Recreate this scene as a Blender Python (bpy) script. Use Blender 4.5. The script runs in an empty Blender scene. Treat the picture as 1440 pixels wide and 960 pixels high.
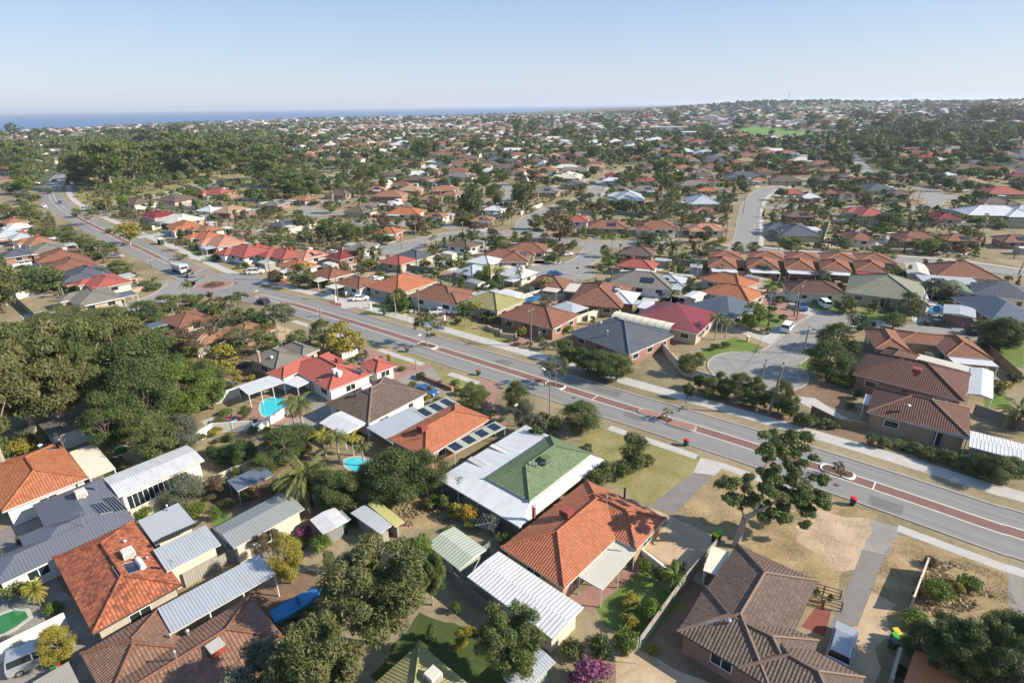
import bpy, math, random
import numpy as np
from mathutils import Vector
random.seed(7); RNG = np.random.default_rng(7)
SC = bpy.context.scene; COL = SC.collection
R = math.radians
# ------------------------------------------------------------------ camera
FPX, CAMH, ROLL = 800.0, 46.0, R(0.76)
PITCH = math.atan((480 - 148.5) / FPX)
cam = bpy.data.objects.new("camera", bpy.data.cameras.new("camera")); COL.objects.link(cam)
cam.data.sensor_width = 36; cam.data.lens = 36 * FPX / 1440
cam.data.clip_start = 1; cam.data.clip_end = 120000
cam.location = (0, 0, CAMH)
from mathutils import Matrix
cam.rotation_euler = (Matrix.Rotation(math.pi / 2 - PITCH, 4, 'X') @ Matrix.Rotation(-ROLL, 4, 'Z')).to_euler()
SC.camera = cam
# ------------------------------------------------------------------ sky, sun, exposure
SUN_AZ, SUN_EL = R(-9), R(31)
world = bpy.data.worlds.new("World"); SC.world = world; world.use_nodes = True
wn = world.node_tree; sky = wn.nodes.new("ShaderNodeTexSky"); sky.sky_type = 'NISHITA'; sky.sun_disc = False
sky.sun_elevation = SUN_EL; sky.sun_rotation = math.pi / 2 - SUN_AZ
sky.altitude = 50; sky.air_density = 1.1; sky.dust_density = 0.7; sky.ozone_density = 1.6
tcw = wn.nodes.new("ShaderNodeTexCoord"); spw = wn.nodes.new("ShaderNodeSeparateXYZ"); wn.links.new(tcw.outputs["Generated"], spw.inputs[0])
rw = wn.nodes.new("ShaderNodeValToRGB"); wn.links.new(spw.outputs[2], rw.inputs[0]); ew = rw.color_ramp.elements
ew[0].position = 0.0; ew[0].color = (.68, .77, .92, 1); ew[1].position = 1.0; ew[1].color = (.25, .42, .76, 1)
for p_, c_ in ((.05, (.58, .70, .90, 1)), (.17, (.34, .52, .85, 1))): e_ = ew.new(p_); e_.color = c_
vw = wn.nodes.new("ShaderNodeVectorMath"); vw.operation = 'SCALE'; vw.inputs["Scale"].default_value = 6.2; wn.links.new(rw.outputs[0], vw.inputs[0])
mw = wn.nodes.new("ShaderNodeMix"); mw.data_type = 'RGBA'; mw.inputs[0].default_value = .75; wn.links.new(sky.outputs[0], mw.inputs[6]); wn.links.new(vw.outputs[0], mw.inputs[7])
wn.links.new(mw.outputs[2], wn.nodes["Background"].inputs[0]); wn.nodes["Background"].inputs[1].default_value = 0.09
sl = bpy.data.lights.new("sun", 'SUN'); sl.energy = 5.0; sl.angle = R(0.5); sl.color = (1, 0.90, 0.76)
so = bpy.data.objects.new("sun", sl); COL.objects.link(so); so.location = (60, -10, 120)
so.rotation_euler = Vector((math.cos(SUN_AZ) * math.cos(SUN_EL), math.sin(SUN_AZ) * math.cos(SUN_EL), math.sin(SUN_EL))).to_track_quat('Z', 'Y').to_euler()
SC.view_settings.view_transform = 'Standard'; SC.view_settings.look = 'None'
SC.view_settings.exposure = 0.86; SC.view_settings.gamma = 1
SC.render.engine = 'CYCLES'; SC.cycles.use_denoising = True
SC.cycles.max_bounces = 5; SC.cycles.diffuse_bounces = 2; SC.cycles.glossy_bounces = 2; SC.cycles.transmission_bounces = 3
SC.cycles.volume_bounces = 0; SC.cycles.transparent_max_bounces = 6
# ------------------------------------------------------------------ picture measurements -> places in the world
CP, SP, CR, SR = math.cos(PITCH), math.sin(PITCH), math.cos(ROLL), math.sin(ROLL)
def at(px, py, z=0.0):
    u = (px - 720) / FPX; v = -(py - 480) / FPX
    x = u * CR + v * SR; y = -u * SR + v * CR
    dx, dy, dz = x, CP + y * SP, -SP + y * CP
    t = (z - CAMH) / dz
    return Vector((dx * t, dy * t, z))
def proj(p):
    x, y, z = p[0], p[1], p[2] - CAMH
    d = y * CP - z * SP
    u = x / d; v = (y * SP + z * CP) / d
    uu = u * CR - v * SR; vv = u * SR + v * CR
    return 720 + uu * FPX, 480 - vv * FPX, d
VIEWS = {1: (0, 600, 8/3), 2: (480, 600, 8/3), 3: (960, 600, 8/3), 4: (0, 360, 3), 5: (480, 360, 3), 6: (960, 360, 3),
         7: (0, 120, 4), 8: (360, 120, 4), 9: (720, 120, 4), 10: (1080, 120, 4), 11: (0, 240, 4), 12: (360, 240, 4),
         13: (720, 240, 4), 14: (1080, 240, 4), 21: (240, 360, 4.5), 22: (560, 400, 4.8), 23: (860, 460, 4.8), 0: (0, 0, 1)}
def pv(k, x, y): o = VIEWS[k]; return (o[0] + x / o[2], o[1] + y / o[2])
def sm(x): x = min(1, max(0, x)); return x * x * (3 - 2 * x)
def coast(a):
    return 2150 + max(0, a + .83) / .83 * 2100 + (max(0, a) * 16000)
def gz(x, y):
    r = math.hypot(x, y)
    if r < 650 or y < 100: return 0.0
    a = x / y
    z = 33 * sm((a - .06) / .4) * sm((r - 1000) / 2100)
    z += 6 * math.sin(x / 310 + 1) * math.sin(y / 270) * sm((r - 650) / 500) * sm((a + .5) / .5)
    d2 = (x - 1125) ** 2 + (y - 2480) ** 2
    z += 12 * math.exp(-d2 / 2 / 330 ** 2)
    z += -7 * sm((r - 1300) / 1200) * (1 - sm((a + .2) / .4))
    R_ = coast(a)
    z = z * (1 - sm((r - R_ + 200) / 500)) - 16 * sm((r - R_ + 200) / 500)
    return z
# ------------------------------------------------------------------ materials
M = {}
def newmat(name, rough=.8, spec=.3):
    m = bpy.data.materials.new(name); m.use_nodes = True; M[name] = m
    b = m.node_tree.nodes["Principled BSDF"]; b.inputs["Roughness"].default_value = rough
    b.inputs["Specular IOR Level"].default_value = spec
    return m, m.node_tree, b
def ramp(nt, fac, stops, inter='LINEAR'):
    n = nt.nodes.new("ShaderNodeValToRGB"); e = n.color_ramp.elements; n.color_ramp.interpolation = inter
    while len(e) < len(stops): e.new(.5)
    for el, (p, c) in zip(e, stops): el.position = p; el.color = (*c, 1)
    nt.links.new(fac, n.inputs[0]); return n.outputs[0]
def noise(nt, vec, scale, detail=4, rough=.55, dist=0):
    n = nt.nodes.new("ShaderNodeTexNoise"); n.inputs["Scale"].default_value = scale; n.inputs["Detail"].default_value = detail
    n.inputs["Roughness"].default_value = rough; n.inputs["Distortion"].default_value = dist
    if vec is not None: nt.links.new(vec, n.inputs["Vector"])
    return n.outputs["Fac"]
def mixc(nt, fac, a, b, mode='MIX'):
    n = nt.nodes.new("ShaderNodeMix"); n.data_type = 'RGBA'; n.blend_type = mode
    for s, v in ((0, fac), (6, a), (7, b)):
        if isinstance(v, (int, float)): n.inputs[s].default_value = v
        elif isinstance(v, tuple): n.inputs[s].default_value = (*v, 1)
        else: nt.links.new(v, n.inputs[s])
    return n.outputs[2]
def math_(nt, op, a, b=None, c=None):
    n = nt.nodes.new("ShaderNodeMath"); n.operation = op
    for i, v in enumerate((a, b, c)):
        if v is None: continue
        if isinstance(v, (int, float)): n.inputs[i].default_value = v
        else: nt.links.new(v, n.inputs[i])
    return n.outputs[0]
def coord(nt, what="Object"):
    return nt.nodes.new("ShaderNodeTexCoord").outputs[what]
def geo_pos(nt): return nt.nodes.new("ShaderNodeNewGeometry").outputs["Position"]
def bump(nt, b, h, dist, strength=1):
    n = nt.nodes.new("ShaderNodeBump"); n.inputs["Strength"].default_value = strength; n.inputs["Distance"].default_value = dist
    nt.links.new(h, n.inputs["Height"]); nt.links.new(n.outputs[0], b.inputs["Normal"])
def plain(name, c, rough=.7, var=.15, sc=1.5, spec=.3, metal=0):
    m, nt, b = newmat(name, rough, spec); b.inputs["Metallic"].default_value = metal
    f = noise(nt, geo_pos(nt), sc)
    nt.links.new(mixc(nt, f, tuple(x * (1 - var) for x in c), tuple(min(1, x * (1 + var)) for x in c)), b.inputs["Base Color"]); return m
def tile(name, c1, c2, dirt=(.06, .05, .04), dirtamt=.35):
    m, nt, b = newmat(name, .75, .25)
    uv = coord(nt, "UV"); sep = nt.nodes.new("ShaderNodeSeparateXYZ"); nt.links.new(uv, sep.inputs[0])
    u = math_(nt, 'DIVIDE', sep.outputs[0], .30); v = math_(nt, 'DIVIDE', sep.outputs[1], .33)
    fu, fv = math_(nt, 'FLOOR', u), math_(nt, 'FLOOR', v)
    cb = nt.nodes.new("ShaderNodeCombineXYZ"); nt.links.new(fu, cb.inputs[0]); nt.links.new(fv, cb.inputs[1])
    wh = nt.nodes.new("ShaderNodeTexWhiteNoise"); nt.links.new(cb.outputs[0], wh.inputs[0])
    n1 = noise(nt, geo_pos(nt), .35, 5, .65)
    f = math_(nt, 'ADD', math_(nt, 'MULTIPLY', wh.outputs[0], .5), math_(nt, 'MULTIPLY', n1, .5))
    col = mixc(nt, ramp(nt, f, [(.25, (0,0,0)), (.75, (1,1,1))]), c1, c2)
    n2 = noise(nt, geo_pos(nt), 1.1, 6, .7)
    dk = ramp(nt, n2, [(.5, (0,0,0)), (.72, (1,1,1))])
    col = mixc(nt, math_(nt, 'MULTIPLY', dk, dirtamt), col, dirt)
    sv = math_(nt, 'FRACT', v); su = math_(nt, 'FRACT', u)
    e = math_(nt, 'LESS_THAN', su, .2)
    e2 = math_(nt, 'LESS_THAN', sv, .14)
    gap = math_(nt, 'MAXIMUM', math_(nt, 'MULTIPLY', e, .5), math_(nt, 'MULTIPLY', e2, .55))
    col = mixc(nt, gap, col, tuple(x * .4 for x in c1))
    nt.links.new(col, b.inputs["Base Color"])
    h = math_(nt, 'ADD', math_(nt, 'SINE', math_(nt, 'MULTIPLY', u, 6.283)), math_(nt, 'MULTIPLY', sv, -1.4))
    bump(nt, b, h, .022, 1)
    return m
def sheet(name, c, rib=.3, stain=(.2, .19, .17), amt=.3, rough=.45):
    m, nt, b = newmat(name, rough, .4)
    uv = coord(nt, "UV"); sep = nt.nodes.new("ShaderNodeSeparateXYZ"); nt.links.new(uv, sep.inputs[0])
    u = math_(nt, 'DIVIDE', sep.outputs[0], rib); fr = math_(nt, 'FRACT', u)
    rr = ramp(nt, fr, [(0, (0,0,0)), (.12, (1,1,1)), (.3, (1,1,1)), (.42, (0,0,0))])
    mp = nt.nodes.new("ShaderNodeMapping"); nt.links.new(uv, mp.inputs[0]); mp.inputs["Scale"].default_value = (1, .2, 1)
    n2 = ramp(nt, noise(nt, mp.outputs[0], 1.2, 6, .7), [(.45, (0,0,0)), (.75, (1,1,1))])
    big = noise(nt, geo_pos(nt), .25, 3)
    col = mixc(nt, big, tuple(x * .88 for x in c), tuple(min(.9, x * 1.08) for x in c))
    col = mixc(nt, math_(nt, 'MULTIPLY', n2, amt), col, stain)
    col = mixc(nt, math_(nt, 'MULTIPLY', math_(nt, 'SUBTRACT', 1, rr), .22), col, tuple(x * .35 for x in c))
    nt.links.new(col, b.inputs["Base Color"]); bump(nt, b, rr, .035, 1); return m
def brick(name, c1, c2, mortar=(.45, .42, .37)):
    m, nt, b = newmat(name, .85, .2)
    uv = coord(nt, "UV"); t = nt.nodes.new("ShaderNodeTexBrick"); nt.links.new(uv, t.inputs[0])
    t.inputs["Scale"].default_value = 1; t.inputs["Brick Width"].default_value = .24; t.inputs["Row Height"].default_value = .086
    t.inputs["Mortar Size"].default_value = .008
    t.inputs["Color1"].default_value = (*c1, 1); t.inputs["Color2"].default_value = (*c2, 1); t.inputs["Mortar"].default_value = (*mortar, 1)
    n2 = noise(nt, geo_pos(nt), .8, 5)
    nt.links.new(mixc(nt, .35, t.outputs[0], ramp(nt, n2, [(.3, (.45,.45,.45)), (.7, (.9,.9,.9))]), 'MULTIPLY'), b.inputs["Base Color"]); return m
def ground(name, cols, s1=.12, s2=1.3, rough=.95, bd=.05, seedoff=0):
    m, nt, b = newmat(name, rough, .1)
    mp = nt.nodes.new("ShaderNodeMapping"); nt.links.new(geo_pos(nt), mp.inputs[0]); mp.inputs["Location"].default_value = (seedoff, seedoff * .7, 0)
    p = mp.outputs[0]
    a = noise(nt, p, s1, 6, .6, .4); c = noise(nt, p, s2, 6, .7); d = noise(nt, p, 9, 3, .7)
    f = math_(nt, 'ADD', math_(nt, 'ADD', math_(nt, 'MULTIPLY', a, .5), math_(nt, 'MULTIPLY', c, .32)), math_(nt, 'MULTIPLY', d, .18))
    n = len(cols)
    nt.links.new(ramp(nt, f, [(.3 + .4 * i / (n - 1), q) for i, q in enumerate(cols)]), b.inputs["Base Color"])
    bump(nt, b, math_(nt, 'ADD', c, d), bd, .6); return m
T = tile
T("terracotta", (.44, .16, .08), (.34, .12, .06), dirtamt=.22); T("mottled", (.50, .16, .075), (.15, .05, .032), dirtamt=.65)
T("orange_tile", (.44, .18, .085), (.34, .11, .05), dirtamt=.25); T("red_tile", (.46, .13, .095), (.38, .105, .08), dirtamt=.18)
T("brown_tile", (.115, .08, .062), (.165, .122, .098), dirtamt=.35); T("weathered_tile", (.28, .15, .095), (.165, .10, .07), (.09, .08, .065), dirtamt=.55); T("choc_tile", (.10, .045, .035), (.14, .07, .05), dirtamt=.2)
T("terr_brown", (.26, .115, .07), (.19, .085, .055), dirtamt=.35); T("grey_tile", (.17, .16, .135), (.23, .21, .18), dirtamt=.4)
T("slate_tile", (.075, .085, .105), (.11, .12, .14), dirtamt=.15); T("olive_tile", (.27, .25, .10), (.35, .32, .15), dirtamt=.3)
T("green_tile", (.12, .175, .085), (.17, .225, .125), dirtamt=.3); T("faded_terracotta", (.35, .17, .10), (.25, .12, .075), dirtamt=.3); T("faded_red", (.38, .10, .08), (.30, .09, .07), dirtamt=.2); T("salmon_tile", (.50, .24, .16), (.42, .20, .14), dirtamt=.15)
T("maroon_tile", (.22, .035, .04), (.17, .03, .035), dirtamt=.15); T("tan_tile", (.38, .25, .16), (.30, .20, .13), dirtamt=.2)
T("greygreen_tile", (.19, .20, .145), (.25, .25, .19), dirtamt=.3)
sheet("bluegrey_metal", (.13, .14, .175), .3, (.2, .2, .22), .15); sheet("white_metal", (.62, .63, .64), .3, (.33, .31, .28), .55)
sheet("zinc_metal", (.42, .45, .48), .28, (.28, .25, .22), .4); sheet("grey_metal", (.27, .29, .28), .3, (.2, .19, .16), .4)
sheet("cream_metal", (.60, .57, .47), .3, (.4, .36, .28), .3); sheet("pale_green_metal", (.40, .45, .36), .4, (.3, .24, .2), .5)
sheet("yellow_metal", (.48, .47, .16), .25, (.3, .28, .15), .4); sheet("slate_metal", (.10, .125, .155), .3, (.1, .1, .1), .2)
sheet("orange_metal", (.48, .165, .06), .26, (.3, .1, .05), .3); sheet("red_metal", (.42, .05, .05), .3, (.3, .1, .1), .3)
sheet("maroon_metal", (.20, .03, .04), .3, (.15, .05, .05), .2); sheet("rust_stripe", (.62, .62, .61), .42, (.30, .27, .25), .6)
sheet("fence_sheet", (.36, .34, .29), .25, (.2, .19, .16), .5, .8); sheet("fence_grey", (.22, .23, .22), .25, (.15, .14, .12), .5, .8)
sheet("roller_door", (.5, .48, .43), .2)
brick("cream_brick", (.50, .43, .33), (.42, .35, .26)); brick("red_brick", (.30, .12, .07), (.23, .09, .055)); brick("tan_brick", (.42, .27, .15), (.36, .22, .12))
brick("pink_paving", (.36, .20, .155), (.30, .165, .13), (.3, .22, .18)); brick("grey_paving", (.25, .225, .21), (.20, .185, .175), (.18, .17, .16))
brick("red_paving", (.27, .075, .06), (.22, .065, .05), (.2, .1, .09))
plain("white_render", (.68, .66, .60), .8); plain("cream_render", (.56, .50, .40), .8); plain("concrete", (.40, .385, .35), .9, .2, .7)
plain("kerb_concrete", (.34, .325, .29), .9, .2, 2); plain("white_paint", (.72, .72, .70), .5, .1); plain("road_paint", (.66, .66, .64), .7, .25, 3)
plain("gutter", (.50, .49, .46), .5); plain("dark_gutter", (.07, .06, .06), .5); plain("glass", (.02, .03, .035), .08, 0, 1, .6)
plain("door_wood", (.16, .08, .04), .6); plain("timber", (.20, .15, .10), .85, .3, 4); plain("pole_wood", (.19, .16, .13), .9, .3, 5)
plain("steel", (.38, .39, .40), .4, .1, 2, .5, .6); plain("solar_cell", (.012, .017, .035), .15, .1, 2, .6); plain("black_rubber", (.02, .02, .02), .8)
plain("cooler_cream", (.55, .52, .45), .6); plain("cooler_red", (.26, .06, .05), .6); plain("bin_green", (.02, .06, .035), .5); plain("bin_red", (.55, .02, .03), .4)
plain("bin_yellow", (.6, .42, .02), .4); plain("bin_lime", (.05, .38, .06), .4); plain("car_white", (.72, .72, .72), .2, .02, 1, .5); plain("car_silver", (.40, .42, .44), .25, .03, 1, .5, .4)
plain("car_navy", (.015, .02, .05), .15, .05, 1, .6); plain("car_blue", (.03, .09, .22), .2, .05, 1, .6); plain("car_dark", (.03, .03, .035), .2, .05, 1, .6); plain("car_red", (.35, .02, .02), .2, .05, 1, .5)
plain("lamp_glass", (.7, .68, .6), .2); plain("red_lamp", (.4, .02, .02), .3); plain("blue_tarp", (.02, .17, .36), .5, .3, 2); plain("blue_shade", (.03, .12, .35), .6)
plain("pool_tile", (.10, .42, .48), .4, .1, 1); plain("stone", (.42, .33, .24), .9, .3, 2); plain("canvas", (.62, .56, .44), .8)
plain("retic_red", (.27, .15, .12), .9, .25, 1.5); plain("cap_tan", (.20, .14, .105), .8, .25, 3); plain("median_brick", (.175, .098, .08), .9, .25, 1.2); plain("mulch", (.10, .055, .035), .95, .4, 4)
plain("shadecloth", (.10, .13, .17), .8); plain("bark_pale", (.34, .29, .23), .9, .4, 3); plain("bark_dark", (.12, .09, .065), .95, .4, 4)
ground("ground_dry", [(.10,.10,.045), (.18,.155,.085), (.29,.235,.15), (.38,.31,.21)], .07)
ground("ground_far", [(.05,.07,.03), (.075,.09,.045), (.12,.12,.07), (.22,.19,.135)], .012, .08)
ground("dry_grass", [(.12,.10,.045), (.24,.18,.09), (.36,.265,.15), (.47,.36,.225)], .3, 2.2, seedoff=11)
ground("green_verge", [(.10,.12,.035), (.18,.18,.06), (.27,.235,.105), (.38,.30,.18)], .2, 1.5, seedoff=31)
ground("lawn", [(.07,.12,.025), (.10,.155,.035), (.14,.18,.05), (.20,.20,.08)], .3, 2, seedoff=5)
ground("oval_grass", [(.10,.19,.04), (.13,.22,.05), (.17,.26,.07)], .02, .3)
ground("sand", [(.27,.19,.115), (.42,.315,.205), (.54,.42,.30)], .35, 2, seedoff=3)
ground("dark_lawn", [(.035,.05,.018), (.06,.085,.025), (.09,.11,.04)], .3, 2)
ground("bare_brown", [(.12,.075,.05), (.19,.13,.085), (.27,.19,.125)], .3, 1.7, seedoff=8)
ground("gravel", [(.19,.175,.15), (.25,.235,.21), (.33,.30,.26)], .3, 2.5, seedoff=9)
# asphalt: wheel tracks follow the surface's own lengthwise UV
def asphalt(name, base, tracks):
    m, nt, b = newmat(name, .85, .25)
    uv = coord(nt, "UV"); sep = nt.nodes.new("ShaderNodeSeparateXYZ"); nt.links.new(uv, sep.inputs[0])
    mp = nt.nodes.new("ShaderNodeMapping"); nt.links.new(uv, mp.inputs[0]); mp.inputs["Scale"].default_value = (.02, 1.3, 1)
    f = noise(nt, mp.outputs[0], 1.6, 5, .6); g = noise(nt, geo_pos(nt), .5, 5, .6); h = noise(nt, geo_pos(nt), 14, 2)
    s = math_(nt, 'ADD', math_(nt, 'ADD', math_(nt, 'MULTIPLY', f, tracks), math_(nt, 'MULTIPLY', g, .7 - tracks)), math_(nt, 'MULTIPLY', h, .3))
    wt = math_(nt, 'COSINE', math_(nt, 'MULTIPLY', math_(nt, 'SUBTRACT', math_(nt, 'ABSOLUTE', sep.outputs[1]), 2.15), 3.696)); s = math_(nt, 'SUBTRACT', s, math_(nt, 'MULTIPLY', wt, .045 * tracks))
    nt.links.new(ramp(nt, s, [(.3, tuple(x * .72 for x in base)), (.7, tuple(x * 1.25 for x in base))]), b.inputs["Base Color"])
asphalt("asphalt", (.205, .20, .19), .5); asphalt("side_asphalt", (.235, .228, .212), .2); asphalt("old_asphalt", (.15, .15, .14), .1)
m, nt, b = newmat("pool_water", .04, .6); nt.links.new(mixc(nt, noise(nt, geo_pos(nt), .7), (.03,.42,.50), (.07,.55,.60)), b.inputs["Base Color"]); bump(nt, b, noise(nt, geo_pos(nt), 3), .03, .4)
m, nt, b = newmat("green_water", .06, .5); b.inputs["Base Color"].default_value = (.03, .16, .05, 1)
m, nt, b = newmat("sea", .35, .3)
p = geo_pos(nt); mp = nt.nodes.new("ShaderNodeMapping"); nt.links.new(p, mp.inputs[0]); mp.inputs["Scale"].default_value = (.0006, .0016, 1)
nt.links.new(ramp(nt, noise(nt, mp.outputs[0], 1.5, 6, .65), [(.3, (.008,.065,.19)), (.7, (.02,.10,.24))]), b.inputs["Base Color"])
bump(nt, b, noise(nt, p, .05, 6, .7), 1.5, .5)
def leafmat(name, c1, c2, c3):
    m, nt, b = newmat(name, .6, .25)
    at_ = nt.nodes.new("ShaderNodeAttribute"); at_.attribute_name = "rnd"
    n1 = noise(nt, coord(nt, "Object"), .55, 4, .6)
    f = math_(nt, 'ADD', math_(nt, 'MULTIPLY', at_.outputs["Fac"], .55), math_(nt, 'MULTIPLY', n1, .45))
    col = ramp(nt, f, [(.2, c1), (.5, c2), (.8, c3)])
    nt.links.new(col, b.inputs["Base Color"])
    tr = nt.nodes.new("ShaderNodeBsdfTranslucent"); nt.links.new(col, tr.inputs[0])
    mx = nt.nodes.new("ShaderNodeMixShader"); mx.inputs[0].default_value = .22
    out = nt.nodes["Material Output"]; nt.links.new(b.outputs[0], mx.inputs[1]); nt.links.new(tr.outputs[0], mx.inputs[2]); nt.links.new(mx.outputs[0], out.inputs[0])
leafmat("leaf_gum", (.068,.084,.027), (.118,.132,.045), (.19,.19,.078)); leafmat("leaf_olive", (.062,.088,.025), (.11,.138,.042), (.18,.20,.068))
leafmat("leaf_dark", (.042,.066,.022), (.078,.112,.036), (.13,.16,.052)); leafmat("leaf_bright", (.07,.11,.02), (.12,.175,.03), (.19,.23,.05))
leafmat("leaf_grey", (.085,.095,.06), (.13,.145,.095), (.21,.22,.155)); leafmat("leaf_brown", (.08,.06,.035), (.14,.105,.06), (.20,.16,.09))
leafmat("leaf_yellow", (.16,.15,.02), (.27,.24,.04), (.38,.33,.06)); leafmat("leaf_gold", (.30,.19,.02), (.46,.30,.03), (.5,.38,.06)); leafmat("leaf_magenta", (.07,.09,.03), (.20,.07,.12), (.46,.09,.30))
leafmat("leaf_palm", (.06,.08,.022), (.12,.14,.04), (.22,.22,.08)); leafmat("leaf_far", (.045,.065,.03), (.075,.095,.042), (.12,.13,.06))
leafmat("leaf_mixed", (.045,.07,.02), (.09,.125,.035), (.18,.19,.06)); leafmat("straw", (.20,.15,.08), (.33,.26,.15), (.45,.36,.22)); leafmat("twig_red", (.12,.09,.055), (.20,.145,.09), (.27,.20,.12))
# ------------------------------------------------------------------ mesh builder
class MB:
    def __init__(s): s.v = []; s.f = []; s.m = []; s.uv = []; s.mats = []
    def mi(s, name):
        if name not in s.mats: s.mats.append(name)
        return s.mats.index(name)
    def poly(s, pts, mat, uv=None, rot=False):
        i = len(s.v); pts = [Vector(p) for p in pts]; s.v += [tuple(p) for p in pts]; s.f.append(list(range(i, i + len(pts)))); s.m.append(s.mi(mat))
        if uv is None:
            e = (pts[1] - pts[0]); e = e.normalized() if e.length > 1e-6 else Vector((1, 0, 0))
            n = Vector((0, 0, 0))
            for k in range(1, len(pts) - 1): n += (pts[k] - pts[0]).cross(pts[k + 1] - pts[0])
            n = n.normalized() if n.length > 1e-9 else Vector((0, 0, 1)); t = n.cross(e)
            uv = [((p - pts[0]).dot(e), (p - pts[0]).dot(t)) for p in pts]
            if rot: uv = [(b, a) for a, b in uv]
        s.uv += uv
    def box(s, c, size, mat, a=0.0, top=None, z0=True):
        cx, cy, cz = c; l, w, h = size; ca, sa = math.cos(a), math.sin(a)
        P = [(cx + x * l / 2 * ca - y * w / 2 * sa, cy + x * l / 2 * sa + y * w / 2 * ca) for x, y in ((-1, -1), (1, -1), (1, 1), (-1, 1))]
        s.prism(P, cz, cz + h, mat, top)
    def prism(s, P, z0, z1, mat, top=None, bottom=True):
        n = len(P)
        for i in range(n):
            a, b = P[i], P[(i + 1) % n]
            s.poly([(a[0], a[1], z0), (b[0], b[1], z0), (b[0], b[1], z1), (a[0], a[1], z1)], mat)
        s.poly([(p[0], p[1], z1) for p in P], top or mat)
        if bottom: s.poly([(p[0], p[1], z0) for p in reversed(P)], mat)
    def tube(s, a, b, r0, r1, mat, n=7, cap=True):
        a, b = Vector(a), Vector(b); d = (b - a).normalized(); x = d.orthogonal().normalized(); y = d.cross(x)
        A = [a + (x * math.cos(6.2832 * i / n) + y * math.sin(6.2832 * i / n)) * r0 for i in range(n)]
        B = [b + (x * math.cos(6.2832 * i / n) + y * math.sin(6.2832 * i / n)) * r1 for i in range(n)]
        for i in range(n): j = (i + 1) % n; s.poly([A[i], A[j], B[j], B[i]], mat)
        if cap: s.poly(B, mat); s.poly(list(reversed(A)), mat)
    def bar(s, a, b, w, h, mat):
        a, b = Vector(a), Vector(b); d = (b - a).normalized(); x = d.cross(Vector((0, 0, 1)))
        x = (x.normalized() if x.length > .01 else Vector((1, 0, 0))) * w / 2; z = x.normalized().cross(d) * h / 2
        A = [a - x - z, a + x - z, a + x + z, a - x + z]; B = [q + (b - a) for q in A]
        for i in range(4): j = (i + 1) % 4; s.poly([A[i], A[j], B[j], B[i]], mat)
        s.poly(B, mat); s.poly(list(reversed(A)), mat)
    def build(s, name, parent=None, origin=None, weld=True):
        me = bpy.data.meshes.new(name); o = Vector(origin) if origin is not None else (parent['_o'] if parent is not None and '_o' in parent else Vector((0, 0, 0)))
        o = Vector(o)
        vs = [(x - o[0], y - o[1], z - o[2]) for x, y, z in s.v]
        fs = s.f
        if weld:
            key = {}; idx = []; nv = []
            for p in vs:
                k = (round(p[0], 4), round(p[1], 4), round(p[2], 4))
                if k not in key: key[k] = len(nv); nv.append(p)
                idx.append(key[k])
            keep = [i for i, f in enumerate(fs) if len({idx[q] for q in f}) == len(f)]
            if len(keep) == len(fs): vs = nv; fs = [[idx[q] for q in f] for f in fs]
        me.from_pydata(vs, [], fs)
        for n in s.mats: me.materials.append(M[n])
        me.polygons.foreach_set("material_index", s.m)
        uvl = me.uv_layers.new(name="UVMap"); uvl.data.foreach_set("uv", [c for q in s.uv for c in q])
        me.update()
        ob = bpy.data.objects.new(name, me); COL.objects.link(ob)
        if parent is not None: ob.parent = parent
        else: ob.location = o
        return ob
THINGS = []
def tag(o, label, cat, group=None, px=None):
    o['label'] = label; o['category'] = cat
    if group: o['group'] = group
    THINGS.append([o, px]); return o
def struct(o, kind='structure'): o['kind'] = kind; return o
def thing(name, loc, label, cat, group=None):
    o = bpy.data.objects.new(name, None); COL.objects.link(o); o.location = loc; o['_o'] = tuple(loc); o.empty_display_size = .3
    return tag(o, label, cat, group)
# landmarks (place in the photograph, phrase) used to word what each repeat stands beside
LM = []
def lm(x, y, t): LM.append((x, y, t))
AUTO = []
def auto(o, desc, cat, group, px, ground_=True):
    o['category'] = cat; o['group'] = group; AUTO.append((o, desc, px)); return o
def resolve_labels():
    base = {}
    for o, d, (x, y) in AUTO:
        best = None
        for (lx, ly, t) in LM:
            s = 1 + 5 * max(0, (400 - y)) / 400
            dd = math.hypot(x - lx, (y - ly) * s)
            if dd < 2 or t in d: continue
            if best is None or dd < best[0]: best = (dd, lx, ly, t)
        dd, lx, ly, t = best
        dx, dy = x - lx, (y - ly) * (1.6 if y > 300 else 3)
        rel = ("right of" if dx > 0 else "left of") if abs(dx) > abs(dy) * .8 else ("behind" if dy < 0 else "in front of")
        base.setdefault((d, rel, t), []).append((dd, x, y, o))
    ORD = ["", "second ", "third ", "fourth ", "fifth ", "sixth ", "seventh ", "eighth ", "ninth ", "tenth ", "eleventh ", "twelfth ", "thirteenth ", "fourteenth ", "fifteenth ", "sixteenth ", "seventeenth ", "eighteenth "]
    for (d, rel, t), L in base.items():
        L.sort(key=lambda q: q[0])
        for i, (dd, x, y, o) in enumerate(L):
            if len(L) == 1: o['label'] = f"{d} {rel} {t}"
            elif i < len(ORD): o['label'] = f"{d} {rel} {t}, {ORD[i]}nearest to it"
            else: o['label'] = f"{d} {rel} {t}, {i + 1}th nearest to it"
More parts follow.
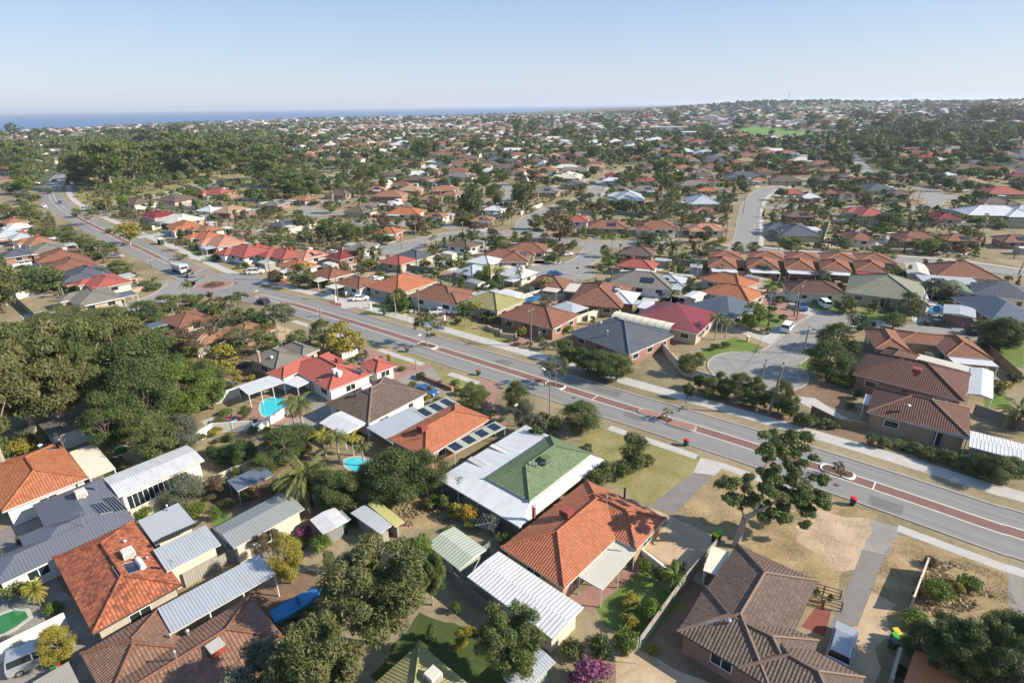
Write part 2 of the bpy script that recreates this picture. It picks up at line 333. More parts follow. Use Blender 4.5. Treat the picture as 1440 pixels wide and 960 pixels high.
# occupancy map, 1 m cells
OC = np.zeros((1000, 1300), np.uint8); OX, OY = -500, 0
def mark(pts, val=1):
    xs = [p[0] for p in pts]; ys = [p[1] for p in pts]
    x0, x1, y0, y1 = int(min(xs)) - OX - 1, int(max(xs)) - OX + 2, int(min(ys)) - OY - 1, int(max(ys)) - OY + 2
    x0, y0 = max(0, x0), max(0, y0); x1, y1 = min(1000, x1), min(1300, y1)
    if x1 <= x0 or y1 <= y0: return
    X, Y = np.meshgrid(np.arange(x0, x1) + OX + .5, np.arange(y0, y1) + OY + .5, indexing='ij')
    ins = np.zeros(X.shape, bool); n = len(pts)
    for i in range(n):
        a, b = pts[i], pts[(i + 1) % n]
        if a[1] == b[1]: continue
        c = ((a[1] > Y) != (b[1] > Y)) & (X < (b[0] - a[0]) * (Y - a[1]) / (b[1] - a[1]) + a[0]); ins ^= c
    sub = OC[x0:x1, y0:y1]; sub[ins] |= val
def occ(x, y, r=0):
    i, j = int(x - OX), int(y - OY); r = int(round(r))
    if i < 0 or j < 0 or i >= 1000 or j >= 1300: return 0
    return int(OC[max(0, i - r):i + r + 1, max(0, j - r):j + r + 1].max()) if r else int(OC[i, j])
# ================================================================== SETTING
def grid_polar(name, radii, mat, zf, a0=-180, a1=180, n=360, skip=None):
    V = []; F = []; m = len(radii)
    angs = [a0 + (a1 - a0) * i / n for i in range(n + 1)]
    for a in angs:
        for r in radii: x, y = r * math.sin(R(a)), r * math.cos(R(a)); V.append((x, y, zf(x, y)))
    for i in range(n):
        for j in range(m - 1): F.append((i * m + j, i * m + j + 1, (i + 1) * m + j + 1, (i + 1) * m + j))
    me = bpy.data.meshes.new(name); me.from_pydata(V, [], F); me.update()
    me.polygons.foreach_set("use_smooth", [True] * len(F))
    ms = mat if isinstance(mat, list) else [mat]
    for q in ms: me.materials.append(M[q])
    ob = bpy.data.objects.new(name, me); COL.objects.link(ob); ob['kind'] = 'structure'; return ob
rad = [.01, 300, 500] + [650 * 1.055 ** i for i in range(62)]
g = grid_polar("ground", rad, ["ground_dry", "ground_far"], gz, n=480)
pr = len(rad) - 1
g.data.polygons.foreach_set("material_index", [1 if (i % pr) >= 2 else 0 for i in range(len(g.data.polygons))])
grid_polar("sea", [1500 * 1.25 ** i for i in range(15)], "sea", lambda x, y: -8.0, -75, 75, 60)
me = bpy.data.meshes.new("haze"); me.from_pydata([(-38000,-1500,-18),(38000,-1500,-18),(38000,36000,-18),(-38000,36000,-18),(-38000,-1500,112),(38000,-1500,112),(38000,36000,112),(-38000,36000,112)], [], [(3,2,1,0),(4,5,6,7),(0,1,5,4),(1,2,6,5),(2,3,7,6),(3,0,4,7)])
hm = bpy.data.materials.new("haze"); hm.use_nodes = True; hn = hm.node_tree; hn.nodes.remove(hn.nodes["Principled BSDF"])
pvv = hn.nodes.new("ShaderNodeVolumePrincipled"); pvv.inputs["Color"].default_value = (.80, .88, 1, 1); pvv.inputs["Density"].default_value = .00009; pvv.inputs["Anisotropy"].default_value = .15
hn.links.new(pvv.outputs[0], hn.nodes["Material Output"].inputs["Volume"]); me.materials.append(hm)
ho = bpy.data.objects.new("haze", me); COL.objects.link(ho); ho['kind'] = 'stuff'
# ------------------------------------------------------------------ roads
def crom(P, step=3.0):
    P = [Vector((p[0], p[1], 0)) for p in P]; out = []
    Q = [P[0] * 2 - P[1]] + P + [P[-1] * 2 - P[-2]]
    for i in range(1, len(Q) - 2):
        a, b, c, d = Q[i - 1:i + 3]; n = max(1, int((c - b).length / step))
        for k in range(n):
            t = k / n; out.append(.5 * ((2 * b) + (c - a) * t + (2 * a - 5 * b + 4 * c - d) * t * t + (3 * b - a - 3 * c + d) * t ** 3))
    out.append(Q[-2]); return out
def frames(C):
    N = []; S = [0]
    for i, p in enumerate(C):
        d = (C[min(i + 1, len(C) - 1)] - C[max(0, i - 1)]).normalized(); N.append(Vector((-d.y, d.x, 0)))
        if i: S.append(S[-1] + (C[i] - C[i - 1]).length)
    return N, S
def strip(mb, C, t0, t1, z, mat, s0=None, s1=None, h=0):
    N, S = frames(C); rows = []
    for i, p in enumerate(C):
        if (s0 is not None and S[i] < s0) or (s1 is not None and S[i] > s1): continue
        rows.append((p + N[i] * t0, p + N[i] * t1, S[i]))
    for (a, b, s), (c, d, s2) in zip(rows, rows[1:]):
        q = [Vector((v.x, v.y, z + h)) for v in (b, a, c, d)]
        mb.poly(q, mat, [(s, t1), (s, t0), (s2, t0), (s2, t1)])
        if h:
            for e, f in ((a, c), (d, b)): mb.poly([(e.x, e.y, z), (f.x, f.y, z), (f.x, f.y, z + h), (e.x, e.y, z + h)], mat)
    return rows
MED = [Vector((118, 2, 0))] + [at(*p) for p in [(1560,791),(1409,743.5),(1275.6,698),(1133,651),(977,601.5),(860,566),(781,541.5),(602,485.5),(507,456),(404,425.5),(301,399),(240,370.5),(207,354),(175,339),(135,319),(100,301),(79,286),(72,272),(77,259),(90,244),(100,232)]]
MAIN = crom(MED)
N_, S_ = frames(MAIN)
def s_of(px, py):
    p = at(px, py); return min(range(len(MAIN)), key=lambda i: (MAIN[i] - p).length)
SM = lambda px, py: S_[s_of(px, py)]
# note: MAIN runs from right to left, so +t is the camera side
NEAR_E, FAR_E = 5.0, -4.7
mb = MB(); strip(mb, MAIN, FAR_E, NEAR_E, .012, "asphalt"); struct(mb.build("road"))
for i in range(0, len(MAIN) - 1): mark([(MAIN[i] + N_[i] * 9), (MAIN[i] - N_[i] * 9), (MAIN[i + 1] - N_[i + 1] * 9), (MAIN[i + 1] + N_[i + 1] * 9)])
sR0, sR1 = SM(404, 427), SM(225, 363)
mb = MB()
for a, b in ((0, sR0), (sR1, SM(100, 301) )): strip(mb, MAIN, -.85, 1.0, .016, "median_brick", a, b)
struct(mb.build("median_paving"))
mb = MB()
for t in (-1.0, 1.0):
    for a, b in ((0, sR0 + 14), (sR1 - 10, S_[-1] - 60)): strip(mb, MAIN, t - .07, t + .07, .020, "road_paint", a, b)
cr = SM(1355, 727)
for s in range(18, int(S_[-1]), 38):
    i = min(range(len(S_)), key=lambda k: abs(S_[k] - s)); p, n = MAIN[i], N_[i]; d = Vector((n.y, -n.x, 0)) * .07
    if s > sR0 and s < sR1: continue
    q = [p + n - d, p + n + d, p - n + d, p - n - d]; mb.poly([(v.x, v.y, .0205) for v in q], "road_paint")
struct(mb.build("road_markings"))
mb = MB(); strip(mb, MAIN, NEAR_E, NEAR_E + .2, .002, "kerb_concrete", h=.1); strip(mb, MAIN, FAR_E - .28, FAR_E, .002, "kerb_concrete", h=.1); struct(mb.build("kerb"))
mb = MB(); strip(mb, MAIN, FAR_E - 5.4, FAR_E - 2.7, .012, "concrete"); struct(mb.build("footpath"))
def near_fp(p, q):
    mb = MB(); s0, s1 = sorted((SM(*p), SM(*q))); strip(mb, MAIN, NEAR_E + 1.7, NEAR_E + 3.1, .012, "concrete", s0, s1); struct(mb.build("footpath"))
near_fp((1900, 900), (1415, 790)); near_fp((1410, 787), (1268, 745)); near_fp((1180, 706), (1020, 653)); near_fp((985, 643), (845, 596)); near_fp((680, 540), (640, 520)); near_fp((610, 512), (545, 490)); near_fp((520, 482), (420, 448))
# side streets
STREETS = []; DISCS = []
def street(px, w, name="side_street", kerb=True, z=.008, mat="side_asphalt", path=0):
    C = crom([at(*p) for p in px], 2.5); mb = MB(); strip(mb, C, -w / 2, w / 2, z + .0004 * len(STREETS), mat); struct(mb.build(name)); n, s = frames(C)
    for i in range(len(C) - 1): mark([C[i] + n[i] * (w / 2 + 2), C[i] - n[i] * (w / 2 + 2), C[i + 1] - n[i + 1] * (w / 2 + 2), C[i + 1] + n[i + 1] * (w / 2 + 2)])
    STREETS.append((C, w, kerb))
    if path:
        mb = MB(); strip(mb, C, path, path + 1.6, .010, "concrete"); struct(mb.build("footpath"))
    return C
def disc(px, r, z, mat, name, n=40, h=0, kerb=True, wide=1.0):
    c = at(*px); DISCS.append((c, r)); P = [(c.x + r * wide * math.cos(6.2832 * i / n), c.y + r * math.sin(6.2832 * i / n)) for i in range(n)]; mb = MB()
    if h: mb.prism(P, 0.002, z + h, mat)
    else: mb.poly([(x, y, z) for x, y in P], mat, [(x, y) for x, y in P])
    struct(mb.build(name)); mark([(c.x + (x - c.x) * 1.2, c.y + (y - c.y) * 1.2) for x, y in P]); return c
street([(130,287),(175,285),(222,276),(270,264),(340,250)], 7, path=4.5)
street([(340,250),(420,240),(500,232),(590,226)], 7)
street([(545,350),(580,341),(610,335),(650,328),(700,330),(735,326),(780,337),(835,344),(900,342),(960,343)], 7.5)
disc((562,349), 9, .0095, "side_asphalt", "cul_de_sac")
street([(735,323),(742,308),(765,297),(800,285),(828,277)], 6.5)
street([(838,345),(826,364),(795,377),(775,385)], 7.5); disc((785,383), 10.5, .0097, "side_asphalt", "cul_de_sac")
street([(905,233),(870,243),(850,255),(836,270),(828,282)], 7.5, path=4.6)
street([(1100,262),(1075,268),(1058,285),(1052,305),(1050,328),(1046,347)], 8, path=4.6)
street([(1060,290),(1085,292),(1155,289),(1240,294),(1305,290),(1312,272),(1290,262)], 7.5); disc((1318,276), 11, .0096, "side_asphalt", "cul_de_sac")
street([(1000,350),(1046,351),(1110,357),(1190,362),(1265,366),(1355,373),(1440,386),(1520,400)], 8.5, path=5.2)
street([(1520,480),(1343,465),(1227,457),(1180,448)], 7.5)
street([(1215,448),(1177,446),(1150,458),(1122,483),(1095,504),(1064,521)], 7.5); disc((1064,521), 8.5, .0097, "side_asphalt", "cul_de_sac")
street([(560,230),(520,238),(470,247),(440,262)], 6); street([(660,292),(700,285),(720,268),(700,258)], 6.5); street([(455,300),(430,297),(450,283),(500,284)], 6.5); disc((452,300), 9, .0096, "side_asphalt", "cul_de_sac")
street([(490,312),(540,316),(600,312),(640,322)], 6)
street([(1195,214),(1205,225),(1218,240),(1228,252)], 8); street([(1190,250),(1100,253),(1020,250)], 7)
street([(8,335),(50,352),(90,366)], 5, kerb=False)
# roundabout
street([(300,402),(262,396),(240,412),(205,425),(150,437),(60,452)], 8, path=None)
RB = disc((301,401), 12.5, .0135, "asphalt", "roundabout")
disc((301,401), 4.8, .07, "retic_red", "roundabout_apron", h=.02); disc((301,401), 5.0, .03, "kerb_concrete", "kerb", h=.02); disc((301,401), 2.8, .12, "mulch", "roundabout_island", h=.04)
STREETS.append((MAIN, 9.6, False))
for ci, (C, w, kb) in enumerate(STREETS):
    if not kb: continue
    n_, s_ = frames(C)
    for sg in (-1, 1):
        run = []
        def flush():
            if len(run) > 2:
                mb = MB()
                for a, b in zip(run, run[1:]):
                    q = [a[0], b[0], b[1], a[1]]; mb.poly([(v.x, v.y, .10) for v in (q if sg < 0 else q[::-1])], "kerb_concrete")
                    for e, f in ((a[0], b[0]), (a[1], b[1])): mb.poly([(e.x, e.y, .002), (f.x, f.y, .002), (f.x, f.y, .10), (e.x, e.y, .10)], "kerb_concrete")
                struct(mb.build("kerb"))
            run.clear()
        for i, p in enumerate(C):
            k0, k1 = p + n_[i] * sg * w / 2, p + n_[i] * sg * (w / 2 + .3)
            bad = any((k1 - c).length < r + .2 for c, r in DISCS) or any(cj != ci and any((k1 - q).length < w2 / 2 + .9 for q in C2) for cj, (C2, w2, _) in enumerate(STREETS))
            if bad: flush()
            else: run.append((k0, k1))
        flush()
for c, r in DISCS:
    if 8 < r < 12:
        mb = MB(); n = 48
        for i in range(n):
            a, b = 6.2832 * i / n, 6.2832 * (i + 1) / n; P = [c + Vector((math.cos(t) * q, math.sin(t) * q, 0)) for t, q in ((a, r), (b, r), (b, r + .3), (a, r + .3))]
            if any(any((P[0] - q).length < w2 / 2 + 1.2 for q in C2) for C2, w2, _ in STREETS): continue
            mb.poly([(v.x, v.y, .10) for v in P], "kerb_concrete"); mb.poly([(P[0].x, P[0].y, .002), (P[1].x, P[1].y, .002), (P[1].x, P[1].y, .1), (P[0].x, P[0].y, .1)], "kerb_concrete")
        struct(mb.build("kerb"))
PZ = [0]
def patch(pts, mat, name, z=.006, jit=0, k=0, step=1.2, occm=0):
    PZ[0] += 7e-5; z += PZ[0] % .0009
    P = [at(*pv(k, *p)) for p in pts]; Q = []
    for i in range(len(P)):
        a, b = P[i], P[(i + 1) % len(P)]; n = max(1, int((b - a).length / step)) if jit else 1
        for j in range(n):
            q = a.lerp(b, j / n)
            if jit and j: q = q + Vector((random.uniform(-jit, jit), random.uniform(-jit, jit), 0))
            Q.append((q.x, q.y, z))
    # angle of the surface pattern follows the first edge
    d = (P[1] - P[0]).normalized(); mb = MB(); mb.poly(Q, mat, [(p[0] * d.x + p[1] * d.y, -p[0] * d.y + p[1] * d.x) for p in Q])
    if occm: mark([(q[0], q[1]) for q in Q], occm)
    return struct(mb.build(name, weld=False))
def splitter(k, pts):
    P = [at(*pv(k, *p)) for p in pts]; mb = MB(); mb.prism([(p.x, p.y) for p in P][::-1] if (P[1]-P[0]).cross(P[2]-P[1]).z < 0 else [(p.x, p.y) for p in P], .002, .11, "kerb_concrete", "retic_red"); struct(mb.build("traffic_island"))
for q in ([(110,70),(150,68),(200,85),(165,100),(120,88)], [(200,120),(235,125),(225,143),(190,132)], [(515,235),(560,232),(585,243),(530,258)], [(560,262),(640,262),(650,272),(580,276)], [(690,293),(745,288),(760,300),(710,306)]): splitter(21, q)
# large verge and park surfaces
patch([(838,600),(985,640),(1010,655),(912,712),(840,668),(800,640)], "green_verge", "verge_lawn", .0045, .3)
patch([(1010,655),(1235,722),(1190,800),(1160,870),(1130,830),(1040,764),(940,710)], "dry_grass", "verge", .0042, .35)
patch([(1130,715),(1222,728),(1232,745),(1205,800),(1170,800),(1120,760)], "sand", "sand_patch", .0050, .5)
patch([(1250,748),(1420,800),(1440,860),(1290,870),(1190,960),(1180,900)], "dry_grass", "verge", .0040, .3)
patch([(1205,830),(1260,850),(1250,880),(1230,960),(1150,960),(1180,900)], "sand", "sand_patch", .0047, .6)
patch([(985,643),(1022,652),(1005,668),(975,664)], "concrete", "driveway", .0075)
patch([(975,664),(1003,668),(950,722),(912,712)], "grey_paving", "driveway", .0078)
patch([(1222,728),(1268,742),(1250,782),(1208,776),(1228,752)], "gravel", "driveway_apron", .0076, .25)
patch([(1213,772),(1246,780),(1206,880),(1165,885),(1190,830)], "grey_paving", "driveway", .0079)
patch([(1150,850),(1169,858),(1160,895),(1127,880)], "red_paving", "paved_terrace", .0081)
patch([(912,712),(1003,752),(1000,800),(985,822),(905,770),(938,735)], "sand", "forecourt", .0072, .1)
patch([(1420,790),(1440,797),(1440,870),(1418,850)], "gravel", "driveway_apron", .0076, .2)
# foreground yards
patch([(820,830),(900,790),(960,850),(905,905),(850,880)], "lawn", "lawn", .0074, .3)
patch([(590,860),(700,900),(760,960),(560,980),(520,950)], "dark_lawn", "lawn", .0074, .4)
patch([(865,900),(1000,960),(1000,1000),(860,980)], "sand", "bare_yard", .0056, .3)
patch([(900,880),(1010,770),(1060,960),(960,980)], "bare_brown", "bare_yard", .0052, .2)
patch([(540,720),(600,690),(650,720),(600,745),(560,745)], "dry_grass", "yard", .0060, .4)
patch([(800,845),(860,800),(905,770),(915,790),(830,860)], "pink_paving", "paved_terrace", .0085)
patch([(280,710),(400,640),(430,700),(390,760),(300,740)], "bare_brown", "yard", .0050, .4)
patch([(293,722),(312,715),(325,728),(303,742)], "lawn", "lawn", .0068, .2)
patch([(360,830),(440,800),(470,890),(420,930),(370,880)], "bare_brown", "yard", .0052, .3)
patch([(188,720),(235,690),(262,712),(210,738)], "lawn", "lawn", .0066, .2)
patch([(0,900),(110,860),(170,940),(140,980),(0,980)], "gravel", "driveway", .0062)
patch([(0,800),(60,790),(110,850),(0,900)], "gravel", "yard", .0051, .2)
patch([(0,745),(50,720),(80,735),(0,785)], "grey_paving", "driveway", .0063)
patch([(140,650),(170,640),(190,665),(150,680)], "dark_lawn", "lawn", .0064)
patch([(5,470),(30,455),(60,480),(20,500)], "bare_brown", "yard", .0064, .3)
# villa with pool
patch([(310,590),(395,548),(425,555),(440,580),(340,615)], "pink_paving", "pool_terrace", .0072)
patch([(283,592),(315,580),(345,595),(300,612)], "concrete", "pool_deck", .0085)
patch([(335,500),(375,525),(350,545),(318,530)], "bare_brown", "yard", .0064, .3)
patch([(400,545),(455,560),(480,590),(400,610)], "gravel", "yard", .0060, .3)
patch([(505,490),(560,498),(545,515),(600,508),(612,520),(560,535),(520,520)], "pink_paving", "forecourt", .0072)
patch([(560,532),(608,516),(622,535),(600,560),(560,560)], "gravel", "forecourt", .0076)
patch([(612,520),(680,532),(655,552),(628,545)], "green_verge", "verge_lawn", .0066, .2)
patch([(675,530),(705,540),(695,565),(715,600),(690,590),(665,560)], "pink_paving", "driveway", .0072)
patch([(560,490),(610,508),(600,516),(545,508)], "green_verge", "verge_lawn", .0056, .2)
# verges and drives on the far side of the main road
FS = 22
for q in ([(260,270),(470,205),(560,280),(790,360),(690,410),(520,370)],): patch(q, "green_verge", "verge_lawn", .0056, .3, k=FS)
patch([(790,350),(880,320),(930,370),(760,450),(690,420)], "pink_paving", "driveway", .0075, 0, k=FS)
patch([(170,150),(240,185),(480,190),(540,235),(450,215),(250,215)], "red_paving", "driveway", .0072, 0, k=FS)
patch([(60,195),(240,175),(305,220),(230,265),(110,240)], "lawn", "lawn", .0068, .2, k=5)
patch([(0,190),(120,165),(190,190),(60,215),(0,225)], "concrete", "driveway", .0074, 0, k=5)
patch([(130,200),(250,235),(320,240),(300,215),(260,270),(200,245)], "concrete", "driveway", .0061, 0, k=5)
for q in ([(580,185),(690,155),(760,145),(690,195)], ): patch(q, "red_paving", "driveway", .0072, 0, k=21)
for q in ([(640,210),(690,198),(760,232),(700,240)], [(350,90),(500,60),(520,110),(470,120)], [(690,190),(800,180),(900,215),(820,235)], [(870,240),(960,220),(1110,270),(1030,290)], [(1160,320),(1300,285),(1440,350),(1440,390)]): patch(q, "green_verge", "verge_lawn", .0066, .2, k=21)
for q in ([(960,200),(1000,210),(1100,300),(1040,295)], [(1040,290),(1170,250),(1300,265),(1160,320)], [(480,110),(620,50),(660,60),(560,120)]): patch(q, "concrete", "driveway", .0072, 0, k=21)
patch([(1100,120),(1240,80),(1440,150),(1300,230)], "dry_grass", "verge", .0048, .3, k=21)
for q in ([(200,600),(290,720),(370,660),(300,560)],): patch(q, "bare_brown", "yard", .005, .3, k=21)
# right-hand cul-de-sac gardens
for q in ([(60,410),(220,340),(345,385),(270,420),(110,455)], [(300,265),(400,255),(430,280),(380,310),(330,300)], [(760,215),(900,240),(980,275),(930,290),(810,275),(755,240)], [(545,205),(640,200),(700,235),(600,245)], [(440,430),(520,410),(560,480),(480,490)], [(1280,570),(1360,580),(1400,650),(1270,640)], [(340,105),(440,100),(430,135),(380,140)], [(1300,365),(1440,360),(1440,470),(1290,450)]): patch(q, "lawn", "lawn", .0066, .2, k=6)
for q in ([(180,310),(260,330),(390,380),(410,345),(300,300),(220,290)], [(370,300),(480,280),(520,300),(410,350),(360,330)], [(480,190),(560,230),(680,250),(640,265),(510,245)], [(960,240),(1140,260),(1180,300),(980,300)], [(480,590),(560,600),(700,690),(640,690),(500,620)]): patch(q, "concrete", "driveway", .0076, 0, k=6)
patch([(320,180),(400,170),(510,250),(500,290),(390,240)], "pink_paving", "driveway", .0074, 0, k=6)
patch([(470,500),(700,540),(740,660),(640,640),(480,590)], "bare_brown", "yard", .0052, .3, k=6)
patch([(0,560),(250,620),(520,690),(800,760),(1000,840),(700,780),(400,700),(0,600)], "bare_brown", "verge", .0046, .4, k=6)
# park and oval
patch([(100,272),(200,262),(262,248),(420,230),(440,255),(350,260),(200,290),(120,288)], "green_verge", "park_grass", .0046, 1)
patch([(90,240),(300,200),(440,205),(420,232),(262,248),(150,262)], "dry_grass", "park_grass", .0043, 1)
patch([(250,262),(330,250),(345,262),(270,275)], "gravel", "car_park", .0056)
def gpatch(pts, mat, name, dz):
    P = [at(*p) for p in pts]; c = sum(P, Vector()) / len(P); mb = MB(); n = 6; m_ = len(P)
    for i in range(m_):
        for j in range(n):
            q = [c.lerp(P[i], j / n), c.lerp(P[i], (j + 1) / n), c.lerp(P[(i + 1) % m_], (j + 1) / n), c.lerp(P[(i + 1) % m_], j / n)]
            q = q[:3] if j == 0 and False else q
            q = [(v.x, v.y, gz(v.x, v.y) + dz) for v in (q if j else [q[0], q[1], q[2]])]
            mb.poly(q, mat, [(v[0], v[1]) for v in q])
    mark([(p.x, p.y) for p in P]); return struct(mb.build(name))
gpatch([(1022,184),(1060,178),(1120,178),(1175,181),(1215,187),(1190,192),(1120,194),(1060,191)], "oval_grass", "sports_oval", .6)
gpatch([(95,199),(125,197),(148,205),(160,214),(140,214),(112,205)], "green_verge", "park_grass", .5)
gpatch([(100,197),(112,201),(128,208),(126,215),(113,207),(98,200)], "side_asphalt", "road", .9)
# ================================================================== HOUSES
def R3(k, a, b, c, z=2.7):
    A, B, C = (at(*pv(k, *q), z) for q in (a, b, c)); u, v = B - A, C - B
    au = math.atan2(u.y, u.x); av = math.atan2(v.y, v.x); sgn = 1 if u.x * v.y - u.y * v.x > 0 else -1
    av -= sgn * math.pi / 2
    X = math.cos(au) * u.length + math.cos(av) * v.length; Y = math.sin(au) * u.length + math.sin(av) * v.length
    ang = math.atan2(Y, X); m = (A + C) / 2
    return [m.x, m.y, ang, u.length, v.length, z]
class Blk:
    def __init__(s, rect, kind='hip', pitch=.42, over=.5, axis=None, dz=0):
        s.x, s.y, s.a, s.L, s.W, s.z = rect; s.z += dz; s.kind, s.pitch, s.over = kind, pitch, over
        s.rot = (s.W > s.L) if axis is None else (axis == 'W')
        if s.rot and kind != 'mono': s.a += math.pi / 2; s.L, s.W = s.W, s.L
        s.ca, s.sa = math.cos(s.a), math.sin(s.a)
    def w(s, lx, ly, z): return Vector((s.x + lx * s.ca - ly * s.sa, s.y + lx * s.sa + ly * s.ca, z))
    def loc(s, x, y): dx, dy = x - s.x, y - s.y; return dx * s.ca + dy * s.sa, -dx * s.sa + dy * s.ca
    def inside(s, x, y, m=0): a, b = s.loc(x, y); return abs(a) < s.L / 2 - m and abs(b) < s.W / 2 - m
    def h(s, x, y):
        a, b = s.loc(x, y); ex, ey = s.L / 2 - abs(a), s.W / 2 - abs(b)
        if ex < 0 or ey < 0: return -1
        if s.kind == 'hip': return s.z + s.pitch * min(ex, ey)
        if s.kind == 'gable': return s.z + s.pitch * ey
        if s.kind == 'mono': return s.z + s.pitch * (b + s.W / 2)
        return s.z + .05
    def corners(s, m=0): return [s.w(x * (s.L / 2 - m), y * (s.W / 2 - m), 0) for x, y in ((-1, -1), (1, -1), (1, 1), (-1, 1))]
def roofmesh(mb, b, mat, fascia, caps=None, th=.2):
    l, w, z, p = b.L / 2, b.W / 2, b.z, b.pitch; W = b.w
    if b.kind == 'hip':
        r = l - w; h = z + p * w
        A, B, C, D = W(-l, -w, z), W(l, -w, z), W(l, w, z), W(-l, w, z); E, F = W(-r, 0, h), W(r, 0, h)
        mb.poly([A, B, F, E], mat); mb.poly([C, D, E, F], mat); mb.poly([B, C, F], mat); mb.poly([D, A, E], mat)
        if caps:
            up = Vector((0, 0, .04))
            for q, t in ((A, E), (B, F), (C, F), (D, E)) + (((E, F),) if r > .3 else ()): mb.tube(q + up, t + up, .13, .13, caps, 5, False)
    elif b.kind == 'gable':
        h = z + p * w
        A, B, C, D = W(-l, -w, z), W(l, -w, z), W(l, w, z), W(-l, w, z); E, F = W(-l, 0, h), W(l, 0, h)
        mb.poly([A, B, F, E], mat); mb.poly([C, D, E, F], mat); mb.poly([B, C, F], fascia); mb.poly([D, A, E], fascia)
        if caps: mb.tube(E + Vector((0, 0, .03)), F + Vector((0, 0, .03)), .12, .12, caps, 5)
    elif b.kind == 'mono':
        h = z + p * b.W; A, B, C, D = W(-l, -w, z), W(l, -w, z), W(l, w, h), W(-l, w, h)
        mb.poly([A, B, C, D], mat)
        mb.poly([C, D, W(-l, w, z), W(l, w, z)], fascia); mb.poly([B, C, W(l, w, z)], fascia); mb.poly([D, A, W(-l, w, z)], fascia)
    else:
        mb.poly([W(-l, -w, z), W(l, -w, z), W(l, w, z), W(-l, w, z)], mat)
    c = [W(x * l, y * w, 0) for x, y in ((-1, -1), (1, -1), (1, 1), (-1, 1))]
    for i in range(4):
        a, d = c[i], c[(i + 1) % 4]; mb.poly([(a.x, a.y, z - th), (d.x, d.y, z - th), (d.x, d.y, z), (a.x, a.y, z)], fascia)
    mb.poly([(p_.x, p_.y, z - th) for p_ in reversed(c)], fascia)
def wallmesh(mb, b, mat, m=None, z0=0):
    m = b.over if m is None else m
    c = b.corners(m); z1 = b.z - .2
    for i in range(4):
        a, d = c[i], c[(i + 1) % 4]; mb.poly([(a.x, a.y, z0), (d.x, d.y, z0), (d.x, d.y, z1), (a.x, a.y, z1)], mat)
    mb.poly([(p.x, p.y, z1) for p in c], mat)
FR = {}
def window(root, p, n, w=1.7, h=1.15, sill=.95, detail=2, fr="white_paint", name='window', drape=False):
    t = Vector((-n.y, n.x, 0)); base = Vector((p.x, p.y, sill)); mb = MB()
    def q(a, b, o): return base + t * a + Vector((0, 0, b)) + n * o
    def bx(mb, a0, a1, b0, b1, o0, o1, m):
        A = [q(a0, b0, o0), q(a1, b0, o0), q(a1, b1, o0), q(a0, b1, o0)]; B = [q(a0, b0, o1), q(a1, b0, o1), q(a1, b1, o1), q(a0, b1, o1)]
        mb.poly(B, m)
        for i in range(4): j = (i + 1) % 4; mb.poly([A[i], A[j], B[j], B[i]], m)
    if detail >= 2:
        f = .07
        for a0, a1, b0, b1 in ((-w/2, w/2, 0, f), (-w/2, w/2, h - f, h), (-w/2, -w/2 + f, f, h - f), (w/2 - f, w/2, f, h - f), (-f/2, f/2, f, h - f)): bx(mb, a0, a1, b0, b1, -.03, .045, fr)
        o = mb.build(name, root); pm = MB(); pm.poly([q(-w/2 + f, f, .018), q(w/2 - f, f, .018), q(w/2 - f, h - f, .018), q(-w/2 + f, h - f, .018)], "glass")
        pn = pm.build("pane", o, origin=root['_o']); o['_k'] = 1
    else:
        bx(mb, -w/2, w/2, 0, h, -.03, .03, fr); mb.poly([q(-w/2 + .1, .1, .034), q(w/2 - .1, .1, .034), q(w/2 - .1, h - .1, .034), q(-w/2 + .1, h - .1, .034)], "glass"); mb.build(name, root)
def openings(root, blks, detail=2, door=True, fr="white_paint", step=4.2, every=1, maxn=8):
    n_w = 0; done_door = False
    for b in blks:
        c = b.corners(b.over)
        for i in range(4):
            A, D = c[i], c[(i + 1) % 4]; d = D - A; Lg = d.length; 
            if Lg < 2.5: continue
            n = Vector((d.y, -d.x, 0)).normalized(); mid = (A + D) / 2
            if n.dot(Vector((-mid.x, -mid.y, 0)).normalized()) < (-.1 if detail >= 2 else .15): continue
            k = max(1, int(Lg / step))
            for j in range(k):
                p = A + d * ((j + .5) / k); po = p + n * .6
                if any(o is not b and o.inside(po.x, po.y, -.3) for o in blks) or n_w >= maxn: continue
                if b.z < 2.2: continue
                if door and not done_door and k > 1 and j == 1:
                    done_door = True; window(root, p + n * .002, n, .95, 2.05, .02, 1, "door_wood", 'door'); continue
                window(root, p, n, min(1.9, Lg / k * .55), 1.15, .95, detail, fr); n_w += 1
def rz(blks, px, py):
    z = 3.5
    for _ in range(5):
        p = at(px, py, z); hh = [b.h(p.x, p.y) for b in blks]; z = max([h for h in hh if h > 0] or [z])
    return at(px, py, z)
HOUSES = []
def house(label, name, blocks, roof, wall, fascia="gutter", cap=None, detail=2, cat="house", group=None, posts=(), maxn=8, door=True, th=.2, nowall=False, autolab=None, px=None, base=0, win=True):
    for i, b in enumerate(blocks): b.z += .025 * i
    b0 = blocks[0]; root = bpy.data.objects.new(name, None); COL.objects.link(root); root.location = (b0.x, b0.y, base); root['_o'] = (b0.x, b0.y, base)
    if base:
        root.location = (b0.x, b0.y, base); root['_o'] = (b0.x, b0.y, 0)
    mb = MB()
    for b in blocks: roofmesh(mb, b, roof, fascia, cap if detail >= 1 else None, th)
    mb.build("roof", root)
    if not nowall:
        mb = MB()
        for b in blocks: wallmesh(mb, b, wall)
        mb.build("wall", root)
        if win and detail >= 1: openings(root, blocks, detail, door, maxn=maxn)
    for b in blocks: mark([(p.x, p.y) for p in b.corners(-.6)], 2)
    if label: tag(root, label, cat, group)
    HOUSES.append((root, blocks)); return root, blocks
def part(root, mb, name): return mb.build(name, root)
